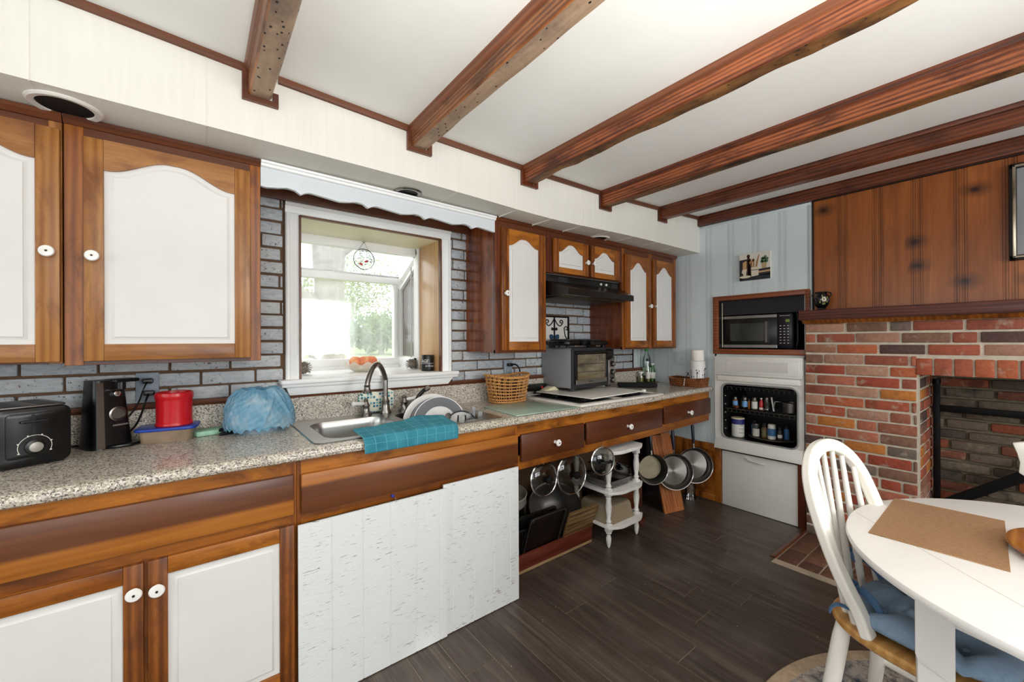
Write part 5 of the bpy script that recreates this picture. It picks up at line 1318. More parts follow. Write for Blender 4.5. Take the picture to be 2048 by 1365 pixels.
bottle('slim clear oil bottle with a black cap, in front of the tall bottle', 3.185, 2.112, [(.018, 0), (.02, .004), (.02, .12), (.012, .15), (.01, .185)], m_clear, m_black, .02, (.017, .10, m_oil), (.0203, .03, .09, m_enamel))
bottle('green glass bottle beside the slim oil bottle', 3.245, 2.105, [(.022, 0), (.024, .004), (.024, .10), (.013, .125), (.012, .15)], m_greeng, m_enamel, .012, None, (.0243, .03, .085, m_enamel))
bottle('short jar of yellow oil at the left of the corner bottles', 3.125, 2.145, [(.024, 0), (.026, .004), (.026, .06), (.02, .075), (.02, .08)], m_clear, m_enamel, .012, (.023, .05, m_oil))
# --- black oven mitt
T = ((2.86, 1.955, ct(2.9)), D(-48))
mb = MBr(*T)
mo = [(-.19, -.05), (-.05, -.055), (.06, -.065), (.11, -.05), (.125, 0), (.11, .05), (.04, .065), (.0, .10), (-.035, .095), (-.04, .06), (-.19, .05)]
mb.prism(mo, .001, .034, 'xy', b=.012); solo('oven_mitt', mb, plain('black_quilted_cloth', '#141416', .9, var=.3, vs=40, bs=.3), 'black oven mitt lying right of the toaster oven', 'oven mitt', ang=60)
# --- brown wicker tray with canister and paper roll
zt = ct(3.2)+.0006
t = thing('wicker_tray', 'low brown wicker tray at the right end of the worktop', 'tray', (3.2, 1.76, zt))
def tr(a, v, o=0):
    k = lerp(.93, 1, v); c_, s_ = math.cos(a), math.sin(a); return (3.205+math.copysign(abs(c_)**.3, c_)*(.083*k+o), 1.745+math.copysign(abs(s_)**.3, s_)*(.137*k+o), zt+.06*v+.006*v*abs(math.sin(a)))
mb = MB(); mb.prism([tr(2*PI*i/64, 0)[:2] for i in range(64)], zt, zt+.004, 'xy'); part('base', mb, m_wickerd, t)
for k in range(7):
    mb.mi = 0
mb = MB()
for k in range(7): mb.tube([tr(2*PI*i/128, .06+k*.145, .0022*math.cos(32*2*PI*i/128+PI*(k % 2))) for i in range(128)], .0049, 6, True)
part('weave', mb, m_wickerd, t)
mb = MB(); mb.tube([tr(2*PI*i/128, 1.02, .002*math.cos(64*2*PI*i/128)) for i in range(128)], .0058, 6, True); part('rim', mb, m_wickerd, t)
t = thing('bead_string', 'string of white beads hanging over the front of the wicker tray', 'bead string', (3.12, 1.73, zt))
mb = MB()
for k in range(7): mb.ball((3.112, 1.728+.001*k, zt+.062-.0085*k), .0038, 10)
part('beads', mb, m_enamel, t)
mb = MB(); mb.tube(smooth_path([(3.112, 1.728, zt+.066), (3.14, 1.726, zt+.085), (3.155, 1.718, zt+.10), (3.14, 1.715, zt+.112), (3.125, 1.712, zt+.104), (3.16, 1.712, zt+.09)], 5), .0025, 6); part('wire', mb, m_blackm, t)
CX_, CY_ = 3.212, 1.672
t = thing('canister', 'white canister painted with dark wildflowers, in the brown wicker tray', 'canister', (CX_, CY_, zt+.004))
mb = MB(); mb.lathe([(.054, 0), (.057, .003), (.0575, .2), (.056, .204), (.0, .204)], 40, (CX_, CY_, zt+.004)); part('body', mb, m_panelw, t)
mb = MB(); rr = random.Random(11); va = math.atan2(-CY_, -CX_)
for k in range(15):
    a = va+rr.uniform(-1.15, 1.15); h = rr.uniform(.05, .135); b = a+rr.uniform(-.12, .12); q = .0579
    mb.tube([(CX_+q*math.cos(lerp(a, b, s_)), CY_+q*math.sin(lerp(a, b, s_)), zt+.012+h*s_) for s_ in (0, .35, .7, 1)], .0008, 4)
    mb.ball((CX_+q*math.cos(b), CY_+q*math.sin(b), zt+.012+h), rr.uniform(.0035, .0075), 8, (1, 1, .8))
part('painted_flowers', mb, plain('charcoal_flower_paint', '#3a3438', .5), t, label='dark painted wildflowers')
mb = MB(); mb.lathe([(.02, .001), (.047, .001), (.049, .004), (.049, .083), (.047, .086), (.02, .086), (.02, .001)], 36, (CX_, CY_, zt+.2085), caps=False); solo('paper_roll', mb, plain('white_tissue', '#f1ebe2', .9), 'white paper roll standing on the flowered canister', 'paper roll')
# ================================================================ MICROWAVE NICHE + OLD OVEN
mb = MB()
mb.prism([(.930, 1.192), (1.587, 1.192), (1.587, 1.652), (.930, 1.652)], XW-.016, XW+.002, 'yz')
mb = MB()
mb.box(XW-.016, XW+.01, 1.546, 1.587, 1.193, 1.651, .003); mb.box(XW-.016, XW+.01, .930, .958, 1.193, 1.651, .003); mb.box(XW-.0155, XW+.01, .930, 1.587, 1.614, 1.651, .003); mb.box(XW-.0155, XW+.01, .930, 1.587, 1.193, 1.234, .003)
struct('trim_10', mb, wood('redwood_frame', '#6e3418', '#99532a', 'y', 1.0, .4))
mb = MB(); mb.box(XW+.42, XW+.44, .95, 1.56, 1.20, 1.65); mb.box(XW+.002, XW+.44, 1.546, 1.57, 1.20, 1.65); mb.box(XW+.002, XW+.44, .93, .958, 1.20, 1.65); mb.box(XW+.002, XW+.44, .93, 1.57, 1.614, 1.64); mb.box(XW+.002, XW+.44, .93, 1.57, 1.215, 1.2335)
mb.box(XW+.03, XW+.05, .958, 1.546, 1.50, 1.614); struct('wall_right_niche', mb, plain('black_niche_board', '#1b191c', .5))
t = thing('microwave', 'stainless and black microwave in the wooden wall niche', 'microwave', (3.52, 1.3, 1.2345))
mx = 3.352
mb = MB(); mb.box(mx+.012, mx+.33, 1.05, 1.545, 1.245, 1.490, .004); part('body', mb, m_blackm, t)
mb = MB(); mb.box(mx, mx+.02, 1.147, 1.545, 1.243, 1.492, .003); d = part('door', mb, m_black, t)
mb = MB(); mb.box(mx-.002, mx+.01, 1.148, 1.544, 1.470, 1.4915, .001); mb.box(mx-.002, mx+.01, 1.148, 1.544, 1.2435, 1.267, .001); part('steel_band', mb, m_steel, d)
def mwglass():
    t2 = NT('microwave_screen'); f = t2.noise(t2.coord((1, 3, 1)), 3, 3); t2.bsdf(t2.ramp(f, [(.3, '#2e2e2c'), (.7, '#4a4a46')]), .12, spec=.6); return t2.mat
mb = MB(); mb.rbox(mx-.001, mx+.01, 1.235, 1.478, 1.296, 1.432, .008, pl='yz'); part('door_window', mb, mwglass(), d)
mb = MB(); mb.box(mx-.0016, mx+.002, 1.202, 1.2035, 1.28, 1.44); mb.box(mx-.0013, mx+.002, 1.212, 1.228, 1.285, 1.44); part('glass_edge', mb, m_nickel, d)
mb = MB(); mb.box(mx+.004, mx+.02, 1.055, 1.144, 1.240, 1.496, .003); cp = part('control_panel', mb, plain('aubergine_black', '#16131f', .3), t)
mb = MB()
for r in range(7):
    for k in range(3): mb.box(mx+.0028, mx+.005, 1.128-.024*k-.007, 1.128-.024*k+.004, 1.405-.021*r-.002, 1.405-.021*r+.003)
mb.box(mx+.0028, mx+.005, 1.068, 1.132, 1.477, 1.480); part('buttons', mb, m_enamel, cp)
mb = MB(); mb.box(mx+.0026, mx+.005, 1.07, 1.094, 1.432, 1.452); part('display', mb, plain('green_display', '#8fae4a', .3), cp)
mb = MB(); mb.tube(smooth_path([(mx+.03, 1.04, 1.24), (mx+.028, 1.028, 1.3), (mx+.028, 1.03, 1.48), (mx+.03, 1.045, 1.515)], 6), .006, 8); part('side_trim', mb, m_black, t)
for y in (1.08, 1.52):
    mb = MB(); mb.cyl((mx+.04, y, 1.2345), .012, .011, 'z', 12); part('foot', mb, m_blackm, t)
mb = MB(); mb.tube([(XW+.025, 1.530, 1.245), (XW+.025, 1.531, 1.60)], .0045, 8); solo('curtain_rod', mb, m_alum, 'thin upright metal strip at the left of the microwave niche', 'metal strip')
# --- old built-in oven with its door removed, used as a spice shelf
t = thing('wall_oven', 'old white built-in oven without its door, used as a spice shelf', 'oven', (3.4, 1.27, .44))
ox = XW-.028
mb = MB()
outer = rrect(.963, 1.567, .445, 1.180, .012, 4); 
bm = bmesh.new()
def lp(pts, x):
    vs = [bm.verts.new((x, a, b)) for a, b in pts]; return [bm.edges.new((vs[i], vs[(i+1) % len(vs)])) for i in range(len(vs))]
hole = rrect(1.000, 1.508, .540, .962, .045, 7)
bmesh.ops.triangle_fill(bm, use_beauty=True, use_dissolve=False, edges=lp(outer, ox)+lp(hole, ox)); mb.frombm(bm)
N = len(outer); mb.add([(ox, a, b) for a, b in outer]+[(XW+.003, a, b) for a, b in outer], [(i, (i+1) % N, N+(i+1) % N, N+i) for i in range(N)])
part('front_frame', mb, m_ovenw, t)
mb = MB(); mb.box(ox-.016, ox+.004, .966, 1.562, 1.030, 1.178, .006); mb.box(ox-.020, ox-.014, .985, 1.54, 1.048, 1.155, .004); part('control_panel', mb, m_ovenw, t)
mb = MB(); mb.rbox(ox-.0215, ox-.018, 1.05, 1.47, 1.068, 1.14, .004, pl='yz', b=.001); part('blank_plate', mb, plain('faded_oven_plate', '#d2cec6', .4), t)
mb = MB(); mb.box(ox-.018, ox+.004, .983, 1.540, .986, 1.026, .004); part('vent_trim', mb, m_enamel, t)
mb = MB(); mb.prism([(ox, .540), (ox-.006, .540), (ox-.03, .486), (ox-.036, .452), (ox-.02, .448), (ox, .46)], .968, 1.560, 'xz', b=.002); part('bottom_lip', mb, m_ovenw, t)
mb = MB()
for k, (r, dx) in enumerate(((.006, -.003),)):
    mb.tube([(ox+dx, a, b) for a, b in rrect(.998, 1.510, .538, .964, .047, 7)], .007, 8, True)
part('door_seal', mb, plain('grey_door_seal', '#8d8d8a', .6), t)
hi = hole; N = len(hi); mb = MB(); bx = XW+.40
mb.add([(ox, a, b) for a, b in hi]+[(bx, a, b) for a, b in hi], [(i, (i+1) % N, N+(i+1) % N, N+i) for i in range(N)]+[tuple(N+i for i in range(N))]); part('oven_cavity', mb, m_dark, t)
for z, nm in ((.938, 0), (.766, 1)):
    mb = MB(); mb.tube([(ox+.03, 1.025, z), (ox+.03, 1.492, z)], .0028, 8); mb.tube([(ox+.36, 1.025, z), (ox+.36, 1.492, z)], .0028, 8)
    for k in range(15):
        y = 1.03+.0325*k; mb.tube([(ox+.03, y, z-.002), (ox+.36, y, z-.002)], .0016, 6); mb.tube([(ox+.03, y, z), (ox+.034, y-.004, z-.022)], .0016, 6)
    mb.tube([(ox+.034, 1.025, z-.024), (ox+.034, 1.492, z-.024)], .0016, 6) if nm else None
    part('oven_rack', mb, m_nickel, t)
mb = MB()
for k in range(5): mb.ball((ox+.05, 1.507, .60+.065*k), .008, 8)
part('rack_stud', mb, m_nickel, t)
mb = MB(); mb.lathe([(.02, 0), (.02, .02), (.012, .03), (0, .03)], 16, (bx-.03, 1.255, .905), '-x'); part('oven_lamp', mb, m_clear, t)
# dark gap, white drawer panel below the oven, brown post, small raised-panel door
mb = MB(); mb.box(XW-.012, XW+.02, .985, 1.53, .425, .452); struct('wall_right_gap', mb, m_blackm)
t = thing('drawer_panel', 'plain worn white board under the old oven, with a small handle', 'board', (XW-.012, 1.26, 0))
mb = MB(); mb.box(XW-.014, XW+.004, 1.006, 1.520, .004, .430, .002); part('board', mb, m_fronw, t)
mb = MB(); mb.tube(smooth_path([(XW-.016, 1.335, .402), (XW-.036, 1.325, .400), (XW-.038, 1.28, .396), (XW-.036, 1.225, .392), (XW-.016, 1.215, .392)], 5), .0055, 8); mb.ball((XW-.015, 1.345, .41), .012, 10, (.4, 1.2, .8)); part('handle', mb, m_ovenw, t)
mb = MB(); mb.box(XW-.022, XW+.004, .949, 1.004, .0, .440, .002); struct('trim_11', mb, m_walnutz)
t = thing('cupboard_door', 'small amber raised-panel cupboard door on the wall left of the old oven', 'cupboard door', (XW-.02, 1.75, 0))
mb = MB(); mb.box(XW-.024, XW-.002, 1.524, 1.572, .008, .468, .003); mb.box(XW-.024, XW-.002, 1.80, 1.84, .008, .468, .003); mb.box(XW-.0235, XW-.002, 1.57, 1.80, .008, .06, .003); mb.box(XW-.0235, XW-.002, 1.57, 1.80, .415, .468, .003); part('door_frame', mb, m_orange, t)
mb = MB(); mb.box(XW-.012, XW-.004, 1.57, 1.80, .06, .415); mb.box(XW-.02, XW-.01, 1.60, 1.77, .09, .385, .006); part('door_panel', mb, m_orange, t)
mb = MB(); mb.box(XW-.02, XW-.002, 1.84, YW, 0, .47, .002); struct('baseboard_right', mb, m_orange)
# --- spice jars (each its own thing)
OZ = .768; FL = .5405
def jar(label, x, y, z, prof, gm, lid=None, band=None, name='spice_jar', cat='spice jar', group=None, n=22):
    t = thing(name, label, cat, (x, y, z), 0, group); o = (x, y, z+.0005)
    mb = MB(); mb.lathe(prof, n, o); part('jar_body', mb, gm, t)
    r, h = prof[-1]
    if lid:
        c, lh = lid; mb = MB(); mb.lathe([(r+.001, -.004), (r+.002, -.003), (r+.002, lh), (r, lh+.002), (0, lh+.002)], n, (x, y, o[2]+h)); part('lid', mb, c, t)
    if band:
        z0, z1, c = band; rb = max(q for q, _ in prof)+.0004; mb = MB(); mb.lathe([(rb, z0), (rb, z1)], n, o, caps=False); part('label_band', mb, c, t)
    return t
m_lblue = plain('sky_blue_label', '#6f9fd0', .5); m_lwhite = plain('white_paper_label', '#dedbd2', .6); m_spice = plain('ground_spice', '#6e4a2a', .6); m_spg = plain('olive_herb', '#6a6a46', .6)
m_nav = plain('navy_label', '#2c2f6e', .4); m_bl2 = plain('mid_blue_label', '#3f6e9e', .45)
def sp_(r, h, nk=.7): return [(r*.93, 0), (r, .004), (r, h*.82), (r*.9, h*.92), (r*nk, h)]
GA, GB = 'spice jars on the oven rack', 'jars on the oven floor'
jar('leftmost spice jar on the oven rack, brown with a blue label', 3.40, 1.462, OZ, sp_(.019, .065), m_spice, (m_nickel, .016), (.018, .05, m_lblue), group=GA)
jar('clear spice jar with a sky-blue label, second on the oven rack', 3.40, 1.390, OZ, sp_(.0205, .068), m_clear, (m_nickel, .016), (.012, .055, m_lblue), group=GA)
jar('slim amber extract bottle between two labelled jars on the oven rack', 3.40, 1.360, OZ, sp_(.008, .065, .5), plain('amber_bottle', '#8e5312', .2), (m_blackm, .012), group=GA)
jar('spice jar with a white and green label in the middle of the oven rack', 3.40, 1.320, OZ, sp_(.0205, .072), m_spg, (m_nickel, .018), (.008, .06, m_lwhite), group=GA)
jar('small red pepper bottle on the oven rack', 3.40, 1.273, OZ, [(.0125, 0), (.0135, .003), (.0135, .06), (.007, .075), (.005, .085)], m_red, (m_enamel, .006), (.004, .02, m_lwhite), group=GA)
jar('green-brown glass salt shaker on the oven rack, next to the red bottle', 3.40, 1.234, OZ, [(.018, 0), (.022, .006), (.018, .02), (.022, .035), (.016, .06), (.018, .075), (.012, .085)], m_cutg, (m_nickel, .014), group=GA)
jar('dark unlabelled spice jar at the back of the oven rack', 3.46, 1.425, OZ, sp_(.019, .07), m_spice, (m_blackm, .018), group=GA)
jar('copper-coloured measuring cup at the front left of the oven rack', 3.362, 1.436, OZ, [(.013, 0), (.017, .012), (.018, .02)], plain('copper', '#b7734e', .3, .8), None, name='measuring_cup', cat='measuring cup', group=None)
mb = MB(); mb.tube([(3.40, 1.188, OZ+.002), (3.40, 1.204, OZ+.105)], .006, 8); solo('candle', mb, m_panelw, 'thin cream candle leaning beside the pot on the oven rack', 'candle')
t = thing('small_pot', 'small steel pot with a side handle at the right of the oven rack', 'pot', (3.44, 1.085, OZ))
mb = MB(); mb.lathe([(.05, 0), (.055, .005), (.055, .074), (.058, .078), (.056, .08), (.053, .076), (.053, .006), (0, .004)], 36, (3.43, 1.085, OZ+.0005)); part('pot_body', mb, m_steeld, t)
mb = MB(); mb.ribbon(smooth_path([(3.40, 1.13, OZ+.072), (3.38, 1.145, OZ+.08), (3.362, 1.17, OZ+.076), (3.36, 1.172, OZ+.03)], 5), .014, .004); part('handle', mb, m_nickel, t)
jar('large round tin with a navy top band and cream label, on the oven floor', 3.40, 1.443, FL, [(.043, 0), (.045, .003), (.045, .142)], m_lwhite, (plain('cream_lid', '#d8c9a2', .5), .004), (.098, .138, m_nav), 'food_tin', 'food tin')
vs, fs = textmesh('100', .026); mbt = MB(); va = math.atan2(-1.443, -3.40)
for s_, zz, sz in (('100', .085, .024), ('CAL', .058, .02), ('SNACK', .03, .013)):
    wrap(mbt, s_, sz, (3.40, 1.443), .0454, va+.15, FL+zz, 0)
t = [o for o in COL.objects if o.name.startswith('food_tin')][0]
part('lettering', mbt, plain('tin_lettering', '#4a4438', .6), t)
t = thing('turntable', 'dark round turntable on the oven floor carrying four jars', 'turntable', (3.49, 1.225, FL))
mb = MB(); mb.lathe([(.06, 0), (.06, .008), (.162, .012), (.166, .015), (.166, .022), (.16, .022), (.158, .017), (0, .017)], 48, (3.495, 1.225, FL+.0005)); part('plate', mb, plain('dark_brown_plastic', '#3a322b', .4), t)
TZ = FL+.0185
jar('clear salt shaker with a grey top on the oven turntable', 3.42, 1.318, TZ, [(.022, 0), (.024, .003), (.024, .075), (.024, .09)], m_cutg, (m_nickel, .008), (.002, .06, plain('salt', '#c6c1b4', .7)), group=GB)
jar('brown spice jar with a tall black lid on the oven turntable', 3.42, 1.259, TZ, sp_(.0205, .082), m_spice, (m_blackm, .03), (.012, .06, m_spg), group=GB)
jar('white jar with a blue wrap label on the oven turntable', 3.41, 1.207, TZ, sp_(.0275, .095, .85), m_lwhite, (m_enamel, .012), (.025, .08, m_bl2), group=GB)
jar('small black-lidded spice jar with a white square label on the oven turntable', 3.42, 1.156, TZ, sp_(.0155, .075), plain('dark_spice', '#3a3436', .4), (m_blackm, .02), (.016, .04, m_lwhite), group=GB)
jar('jar with a blue label hidden behind the salt shaker', 3.50, 1.36, TZ, sp_(.02, .085), m_lblue, (m_blackm, .02), group=GB)
jar('jar with a pale label at the right back of the oven turntable', 3.49, 1.135, TZ, sp_(.018, .08), m_bl2, (m_blackm, .02), group=GB)
# --- canvas print, vase on the mantel, framed picture
t = thing('canvas_print', 'small canvas print of kitchen utensils and a potted plant on the blue wall', 'picture', (XW-.02, 1.273, 1.753))
cy0, cy1, cz0, cz1 = 1.378, 1.167, 1.752, 1.955      # y runs right = decreasing
cx = XW-.022
mb = MB(); mb.box(cx, XW-.001, cy1, cy0, cz0, cz1, .001); part('canvas', mb, plain('canvas_cream', '#d9d3c6', .7), t)
def cv(a, b): return (lerp(cy0, cy1, a), lerp(cz1, cz0, b))
def cpoly(nm, polys, col, lay):
    mb = MB()
    for p in polys: mb.prism([cv(a, b) for a, b in p], cx-.0006-.0003*lay, cx-.0003*lay+.0002, 'yz')
    part(nm, mb, plain('paint_'+nm, col, .6), t)
def cel(a, b, ra, rb, n=16): return [(a+ra*math.cos(2*PI*i/n), b+rb*math.sin(2*PI*i/n)) for i in range(n)]
cpoly('painted_dark_wall', [[(0, .22), (.38, .2), (.38, .9), (0, .95)], [(0, .9), (1, .82), (1, 1), (0, 1)], [(.62, .62), (1, .6), (1, .68), (.62, .7)], [(.62, .76), (1, .74), (1, .86), (.62, .86)]], '#26262c', 0)
cpoly('painted_board', [[(.24, .30), (.34, .22), (.36, .9), (.24, .9)], cel(.30, .05+.05, .055, .06), [(.265, .12), (.335, .12), (.345, .3), (.26, .3)], [(.30, .25), (.4, .28), (.42, .85), (.28, .85)]], '#3e2118', 1)
cpoly('painted_light_board', [[(.11, .32), (.24, .26), (.24, .65), (.11, .65)]], '#c49a6a', 1)
cpoly('painted_shelf_edge', [[(.62, .70), (1, .68), (1, .74), (.62, .76)]], '#c49a6a', 1)
cpoly('painted_spoons', [[(.44, .26), (.50, .22), (.5, .56), (.46, .56)], cel(.45, .27, .045, .06), [(.55, .35), (.64, .08), (.66, .1), (.58, .56), (.53, .56)], cel(.38, .36, .05, .07), [(.36, .4), (.41, .38), (.46, .56), (.42, .56)]], '#a4764a', 2)
cpoly('painted_crock', [[(.39, .53), (.64, .53), (.63, .84), (.40, .84)], [(.1, .58), (.25, .57), (.22, .82), (.13, .82)], cel(.19, .86, .19, .05)], '#dccfb6', 3)
cpoly('painted_stripe', [[(.395, .62), (.638, .62), (.637, .655), (.396, .655)]], '#7f7f78', 4)
cpoly('painted_pot', [[(.72, .40), (.9, .40), (.87, .61), (.75, .61)]], '#b39a72', 3)
cpoly('painted_leaves', [cel(.8, .32, .09, .09, 9), cel(.74, .37, .05, .05, 7), cel(.88, .37, .06, .05, 7), cel(.84, .22, .05, .07, 7), cel(.76, .25, .05, .05, 7), cel(.91, .28, .04, .05, 7)], '#51704c', 4)
cpoly('painted_mug_handle', [cel(.105, .67, .025, .06), ], '#dccfb6', 2)
VX, VY = 3.245, .851
t = thing('vase', 'small black vase with white painted flowers at the left end of the mantel shelf', 'vase', (VX, VY, 1.4975))
mb = MB(); mb.lathe([(.022, 0), (.025, .004), (.022, .012), (.038, .035), (.046, .065), (.043, .088), (.032, .1), (.03, .106), (.036, .118), (.033, .118), (.026, .106), (.0, .1)], 36, (VX, VY, 1.4975)); part('body', mb, plain('black_gloss_glaze', '#0a0b0d', .12, coat=.6), t)
mb = MB(); mb.tube(smooth_path([(VX, VY+.04, 1.4975+.08), (VX, VY+.052, 1.4975+.10), (VX, VY+.04, 1.4975+.115)], 5), .004, 8); mb.tube(smooth_path([(VX, VY-.04, 1.4975+.08), (VX, VY-.052, 1.4975+.10), (VX, VY-.038, 1.4975+.115)], 5), .004, 8); part('handle', mb, m_black, t)
fa = math.atan2(-VY, -VX)+.25
mb = MB()
def on(a, z, r): return (VX+r*math.cos(a), VY+r*math.sin(a), 1.4975+z)
for k in range(6):
    a = fa+.2*math.cos(k*PI/3); z = .068+.011*math.sin(k*PI/3); mb.ball(on(a, z, .0455), .0075, 8, (.6, .6, 1))
part('painted_flower', mb, plain('white_pink_petals', '#d9cdb8', .5), t)
mb = MB()
for da, z in ((-.45, .05), (.4, .052), (.1, .04), (-.2, .09), (.45, .078), (-.1, .038)): mb.ball(on(fa+da, z, .0442), .0065, 8, (.6, .6, 1.2))
part('painted_leaves', mb, plain('gold_green_leaves', '#7f8a4a', .5), t)
t = thing('picture_frame', 'silver-edged dark picture frame cut by the right edge, above the mantel shelf', 'picture', (XW-.02, -.2, 1.70))
mb = MB(); fx = XW-.03
for a, b, c_, d_ in ((.046, .072, 1.702, 2.192), (-.55, -.524, 1.702, 2.192), (-.55, .072, 2.166, 2.192), (-.55, .072, 1.702, 1.728)): mb.box(fx, XW-.002, a, b, c_, d_, .004)
part('frame', mb, m_blackm, t)
mb = MB()
for a, b, c_, d_ in ((.049, .061, 1.712, 2.184), (-.54, -.528, 1.712, 2.184), (-.54, .061, 2.172, 2.184), (-.54, .061, 1.712, 1.724)): mb.box(fx-.006, fx+.002, a, b, c_, d_, .003)
part('silver_edge', mb, plain('champagne_silver', '#c9bda6', .25, 1.0), t)
mb = MB(); mb.box(fx+.008, fx+.014, -.53, .05, 1.72, 2.17); part('picture_glass', mb, plain('grey_picture_glass', '#8f8f92', .15, spec=.6), t)
# ================================================================ UNDER THE DRAWER RUN
def M4(c, nrm, spin=0): return Matrix.Translation(c) @ Vector(nrm).normalized().to_track_quat('Z', 'Y').to_matrix().to_4x4() @ Matrix.Rotation(spin, 4, 'Z')
def lid(label, c, r, nrm, kn='round'):
    t = thing('pot_lid', label, 'pot lid', (c[0], c[1], c[2]-r), 0, 'glass pot lids hanging under the drawers')
    mb = MB(); mb.xf = M4(c, nrm); mb.lathe([(r-.002, -.002), (r-.012, .004), (r*.6, .014), (r*.25, .019), (0, .02)], 44, caps=False); part('lid_glass', mb, m_smoke, t, ang=70)
    mb = MB(); mb.xf = M4(c, nrm); mb.lathe([(r-.006, -.003), (r+.001, -.004), (r+.002, .0), (r-.004, .003), (r-.007, .001), (r-.006, -.003)], 44, caps=False); part('steel_rim', mb, m_chrome, t)
    mb = MB(); mb.xf = M4(c, nrm)
    if kn == 'round': mb.lathe([(.016, .018), (.013, .026), (.02, .034), (.023, .042), (.02, .05), (0, .052)], 24)
    else: mb.tube(smooth_path([(-.04, 0, .018), (-.035, 0, .04), (0, 0, .048), (.035, 0, .04), (.04, 0, .018)], 5), .008, 10)
    part('knob', mb, m_black, t)
    mb = MB(); top = Vector(c)+Vector((0, .006, r)); mb.tube([(top.x, top.y, top.z-.012), (top.x, top.y+.004, top.z+.004), (top.x, top.y, .70)], .0018, 6); part('hook', mb, m_nickel, t)
lid('smaller glass pot lid with a big black knob, leftmost of the hanging lids', (1.530, 1.675, .532), .094, (-.05, -1, .12))
lid('largest glass pot lid with a round black knob, middle of the hanging lids', (1.752, 1.675, .514), .116, (-.05, -1, .10))
lid('glass pot lid with a black bar handle, in front of the white tiered stand', (1.925, 1.585, .580), .084, (-.25, -1, .10), 'bar')
# low tray on the floor with pans stood on edge
t = thing('floor_tray', 'red-brown wooden drawer on the floor holding baking trays', 'drawer', (1.66, 1.95, 0))
mb = MB(); mb.box(1.303, 2.012, 1.748, 1.768, .024, .106, .003); part('front_board', mb, wood('red_brown_board', '#5a2318', '#84402c', 'x', 1, .4), t)
mb = MB(); mb.box(1.303, 2.012, 1.752, 2.16, .004, .024, .002); part('bottom_board', mb, wood('raw_pine_strip', '#a98a62', '#c9ad84', 'x', 1, .6), t)
mb = MB(); mb.box(1.995, 2.012, 1.768, 2.16, .024, .09, .002); mb.box(1.303, 2.012, 2.145, 2.16, .024, .09, .002); part('side_board', mb, m_walnut, t)
def tray_sheet(name, label, x0, x1, y0, y1, z0, z1, th, mats, lip=True, cat='baking tray', group=None, skew=0):
    t = thing(name, label, cat, ((x0+x1)/2, y0, z0), 0, group)
    L = math.hypot(z1-z0, y1-y0); a = math.atan2(y1-y0, z1-z0)
    X = Matrix.Translation(((x0+x1)/2, y0, z0)) @ Matrix.Rotation(-a, 4, 'X'); w = (x1-x0)/2
    mb = MB(); mb.xf = X; mb.rbox(-w, w, 0, th, 0, L, .02, pl='xz', b=.002); part('sheet', mb, mats[0], t)
    if lip:
        mb = MB(); mb.xf = X; mb.tube([(p, -.006, q) for p, q in rrect(-w, w, 0, L, .025, 5)], .006, 8, True); part('rolled_rim', mb, mats[1], t)
        mb = MB(); mb.xf = X; mb.tube([(p, -.001, q) for p, q in rrect(-w+.02, w-.02, .02, L-.02, .02, 5)], .003, 6, True); part('pressed_edge', mb, mats[0], t)
    return t
m_sheet = plain('burnt_black_steel', '#0f0c0c', .35, .3, var=.5, vs=9, col2='#2a1d18')
GT = 'baking trays standing in the floor drawer'
tray_sheet('baking_tray', 'blackened baking tray, front one in the floor drawer', 1.452, 1.725, 1.80, 1.70, .03, .318, .006, (m_sheet, plain('worn_tray_rim', '#4a4440', .35, .7)), group=GT)
tray_sheet('baking_tray', 'dark baking tray half hidden by the white board, left in the floor drawer', 1.332, 1.445, 1.815, 1.735, .03, .26, .006, (m_sheet, m_blackm), group=GT)
tray_sheet('baking_tray', 'black roasting tray behind the front baking tray', 1.40, 1.73, 1.875, 1.79, .03, .30, .006, (m_blackm, m_nickel), group=GT)
tray_sheet('chopping_board', 'striped wooden chopping board leaning in the floor drawer', 1.770, 2.03, 1.785, 1.705, .028, .258, .018, (wood('striped_board', '#4e3820', '#94744a', 'x', 2.2, .5, contrast=.18), m_wickerd), lip=False, cat='chopping board')
# pots on the floor behind
t = thing('stock_pot', 'dull steel stock pot stacked with bowls, behind the white board', 'pot', (1.50, 2.0, .024))
mb = MB(); mb.lathe([(.13, 0), (.14, .01), (.14, .17), (.145, .175), (.142, .178), (.136, .172), (.136, .014), (0, .012)], 44, (1.505, 2.02, .0245)); part('pot_body', mb, m_steeld, t)
mb = MB(); mb.tube(smooth_path([(1.505-.03, 1.86, .16), (1.505-.03, 1.83, .165), (1.505+.03, 1.83, .165), (1.505+.03, 1.86, .16)], 5), .006, 8); part('handle', mb, m_nickel, t)
def bowl_thing(label, c, r, h, mat, nrm=(0, 0, 1), group=None, name='mixing_bowl', cat='bowl'):
    t = thing(name, label, cat, (c[0], c[1], c[2]), 0, group); mb = MB(); mb.xf = M4(c, nrm)
    pr = [(0, 0), (r*.42, 0), (r*.62, h*.14), (r*.82, h*.45), (r*.95, h*.8), (r, h), (r+.006, h+.002), (r+.004, h-.003), (r*.93, h*.78), (r*.8, h*.47), (r*.6, h*.17), (r*.4, .004), (0, .004)]
    mb.lathe(pr, 48); part('bowl_body', mb, mat, t, ang=60); return t
t = thing('saucepan', 'grey steel saucepan stacked in the stock pot behind the white board', 'pan', (1.505, 1.995, .2), 0)
mb = MB(); mb.lathe([(.115, 0), (.12, .008), (.124, .10), (.13, .105), (.126, .108), (.12, .1), (.116, .01), (0, .008)], 44, (1.505, 1.995, .204)); part('pan_body', mb, m_steel, t)
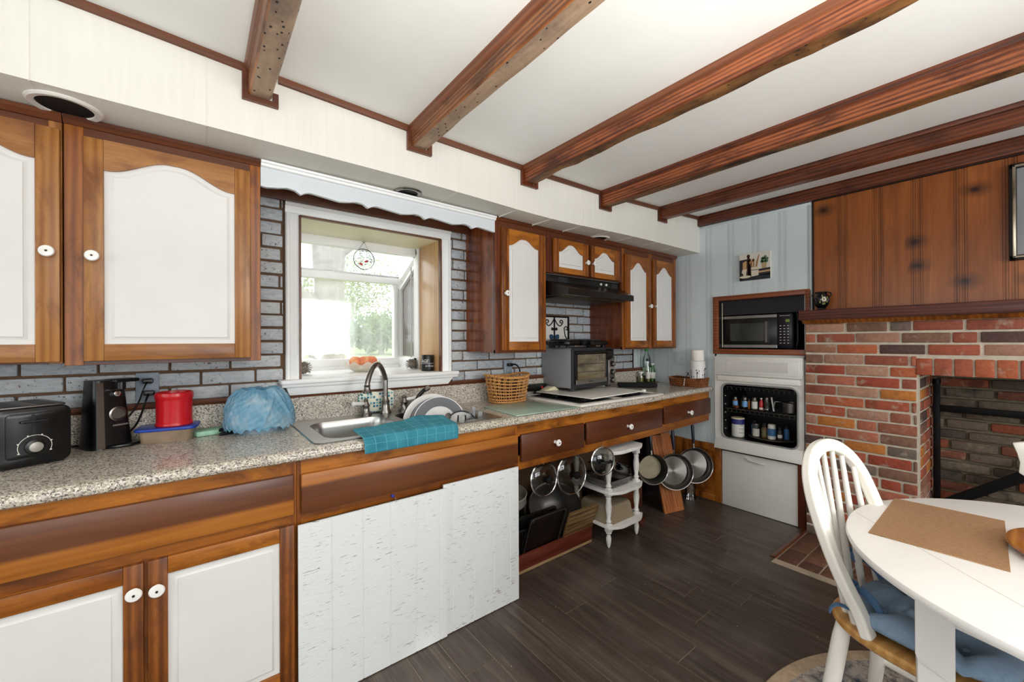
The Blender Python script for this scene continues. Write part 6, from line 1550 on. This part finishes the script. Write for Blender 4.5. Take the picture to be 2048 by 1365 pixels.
mb = MB(); mb.xf = M4((1.50, 1.985, .318), (-.1, -.15, 1)); mb.lathe([(.118, 0), (.121, .004), (.121, .055), (.126, .06), (.122, .063), (.116, .055), (.116, .006), (0, .004)], 44); solo('colander', mb, plain('pale_enamel', '#b7b5a6', .4, var=.1, vs=20), 'pale enamel bowl on top of the stack of pots', 'bowl', ang=60)
bowl_thing('big steel mixing bowl tilted behind the baking trays', (1.90, 1.985, .13), .165, .13, m_steeld, (-.42, -.50, .76))
# white tiered stand
t = thing('tiered_stand', 'white turned-leg three-tier stand under the drawer run', 'stand', (2.2, 1.78, 0))
LG = [(2.045, 1.642), (2.335, 1.642), (2.045, 1.915), (2.345, 1.915)]
lp_ = [(.004, 0), (.010, .012), (.014, .03), (.017, .06), (.011, .085), (.019, .095), (.019, .10), (.013, .103)]
def turn(z0, z1): 
    h = z1-z0; return [(.019, z0), (.013, z0+.006), (.019, z0+.016), (.012, z0+.03), (.0175, z0+h*.42), (.0205, z0+h*.6), (.015, z0+h*.85), (.018, z1-.012), (.012, z1-.006), (.019, z1)]
m_stand = plain('chipped_white_paint', '#dedbd6', .5, var=.12, vs=30)
for x, y in LG:
    mb = MB(); mb.lathe(lp_+[(.012, .104)], 16, (x, y, 0)); mb.box(x-.019, x+.019, y-.019, y+.019, .103, .150, .004)
    mb.lathe(turn(.15, .325), 16, (x, y, 0)); mb.box(x-.019, x+.019, y-.019, y+.019, .325, .372, .004); mb.lathe(turn(.372, .545), 16, (x, y, 0)); mb.box(x-.019, x+.019, y-.019, y+.019, .545, .590, .004)
    part('leg', mb, m_stand, t)
def shelf(z, th, nm, front=.05):
    n = 24; fr = []
    x0, x1 = 2.018, 2.372
    pts = [(x1, 1.938), (x0, 1.938), (x0, 1.618)]
    for i in range(n+1):
        u = i/n; pts.append((lerp(x0+.004, x1-.004, u), 1.618-front*math.sin(PI*u)**1.0-.008*math.sin(3*PI*u)))
    pts.append((x1, 1.618)); mb = MB(); mb.prism(pts, z, z+th, 'xy', b=.004); part('shelf', mb, m_stand, t)
shelf(.126, .018, 'low', .05); shelf(.340, .018, 'mid', .05); shelf(.590, .022, 'top', .045)
# glass dishes on it
def dish(label, c, w, l, h, mat, xf=None, name='casserole_dish', group='glass oven dishes on the white stand', up=True):
    t = thing(name, label, 'dish', c, 0, group); o = xf or Matrix.Translation(c)
    L = []
    for k, z in ((.80, 0), (.84, .004), (.9, .02), (.96, h-.006), (1.04, h), (1.06, h+.003), (1.0, h+.004), (.93, h-.004), (.86, .022), (.8, .006)):
        L.append([(a*k, b*k, z if up else h-z) for a, b in rrect(-w/2, w/2, -l/2, l/2, .035, 6)])
    N = len(L[0]); mb = MB(); mb.xf = o
    mb.add([p for l_ in L for p in l_], [(i*N+j, i*N+(j+1) % N, (i+1)*N+(j+1) % N, (i+1)*N+j) for i in range(len(L)-1) for j in range(N)]+[tuple(range(N)), tuple((len(L)-1)*N+j for j in range(N))])
    part('dish_body', mb, mat, t, ang=60); return t
dish('clear rectangular glass oven dish on the middle shelf of the white stand', (2.16, 1.745, .3585), .25, .24, .055, m_pyrex)
dish('second glass oven dish tilted on top of the first on the white stand', (2.215, 1.765, .42), .25, .22, .06, m_pyrex, Matrix.Translation((2.215, 1.765, .43)) @ Matrix.Rotation(D(24), 4, 'Y'), up=False)
m_beige = plain('beige_glazed_roaster', '#8f806a', .25, coat=.3)
dish('upturned beige roasting dish on the bottom shelf of the white stand', (2.175, 1.77, .1445), .27, .28, .10, m_beige, up=False, name='roasting_dish')
# pans hanging at the right
def pan(label, c, r, dep, nrm, mat, hm, hl, inner=None, name='frying_pan', cat='pan'):
    t = thing(name, label, cat, (c[0], c[1], c[2]-r), 0, 'pans hanging under the drawers', M=M4(c, nrm)); mb = MB(); mb.xf = M4(c, nrm)
    mb.lathe([(0, -dep), (r*.80, -dep), (r*.86, -dep+.008), (r*.97, -.008), (r, 0), (r+.002, .002), (r-.003, .001), (r*.95, -.01), (r*.84, -dep+.01), (r*.78, -dep+.004)], 52, caps=False); part('pan_body', mb, mat, t, ang=50)
    mb = MB(); mb.xf = M4(c, nrm); mb.lathe([(0, -dep+.0045), (r*.79, -dep+.0045)], 52, caps=False); part('pan_inside', mb, inner or mat, t)
    mb = MB(); mb.xf = M4(c, nrm); mb.lathe([(r-.002, .0), (r+.002, .003), (r+.003, .0), (r, -.003)], 52, caps=False); part('rim', mb, m_chrome, t)
    h0 = Vector(c)+Vector((.0, .01, r-.002)); h1 = Vector((c[0]+.012, c[1]+.03, c[2]+r+hl))
    mb = MB(); mb.tube([h0, h0.lerp(h1, .22)], .006, 8); part('handle_ferrule', mb, m_chrome, t)
    mb = MB(); mb.tube([h0.lerp(h1, .18), h0.lerp(h1, .3), h0.lerp(h1, .8), h1], [.008, .0115, .0125, .008], 12); part('handle', mb, hm, t)
m_navy = plain('navy_handle', '#14172a', .35)
pan('small saucepan with a scuffed base and dark sides, left of the hanging pans', (2.535, 1.645, .394), .104, .075, (-.62, -.80, .06), m_black, m_black, .155, m_alum, 'saucepan')
pan('wide steel frying pan with a navy handle, middle of the hanging pans', (2.835, 1.65, .316), .133, .05, (-.62, -.80, .10), m_rsteel, m_navy, .185)
pan('steel frying pan with a long dark handle, right of the hanging pans', (3.135, 1.655, .306), .138, .05, (-.66, -.78, .10), m_rsteel, m_navy, .20)
# wooden board leaning
t = thing('wooden_board', 'long orange-brown cedar board leaning behind the middle frying pan', 'board', (2.86, 1.69, 0))
Xb = Matrix.Translation((2.865, 1.672, .001)) @ Matrix.Rotation(D(-13), 4, 'Z') @ Matrix.Rotation(D(-14.5), 4, 'X')
mb = MB(); mb.xf = Xb; mb.box(-.098, -.001, 0, .018, 0, .575, .002); mb.box(.001, .098, 0, .018, 0, .585, .002); part('plank', mb, wood('cedar_board', '#8e4a22', '#c27c48', 'z', .8, .5, contrast=.3), t)
t = thing('glass_jar', 'clear glass jar on the floor under the right-hand pan', 'jar', (3.21, 1.735, 0)); mb = MB(); mb.lathe([(.035, .0005), (.04, .004), (.04, .11), (.034, .125), (.034, .14)], 30, (3.205, 1.735, 0)); part('jar_body', mb, m_clear, t)
t = thing('glass_jar', 'cut-glass jar on the floor behind the cedar board', 'jar', (3.08, 1.80, 0)); mb = MB(); mb.lathe([(.05, .0005), (.055, .004), (.052, .05), (.06, .11), (.062, .16)], 16, (3.09, 1.83, 0)); part('jar_body', mb, m_clear, t, ang=10)
mb = MB(); mb.box(3.02, 3.27, 2.02, 2.17, .0, .56, .01); solo('storage_box', mb, plain('dark_purple_box', '#241426', .5), 'dark purple box standing at the back under the drawers', 'box')
t = thing('wooden_crate', 'dark wooden crate on the floor behind the white stand', 'crate', (2.55, 2.0, 0))
mb = MB(); mb.box(2.42, 2.75, 1.88, 1.895, .002, .16, .002); mb.box(2.42, 2.75, 2.14, 2.155, .002, .16, .002); mb.box(2.42, 2.435, 1.895, 2.14, .002, .16, .002); mb.box(2.735, 2.75, 1.895, 2.14, .002, .16, .002); mb.box(2.435, 2.735, 1.895, 2.14, .002, .012); part('crate_side', mb, m_walnut, t)
mb = MB(); mb.xf = Matrix.Translation((2.60, 2.0, .175)) @ Matrix.Rotation(D(12), 4, 'Z') @ Matrix.Rotation(D(4), 4, 'Y'); mb.box(-.17, .15, -.11, .12, 0, .012, .002); solo('loose_board', mb, plain('grey_board', '#85827a', .6), 'grey board lying on the dark crate', 'board')
mb = MB(); mb.xf = Matrix.Translation((2.50, 1.74, .0005)) @ Matrix.Rotation(D(20), 4, 'Z'); mb.box(-.05, .05, -.04, .04, 0, .035, .003); solo('wood_block', mb, wood('dark_red_block', '#3e1c12', '#5e2e1c', 'x'), 'small dark red wood block on the floor right of the white stand', 'block')
mb = MB(); mb.lathe([(.07, 0), (.09, .02), (.092, .07), (.05, .12), (.02, .13), (0, .132)], 24, (2.53, 2.03, .19)); solo('glass_bowl', mb, m_smoke, 'dark glass bowl behind the white stand, on the crate', 'bowl')
# ================================================================ TABLE, CHAIRS, RUG
TX, TY, TR, TZ_ = 1.675, -.18, .545, .745
t = thing('dining_table', 'round white painted dining table at the right edge of the photo', 'table', (TX, TY, 0))
mb = MB(); mb.lathe([(0, -.026), (TR-.014, -.026), (TR-.003, -.022), (TR, -.013), (TR-.003, -.004), (TR-.012, 0), (0, 0)], 120, (TX, TY, TZ_), caps=False)
part('tabletop', mb, m_table, t, ang=40)
mb = MB(); a = Vector((1.521, .191, 0)); b = Vector((1.352, .013, 0)); d = (b-a).normalized(); p0 = a-d*.22; p1 = b+d*.75
mb.ribbon([(p0.x, p0.y, TZ_+.00005), (p1.x, p1.y, TZ_+.00005)], .0022, .0004); part('leaf_seam', mb, plain('table_seam', '#c9c1b6', .6), t)
cs = [Vector((1.487, .160)), Vector((2.01, .0)), Vector((1.865, -.52)), Vector((1.335, -.365))]
for i, c in enumerate(cs):
    ang = math.atan2(-.36, 1)  # face towards the camera side
    mb = MB(); mb.xf = Matrix.Translation((c.x, c.y, 0)) @ Matrix.Rotation(D(-80), 4, 'Z'); mb.box(-.030, .031, -.030, .032, .006, .718, .004); lg = part('leg', mb, m_table, t)
    mb = MB(); mb.xf = Matrix.Translation((c.x, c.y, 0)) @ Matrix.Rotation(D(-80), 4, 'Z'); mb.prism([(-.034, .50), (-.028, .485), (.036, .455), (.036, .717), (-.034, .717)], -.040, -.0295, 'xz', b=.002); part('bracket', mb, m_table, lg)
for i in range(4):
    a, b = cs[i], cs[(i+1) % 4]; mb = MB(); mb.ribbon([(a.x, a.y, .655), (b.x, b.y, .655)], .02, .125); part('apron', mb, m_table, t)
mb = MB(); mb.prism([(1.522, .292), (1.526, .034), (1.940, .054), (1.922, .298)], TZ_+.0006, TZ_+.0026, 'xy'); solo('placemat', mb, m_mat, 'brown woven placemat on the white round table', 'placemat')
t = thing('lazy_susan', 'round varnished wooden board on the table, cut by the right edge', 'serving board', (1.735, -.135, TZ_))
mb = MB(); mb.lathe([(.08, .0005), (.08, .010), (.176, .012), (.183, .018), (.181, .026), (.17, .029), (0, .029)], 72, (1.735, -.135, TZ_)); part('board', mb, wood('varnished_board', '#94551f', '#c8863e', 'x', .9, .25, coat=.4), t)
# --- bow-back chair, seen from its side; local x across the seat, local y towards the back
CO = (1.712, .258, 0); CR_ = D(-12)
t = thing('dining_chair', 'white bow-back chair with a pale wood seat, tucked under the near side of the table', 'chair', CO, CR_)
X = WM[t.name]
def LM(): 
    mb = MB(); mb.xf = X; return mb
def seat_pt(a, k=1):
    c, s_ = math.cos(a), math.sin(a)
    w = .205 + .02*max(0, -s_)
    return (math.copysign(abs(c)**.75, c)*w*k, -.09+math.copysign(abs(s_)**.8, s_)*(.235 if s_ > 0 else .235)*k)
mb = LM(); N = 72; L = [[seat_pt(2*PI*i/N, k)+(z,) for i in range(N)] for k, z in ((.90, .405), (.97, .411), (1, .42), (1, .432), (.975, .439), (.93, .441), (.75, .437), (.4, .433))]
mb.add([p for l in L for p in l], [(i*N+j, i*N+(j+1) % N, (i+1)*N+(j+1) % N, (i+1)*N+j) for i in range(len(L)-1) for j in range(N)]+[tuple(range(N)), tuple((len(L)-1)*N+j for j in range(N))]); part('seat', mb, m_seat, t, label='pale wood seat')
bowp = [(-.18, .435), (-.187, .50), (-.214, .58), (-.232, .66), (-.240, .74), (-.238, .82), (-.218, .885), (-.172, .932), (-.105, .950), (-.04, .940), (.02, .905), (.062, .85), (.082, .78), (.095, .70), (.12, .60), (.15, .50), (.165, .435)]
def bw(u, z): return (u, .30*(z-.44), z)
mb = LM(); pth = smooth_path([bw(*p) for p in bowp], 6); mb.ribbon(pth, .040, .030, up=(0, 1, -.3)); o = part('bow', mb, m_chair, t, ang=60)
bv = o.modifiers.new('soft_edge', 'BEVEL'); bv.width = .010; bv.segments = 3; bv.limit_method = 'ANGLE'; bv.angle_limit = D(50)
for (fu, fv), (tu, tz) in zip([(-.150, .045), (-.108, .088), (-.055, .112), (.0, .120), (.055, .112), (.108, .088)], [(-.196, .905), (-.158, .928), (-.112, .936), (-.064, .930), (-.018, .91), (.03, .87)]):
    mb = LM(); a = Vector((fu, fv, .435)); b = Vector(bw(tu, tz)); mb.tube([a, a.lerp(b, .25), a.lerp(b, .55), b], [.010, .0115, .010, .0075], 12); part('spindle', mb, m_chair, t)
for sx, sy, ex, ey in ((-.13, .085, -.165, .135), (.13, .085, .165, .135), (-.14, -.22, -.19, -.28), (.14, -.22, .19, -.28)):
    mb = LM(); a = Vector((sx, sy, .41)); b = Vector((ex, ey, .014)); mb.tube([a, a.lerp(b, .12), a.lerp(b, .5), b], [.019, .022, .0225, .016], 16); part('leg', mb, m_chair, t)
mb = LM(); mb.tube([(-.155, .11, .18), (-.172, -.25, .18)], .010, 10); mb.tube([(.155, .11, .18), (.172, -.25, .18)], .010, 10); mb.tube([(-.163, -.07, .18), (.163, -.07, .18)], .010, 10); part('stretcher', mb, m_chair, t)
# cushion
t2_ = thing('seat_cushion', 'slate blue tufted cushion tied to the white bow-back chair', 'cushion', CO, CR_)
tuft = [(-.085, -.0), (.085, -.0), (-.085, -.17), (.085, -.17), (0, -.085)]
SEAMS = [(tuft[0], tuft[4]), (tuft[1], tuft[4]), (tuft[2], tuft[4]), (tuft[3], tuft[4]), (tuft[0], (-.17, .03)), (tuft[0], (-.08, .10)), (tuft[1], (.08, .10)), (tuft[1], (.17, .03)), (tuft[2], (-.18, -.19)), (tuft[3], (.18, -.19)), (tuft[0], tuft[1]), (tuft[0], tuft[2]), (tuft[2], tuft[3])]
def cush(u, v):
    a = 2*PI*u
    if v <= .5: k = v*2; top = True
    else: k = (1-v)*2; top = False
    kk = k
    c, s_ = math.cos(a), math.sin(a); e = .55
    x = math.copysign(abs(c)**e, c)*.182*kk; y = -.085+math.copysign(abs(s_)**e, s_)*.182*kk
    edge = max(0, 1-k**5)**.5
    z = .475+(.042*edge if top else -.029*edge)
    if top:
        for p, q in tuft: z -= .040*math.exp(-((x-p)**2+(y-q)**2)/.0014)
        for (p, q), (p2, q2) in SEAMS:
            L2 = (p2-p)**2+(q2-q)**2; tt = max(0, min(1, ((x-p)*(p2-p)+(y-q)*(q2-q))/L2)); dd = (x-p-tt*(p2-p))**2+(y-q-tt*(q2-q))**2; z -= .013*math.exp(-dd/.00022)
        z += .003*math.sin(x*60+y*22)*edge+.004*math.sin(y*75+x*12)*edge
    return (x, y, z)
mb = LM(); mb.grid(cush, 120, 121, cu=True); part('cushion_body', mb, m_cush, t2_, ang=80)
mb = LM()
for p, q in tuft: mb.ball((p, q, .483), .008, 10, (1, 1, .5))
part('button', mb, m_cush, t2_)
m_tie = plain('blue_tie', '#4f6f93', .8)
for u, v, z, ex in ((-.148, .06, .545, 0), (.045, .135, .56, 0)):
    mb = LM(); mb.ribbon([(u+.021*math.cos(q*PI/8), v+.021*math.sin(q*PI/8), z+.004*math.sin(q)) for q in range(16)], .003, .026, closed=True)
    mb.ribbon(smooth_path([(u+.01, v-.02, z), (u+.02, v-.05, z-.025), (u+.015, v-.07, z-.05)], 4), .003, .022); part('tie', mb, m_tie, t2_, label='blue cloth tie')
mb = LM(); mb.ribbon(smooth_path([(-.165, .05, .485), (-.180, .075, .49), (-.188, .088, .478), (-.192, .094, .46)], 4), .018, .003); part('tie', mb, m_tie, t2_, label='blue cloth tie')
# --- second chair, only one end of its crest rail in view
t = thing('dining_chair', 'white chair cut by the right edge of the photo, in front of the fireplace', 'chair', (2.40, -.26, 0))
cr = [(.049, .906), (.030, .912), (-.02, .925), (-.25, .945), (-.5, .925), (-.57, .906), (-.555, .87), (-.55, .83), (-.56, .785), (-.48, .80), (-.25, .82), (-.02, .80), (.012, .780), (.034, .796), (.031, .835), (.038, .87)]
mb = MB(); mb.prism(cr, 2.445, 2.468, 'yz', b=.004); part('crest_rail', mb, m_chair, t)
for y in (-.02, -.14, -.26, -.38, -.5): 
    mb = MB(); mb.tube([(2.455, y, .81), (2.44, y+.01*(y+.26), .44)], .011, 10); part('spindle', mb, m_chair, t)
mb = MB(); mb.prism([(2.46, -.05), (2.47, -.26), (2.46, -.47), (2.06, -.49), (2.03, -.26), (2.06, -.03)], .41, .44, 'xy', b=.008); part('seat', mb, m_seat, t, label='pale wood seat')
for x, y, ex, ey in ((2.40, -.1, 2.46, -.06), (2.40, -.42, 2.46, -.46), (2.12, -.1, 2.08, -.06), (2.12, -.42, 2.08, -.46)):
    mb = MB(); mb.tube([(x, y, .42), (ex, ey, .014)], [.021, .016], 14); part('leg', mb, m_chair, t)
# --- round rug
t = thing('rug', 'round mottled rug with a beige border under the dining table', 'rug', (TX, TY, 0))
def rug_mat():
    t2 = NT('mottled_rug'); v = t2.coord((1, 1, 1)); a = t2.noise(v, 9, 6, .7, .8); b = t2.noise(v, 28, 5, .7)
    c = t2.ramp(a, [(.36, '#39414f'), (.45, '#8f8a86'), (.55, '#b5aa9e'), (.63, '#9a8a80'), (.70, '#a8543a')])
    c = t2.mix(t2.ramp(b, [(.55, (0, 0, 0)), (.62, (1, 1, 1))]), c, '#6d6a6a'); t2.bsdf(c, .95, 0, b, .6, .004); return t2.mat
mb = MB(); mb.lathe([(0, .0045), (.757, .0045), (.757, .0005)], 128, (TX, TY, 0), caps=False); part('rug_field', mb, rug_mat(), t)
mb = MB(); mb.lathe([(.757, .001), (.757, .006), (.765, .007), (.803, .007), (.808, .003), (.808, .0005)], 128, (TX, TY, 0), caps=False); part('rug_border', mb, plain('beige_rug_border', '#a8937a', .9, var=.2, vs=60, bs=.4), t)
# ================================================================ OUTSIDE THE WINDOW
def lawn_z(y): return interp(y, [(2, -.2), (3.2, .2), (7, .85), (14, 1.02), (40, 1.3)])
mb = MB(); mb.grid(lambda u, v: (lerp(-14, 30, u), lerp(2.6, 40, v), lawn_z(lerp(2.6, 40, v))+.03*math.sin(u*40)*math.sin(v*31)), 60, 60)
o = solo('lawn', mb, plain('sunlit_lawn', '#8f9c68', .9, var=.15, vs=2), 'sunlit lawn outside the window', 'lawn'); o['kind'] = 'structure'
m_bark = plain('pale_bark', '#857d75', .95, var=.25, vs=6, bs=.6, stretch=(6, 6, 1))
def leaves(mb, c, r, n, s, rr):
    for _ in range(n):
        while True:
            d = Vector((rr.uniform(-1, 1), rr.uniform(-1, 1), rr.uniform(-1, 1)))
            if d.length < 1: break
        p = Vector((c[0]+d.x*r[0], c[1]+d.y*r[1], c[2]+d.z*r[2])); a = Vector((rr.gauss(0, 1), rr.gauss(0, 1), rr.gauss(0, 1))).normalized(); b = a.orthogonal().normalized(); k = s*rr.uniform(.6, 1.3)
        mb.tone = rr.random(); mb.add([p-a*k, p+b*k*.6, p+a*k, p-b*k*.6], [(0,1,2,3)])
def leaf_mat(nm, a, b):
    t2 = NT(nm); c = t2.ramp(t2.attr(), [(0, a), (1, b)]); di = t2.n('ShaderNodeBsdfDiffuse'); tl = t2.n('ShaderNodeBsdfTranslucent'); t2.l(c, di.inputs[0]); t2.l(c, tl.inputs[0])
    m = t2.n('ShaderNodeMixShader'); m.inputs[0].default_value = .45; t2.l(di.outputs[0], m.inputs[1]); t2.l(tl.outputs[0], m.inputs[2]); t2.l(m.outputs[0], t2.out.inputs[0]); return t2.mat
lm1 = leaf_mat('yellow_green_leaves', '#6f8450', '#aebb80'); lm2 = leaf_mat('mid_green_leaves', '#557546', '#8fa874')
t = thing('tree', 'big pale-barked tree on the lawn outside the window', 'tree', (1.67, 7, .8))
mb = MB()
def trunk(u, v):
    a = 2*PI*u; z = lerp(.75, 4.6, v); r = interp(v, [(0, .36), (.05, .27), (.15, .215), (.4, .205), (.6, .25), (1, .2)])*(1+.07*math.sin(a*5+v*3)+.05*math.sin(a*11+v*8)+.03*math.sin(v*40+a*3)); return (1.665+r*math.cos(a)+.05*math.sin(v*4), 7+r*math.sin(a), z)
mb.grid(trunk, 60, 50, cu=True); part('trunk', mb, m_bark, t, ang=70)
for pts, r in (([(1.6, 7, 1.9), (1.1, 7, 2.15), (.4, 7.1, 2.6), (-.5, 7.2, 3.4)], .11), ([(1.7, 7, 2.6), (2.3, 7, 3.1), (3.2, 7.2, 3.7)], .09), ([(1.65, 7, 3.2), (1.2, 7.2, 4.2), (.8, 7.3, 5.2)], .1)):
    mb = MB(); q = smooth_path(pts, 5); mb.tube(q, [lerp(r, r*.5, i/(len(q)-1)) for i in range(len(q))], 12); part('branch', mb, m_bark, t)
rr = random.Random(3); mb = MB()
for c in ((0, 7.3, 4.6), (3, 7.4, 4.7), (1.6, 7.5, 5.5), (4.6, 7.6, 4.3), (-1.4, 7.5, 4.5)): leaves(mb, c, (1.2, 1.1, .7), 500, .09, rr)
part('foliage', mb, lm1, t)
HB = [(-1.2, 13, 1.1, 2.0, lm2), (1.0, 12, .9, 1.5, lm2), (2.9, 15, 1.7, 2.8, lm1), (4.2, 11.5, 1.0, 1.3, lm2), (5.6, 19, 2.0, 4.4, lm1), (8.2, 15.5, 1.6, 3.4, lm1), (8.4, 12, 1.2, 1.7, lm2), (12.2, 16.5, 1.9, 3.8, lm1), (6.2, 11.8, 1.0, 1.35, lm2), (11.5, 12.2, 1.6, 2.9, lm2), (.4, 17, 2.1, 4.2, lm1)]
LB = ['low dark green shrub just left of the big tree trunk outside', 'clipped green bush behind the big tree trunk outside', 'yellow-green tree right of the big trunk, far edge of the lawn', 'low green hedge bush at the far edge of the lawn', 'tall pale yellow-green tree in the middle of the window view', 'yellow-green tree right of the middle of the window view', 'round mid-green bush in front of the far trees, right', 'pale tree at the right of the window view', 'low hedge bush in the middle of the window view', 'mid-green tree at the far right beyond the lawn', 'tall pale tree straight behind the big trunk outside']
for (x, y, r, h, m), lb in zip(HB, LB):
    z0 = lawn_z(y); t = thing('bush' if h < 2.1 else 'tree', lb, 'bush' if h < 2.1 else 'tree', (x, y, z0), 0, 'trees and bushes beyond the lawn')
    mb = MB(); rr = random.Random(int(x*77)); 
    for k in range(9): leaves(mb, (x+rr.uniform(-.5, .5)*r, y+rr.uniform(-.4, .4)*r, z0+h*rr.uniform(.32, .75)), (r*.6, r*.5, h*.3), 230, .085, rr)
    part('foliage', mb, m, t)
    mb = MB(); mb.tube([(x, y, z0-.05), (x+.05, y, z0+h*.5)], [.09, .06], 10); part('trunk', mb, m_bark, t)
# ================================================================ LIGHT
w = bpy.data.worlds.new('sky'); S.world = w; w.use_nodes = True
nt = w.node_tree; bg = nt.nodes['Background']; bg.inputs[0].default_value = (.93, .97, 1, 1); bg.inputs[1].default_value = 2.7
def light(name, typ, loc, tgt, power, size=None, size_y=None, col=(1, 1, 1), spread=None):
    l = bpy.data.lights.new(name, typ); l.energy = power; l.color = col
    if typ == 'AREA':
        l.shape = 'RECTANGLE'; l.size = size; l.size_y = size_y or size
    if spread: l.spread = spread
    o = bpy.data.objects.new(name, l); COL.objects.link(o); o.location = loc
    o.rotation_euler = (Vector(tgt)-Vector(loc)).to_track_quat('-Z', 'Y').to_euler(); return o
s_ = light('sun', 'SUN', (0, -5, 10), (.9, 2.2, 6.6), .5, col=(1, .96, .88)); s_.data.angle = .02
light('daylight_left_window', 'AREA', (XL-.05, .75, 1.45), (1.4, 1.3, 1.35), 5, 2.6, 1.3, (.95, .98, 1))
light('daylight_front_window', 'AREA', (-.55, YB-.05, 1.45), (.8, 1.2, 1.5), 7, 1.7, 1.3, (.95, .98, 1))
light('daylight_front_window', 'AREA', (1.7, YB-.05, 1.45), (3.0, 1.5, 1.1), 46, 1.6, 1.3, (.95, .98, 1))
# added uplighter, out of view behind the camera, to brighten the ceiling
LX, LY = .25, -.62
t = thing('added_uplight', 'low added uplighter behind the camera, out of view', 'added uplight', (LX, LY, 0))
mb = MB(); mb.lathe([(.13, .001), (.13, .02), (.03, .03), (0, .03)], 32, (LX, LY, 0)); part('base', mb, m_nickel, t)
mb = MB(); mb.tube([(LX, LY, .02), (LX, LY, 1.05)], .012, 12); part('added_uplight_pole', mb, m_nickel, t)
mb = MB(); mb.lathe([(.02, 1.03), (.10, 1.05), (.19, 1.10), (.20, 1.12), (.185, 1.10), (.09, 1.06), (0, 1.05)], 36, (LX, LY, 0), caps=False); part('added_uplight_shade', mb, m_enamel, t)
u_ = light('added_uplight_area', 'AREA', (LX, LY, 1.14), (LX+.02, LY+.12, 2.3), 64, .34, .34, (1, .985, .955), spread=D(148))
# ================================================================ CAMERA
cam = bpy.data.cameras.new('camera'); co = bpy.data.objects.new('camera', cam); COL.objects.link(co)
cam.sensor_fit = 'HORIZONTAL'; cam.sensor_width = 36; cam.lens = 812.15/2048*36; cam.clip_start = .05; cam.clip_end = 200
ya, pt, rl = 6.62519327e-01, 1.12682647e-03, 4.35116148e-03
M0 = Matrix(((math.cos(ya), -math.sin(ya), 0), (0, 0, 1), (math.sin(ya), math.cos(ya), 0)))
P0 = Matrix(((1, 0, 0), (0, math.cos(pt), -math.sin(pt)), (0, math.sin(pt), math.cos(pt))))
Q0 = Matrix(((math.cos(rl), -math.sin(rl), 0), (math.sin(rl), math.cos(rl), 0), (0, 0, 1)))
MM = Q0 @ P0 @ M0
rgt, up, fw = Vector(MM[0]), Vector(MM[1]), Vector(MM[2])
co.matrix_world = Matrix.Translation((0, 0, 1.30)) @ Matrix((rgt, up, -fw)).transposed().to_4x4()
S.camera = co
S.view_settings.view_transform = 'Standard'; S.view_settings.look = 'None'; S.view_settings.gamma = 1; S.view_settings.use_curve_mapping = False
S.view_settings.exposure = 0.12
S.cycles.max_bounces = 10; S.cycles.transparent_max_bounces = 24; S.cycles.sample_clamp_indirect = 6; S.cycles.caustics_reflective = False; S.cycles.caustics_refractive = False
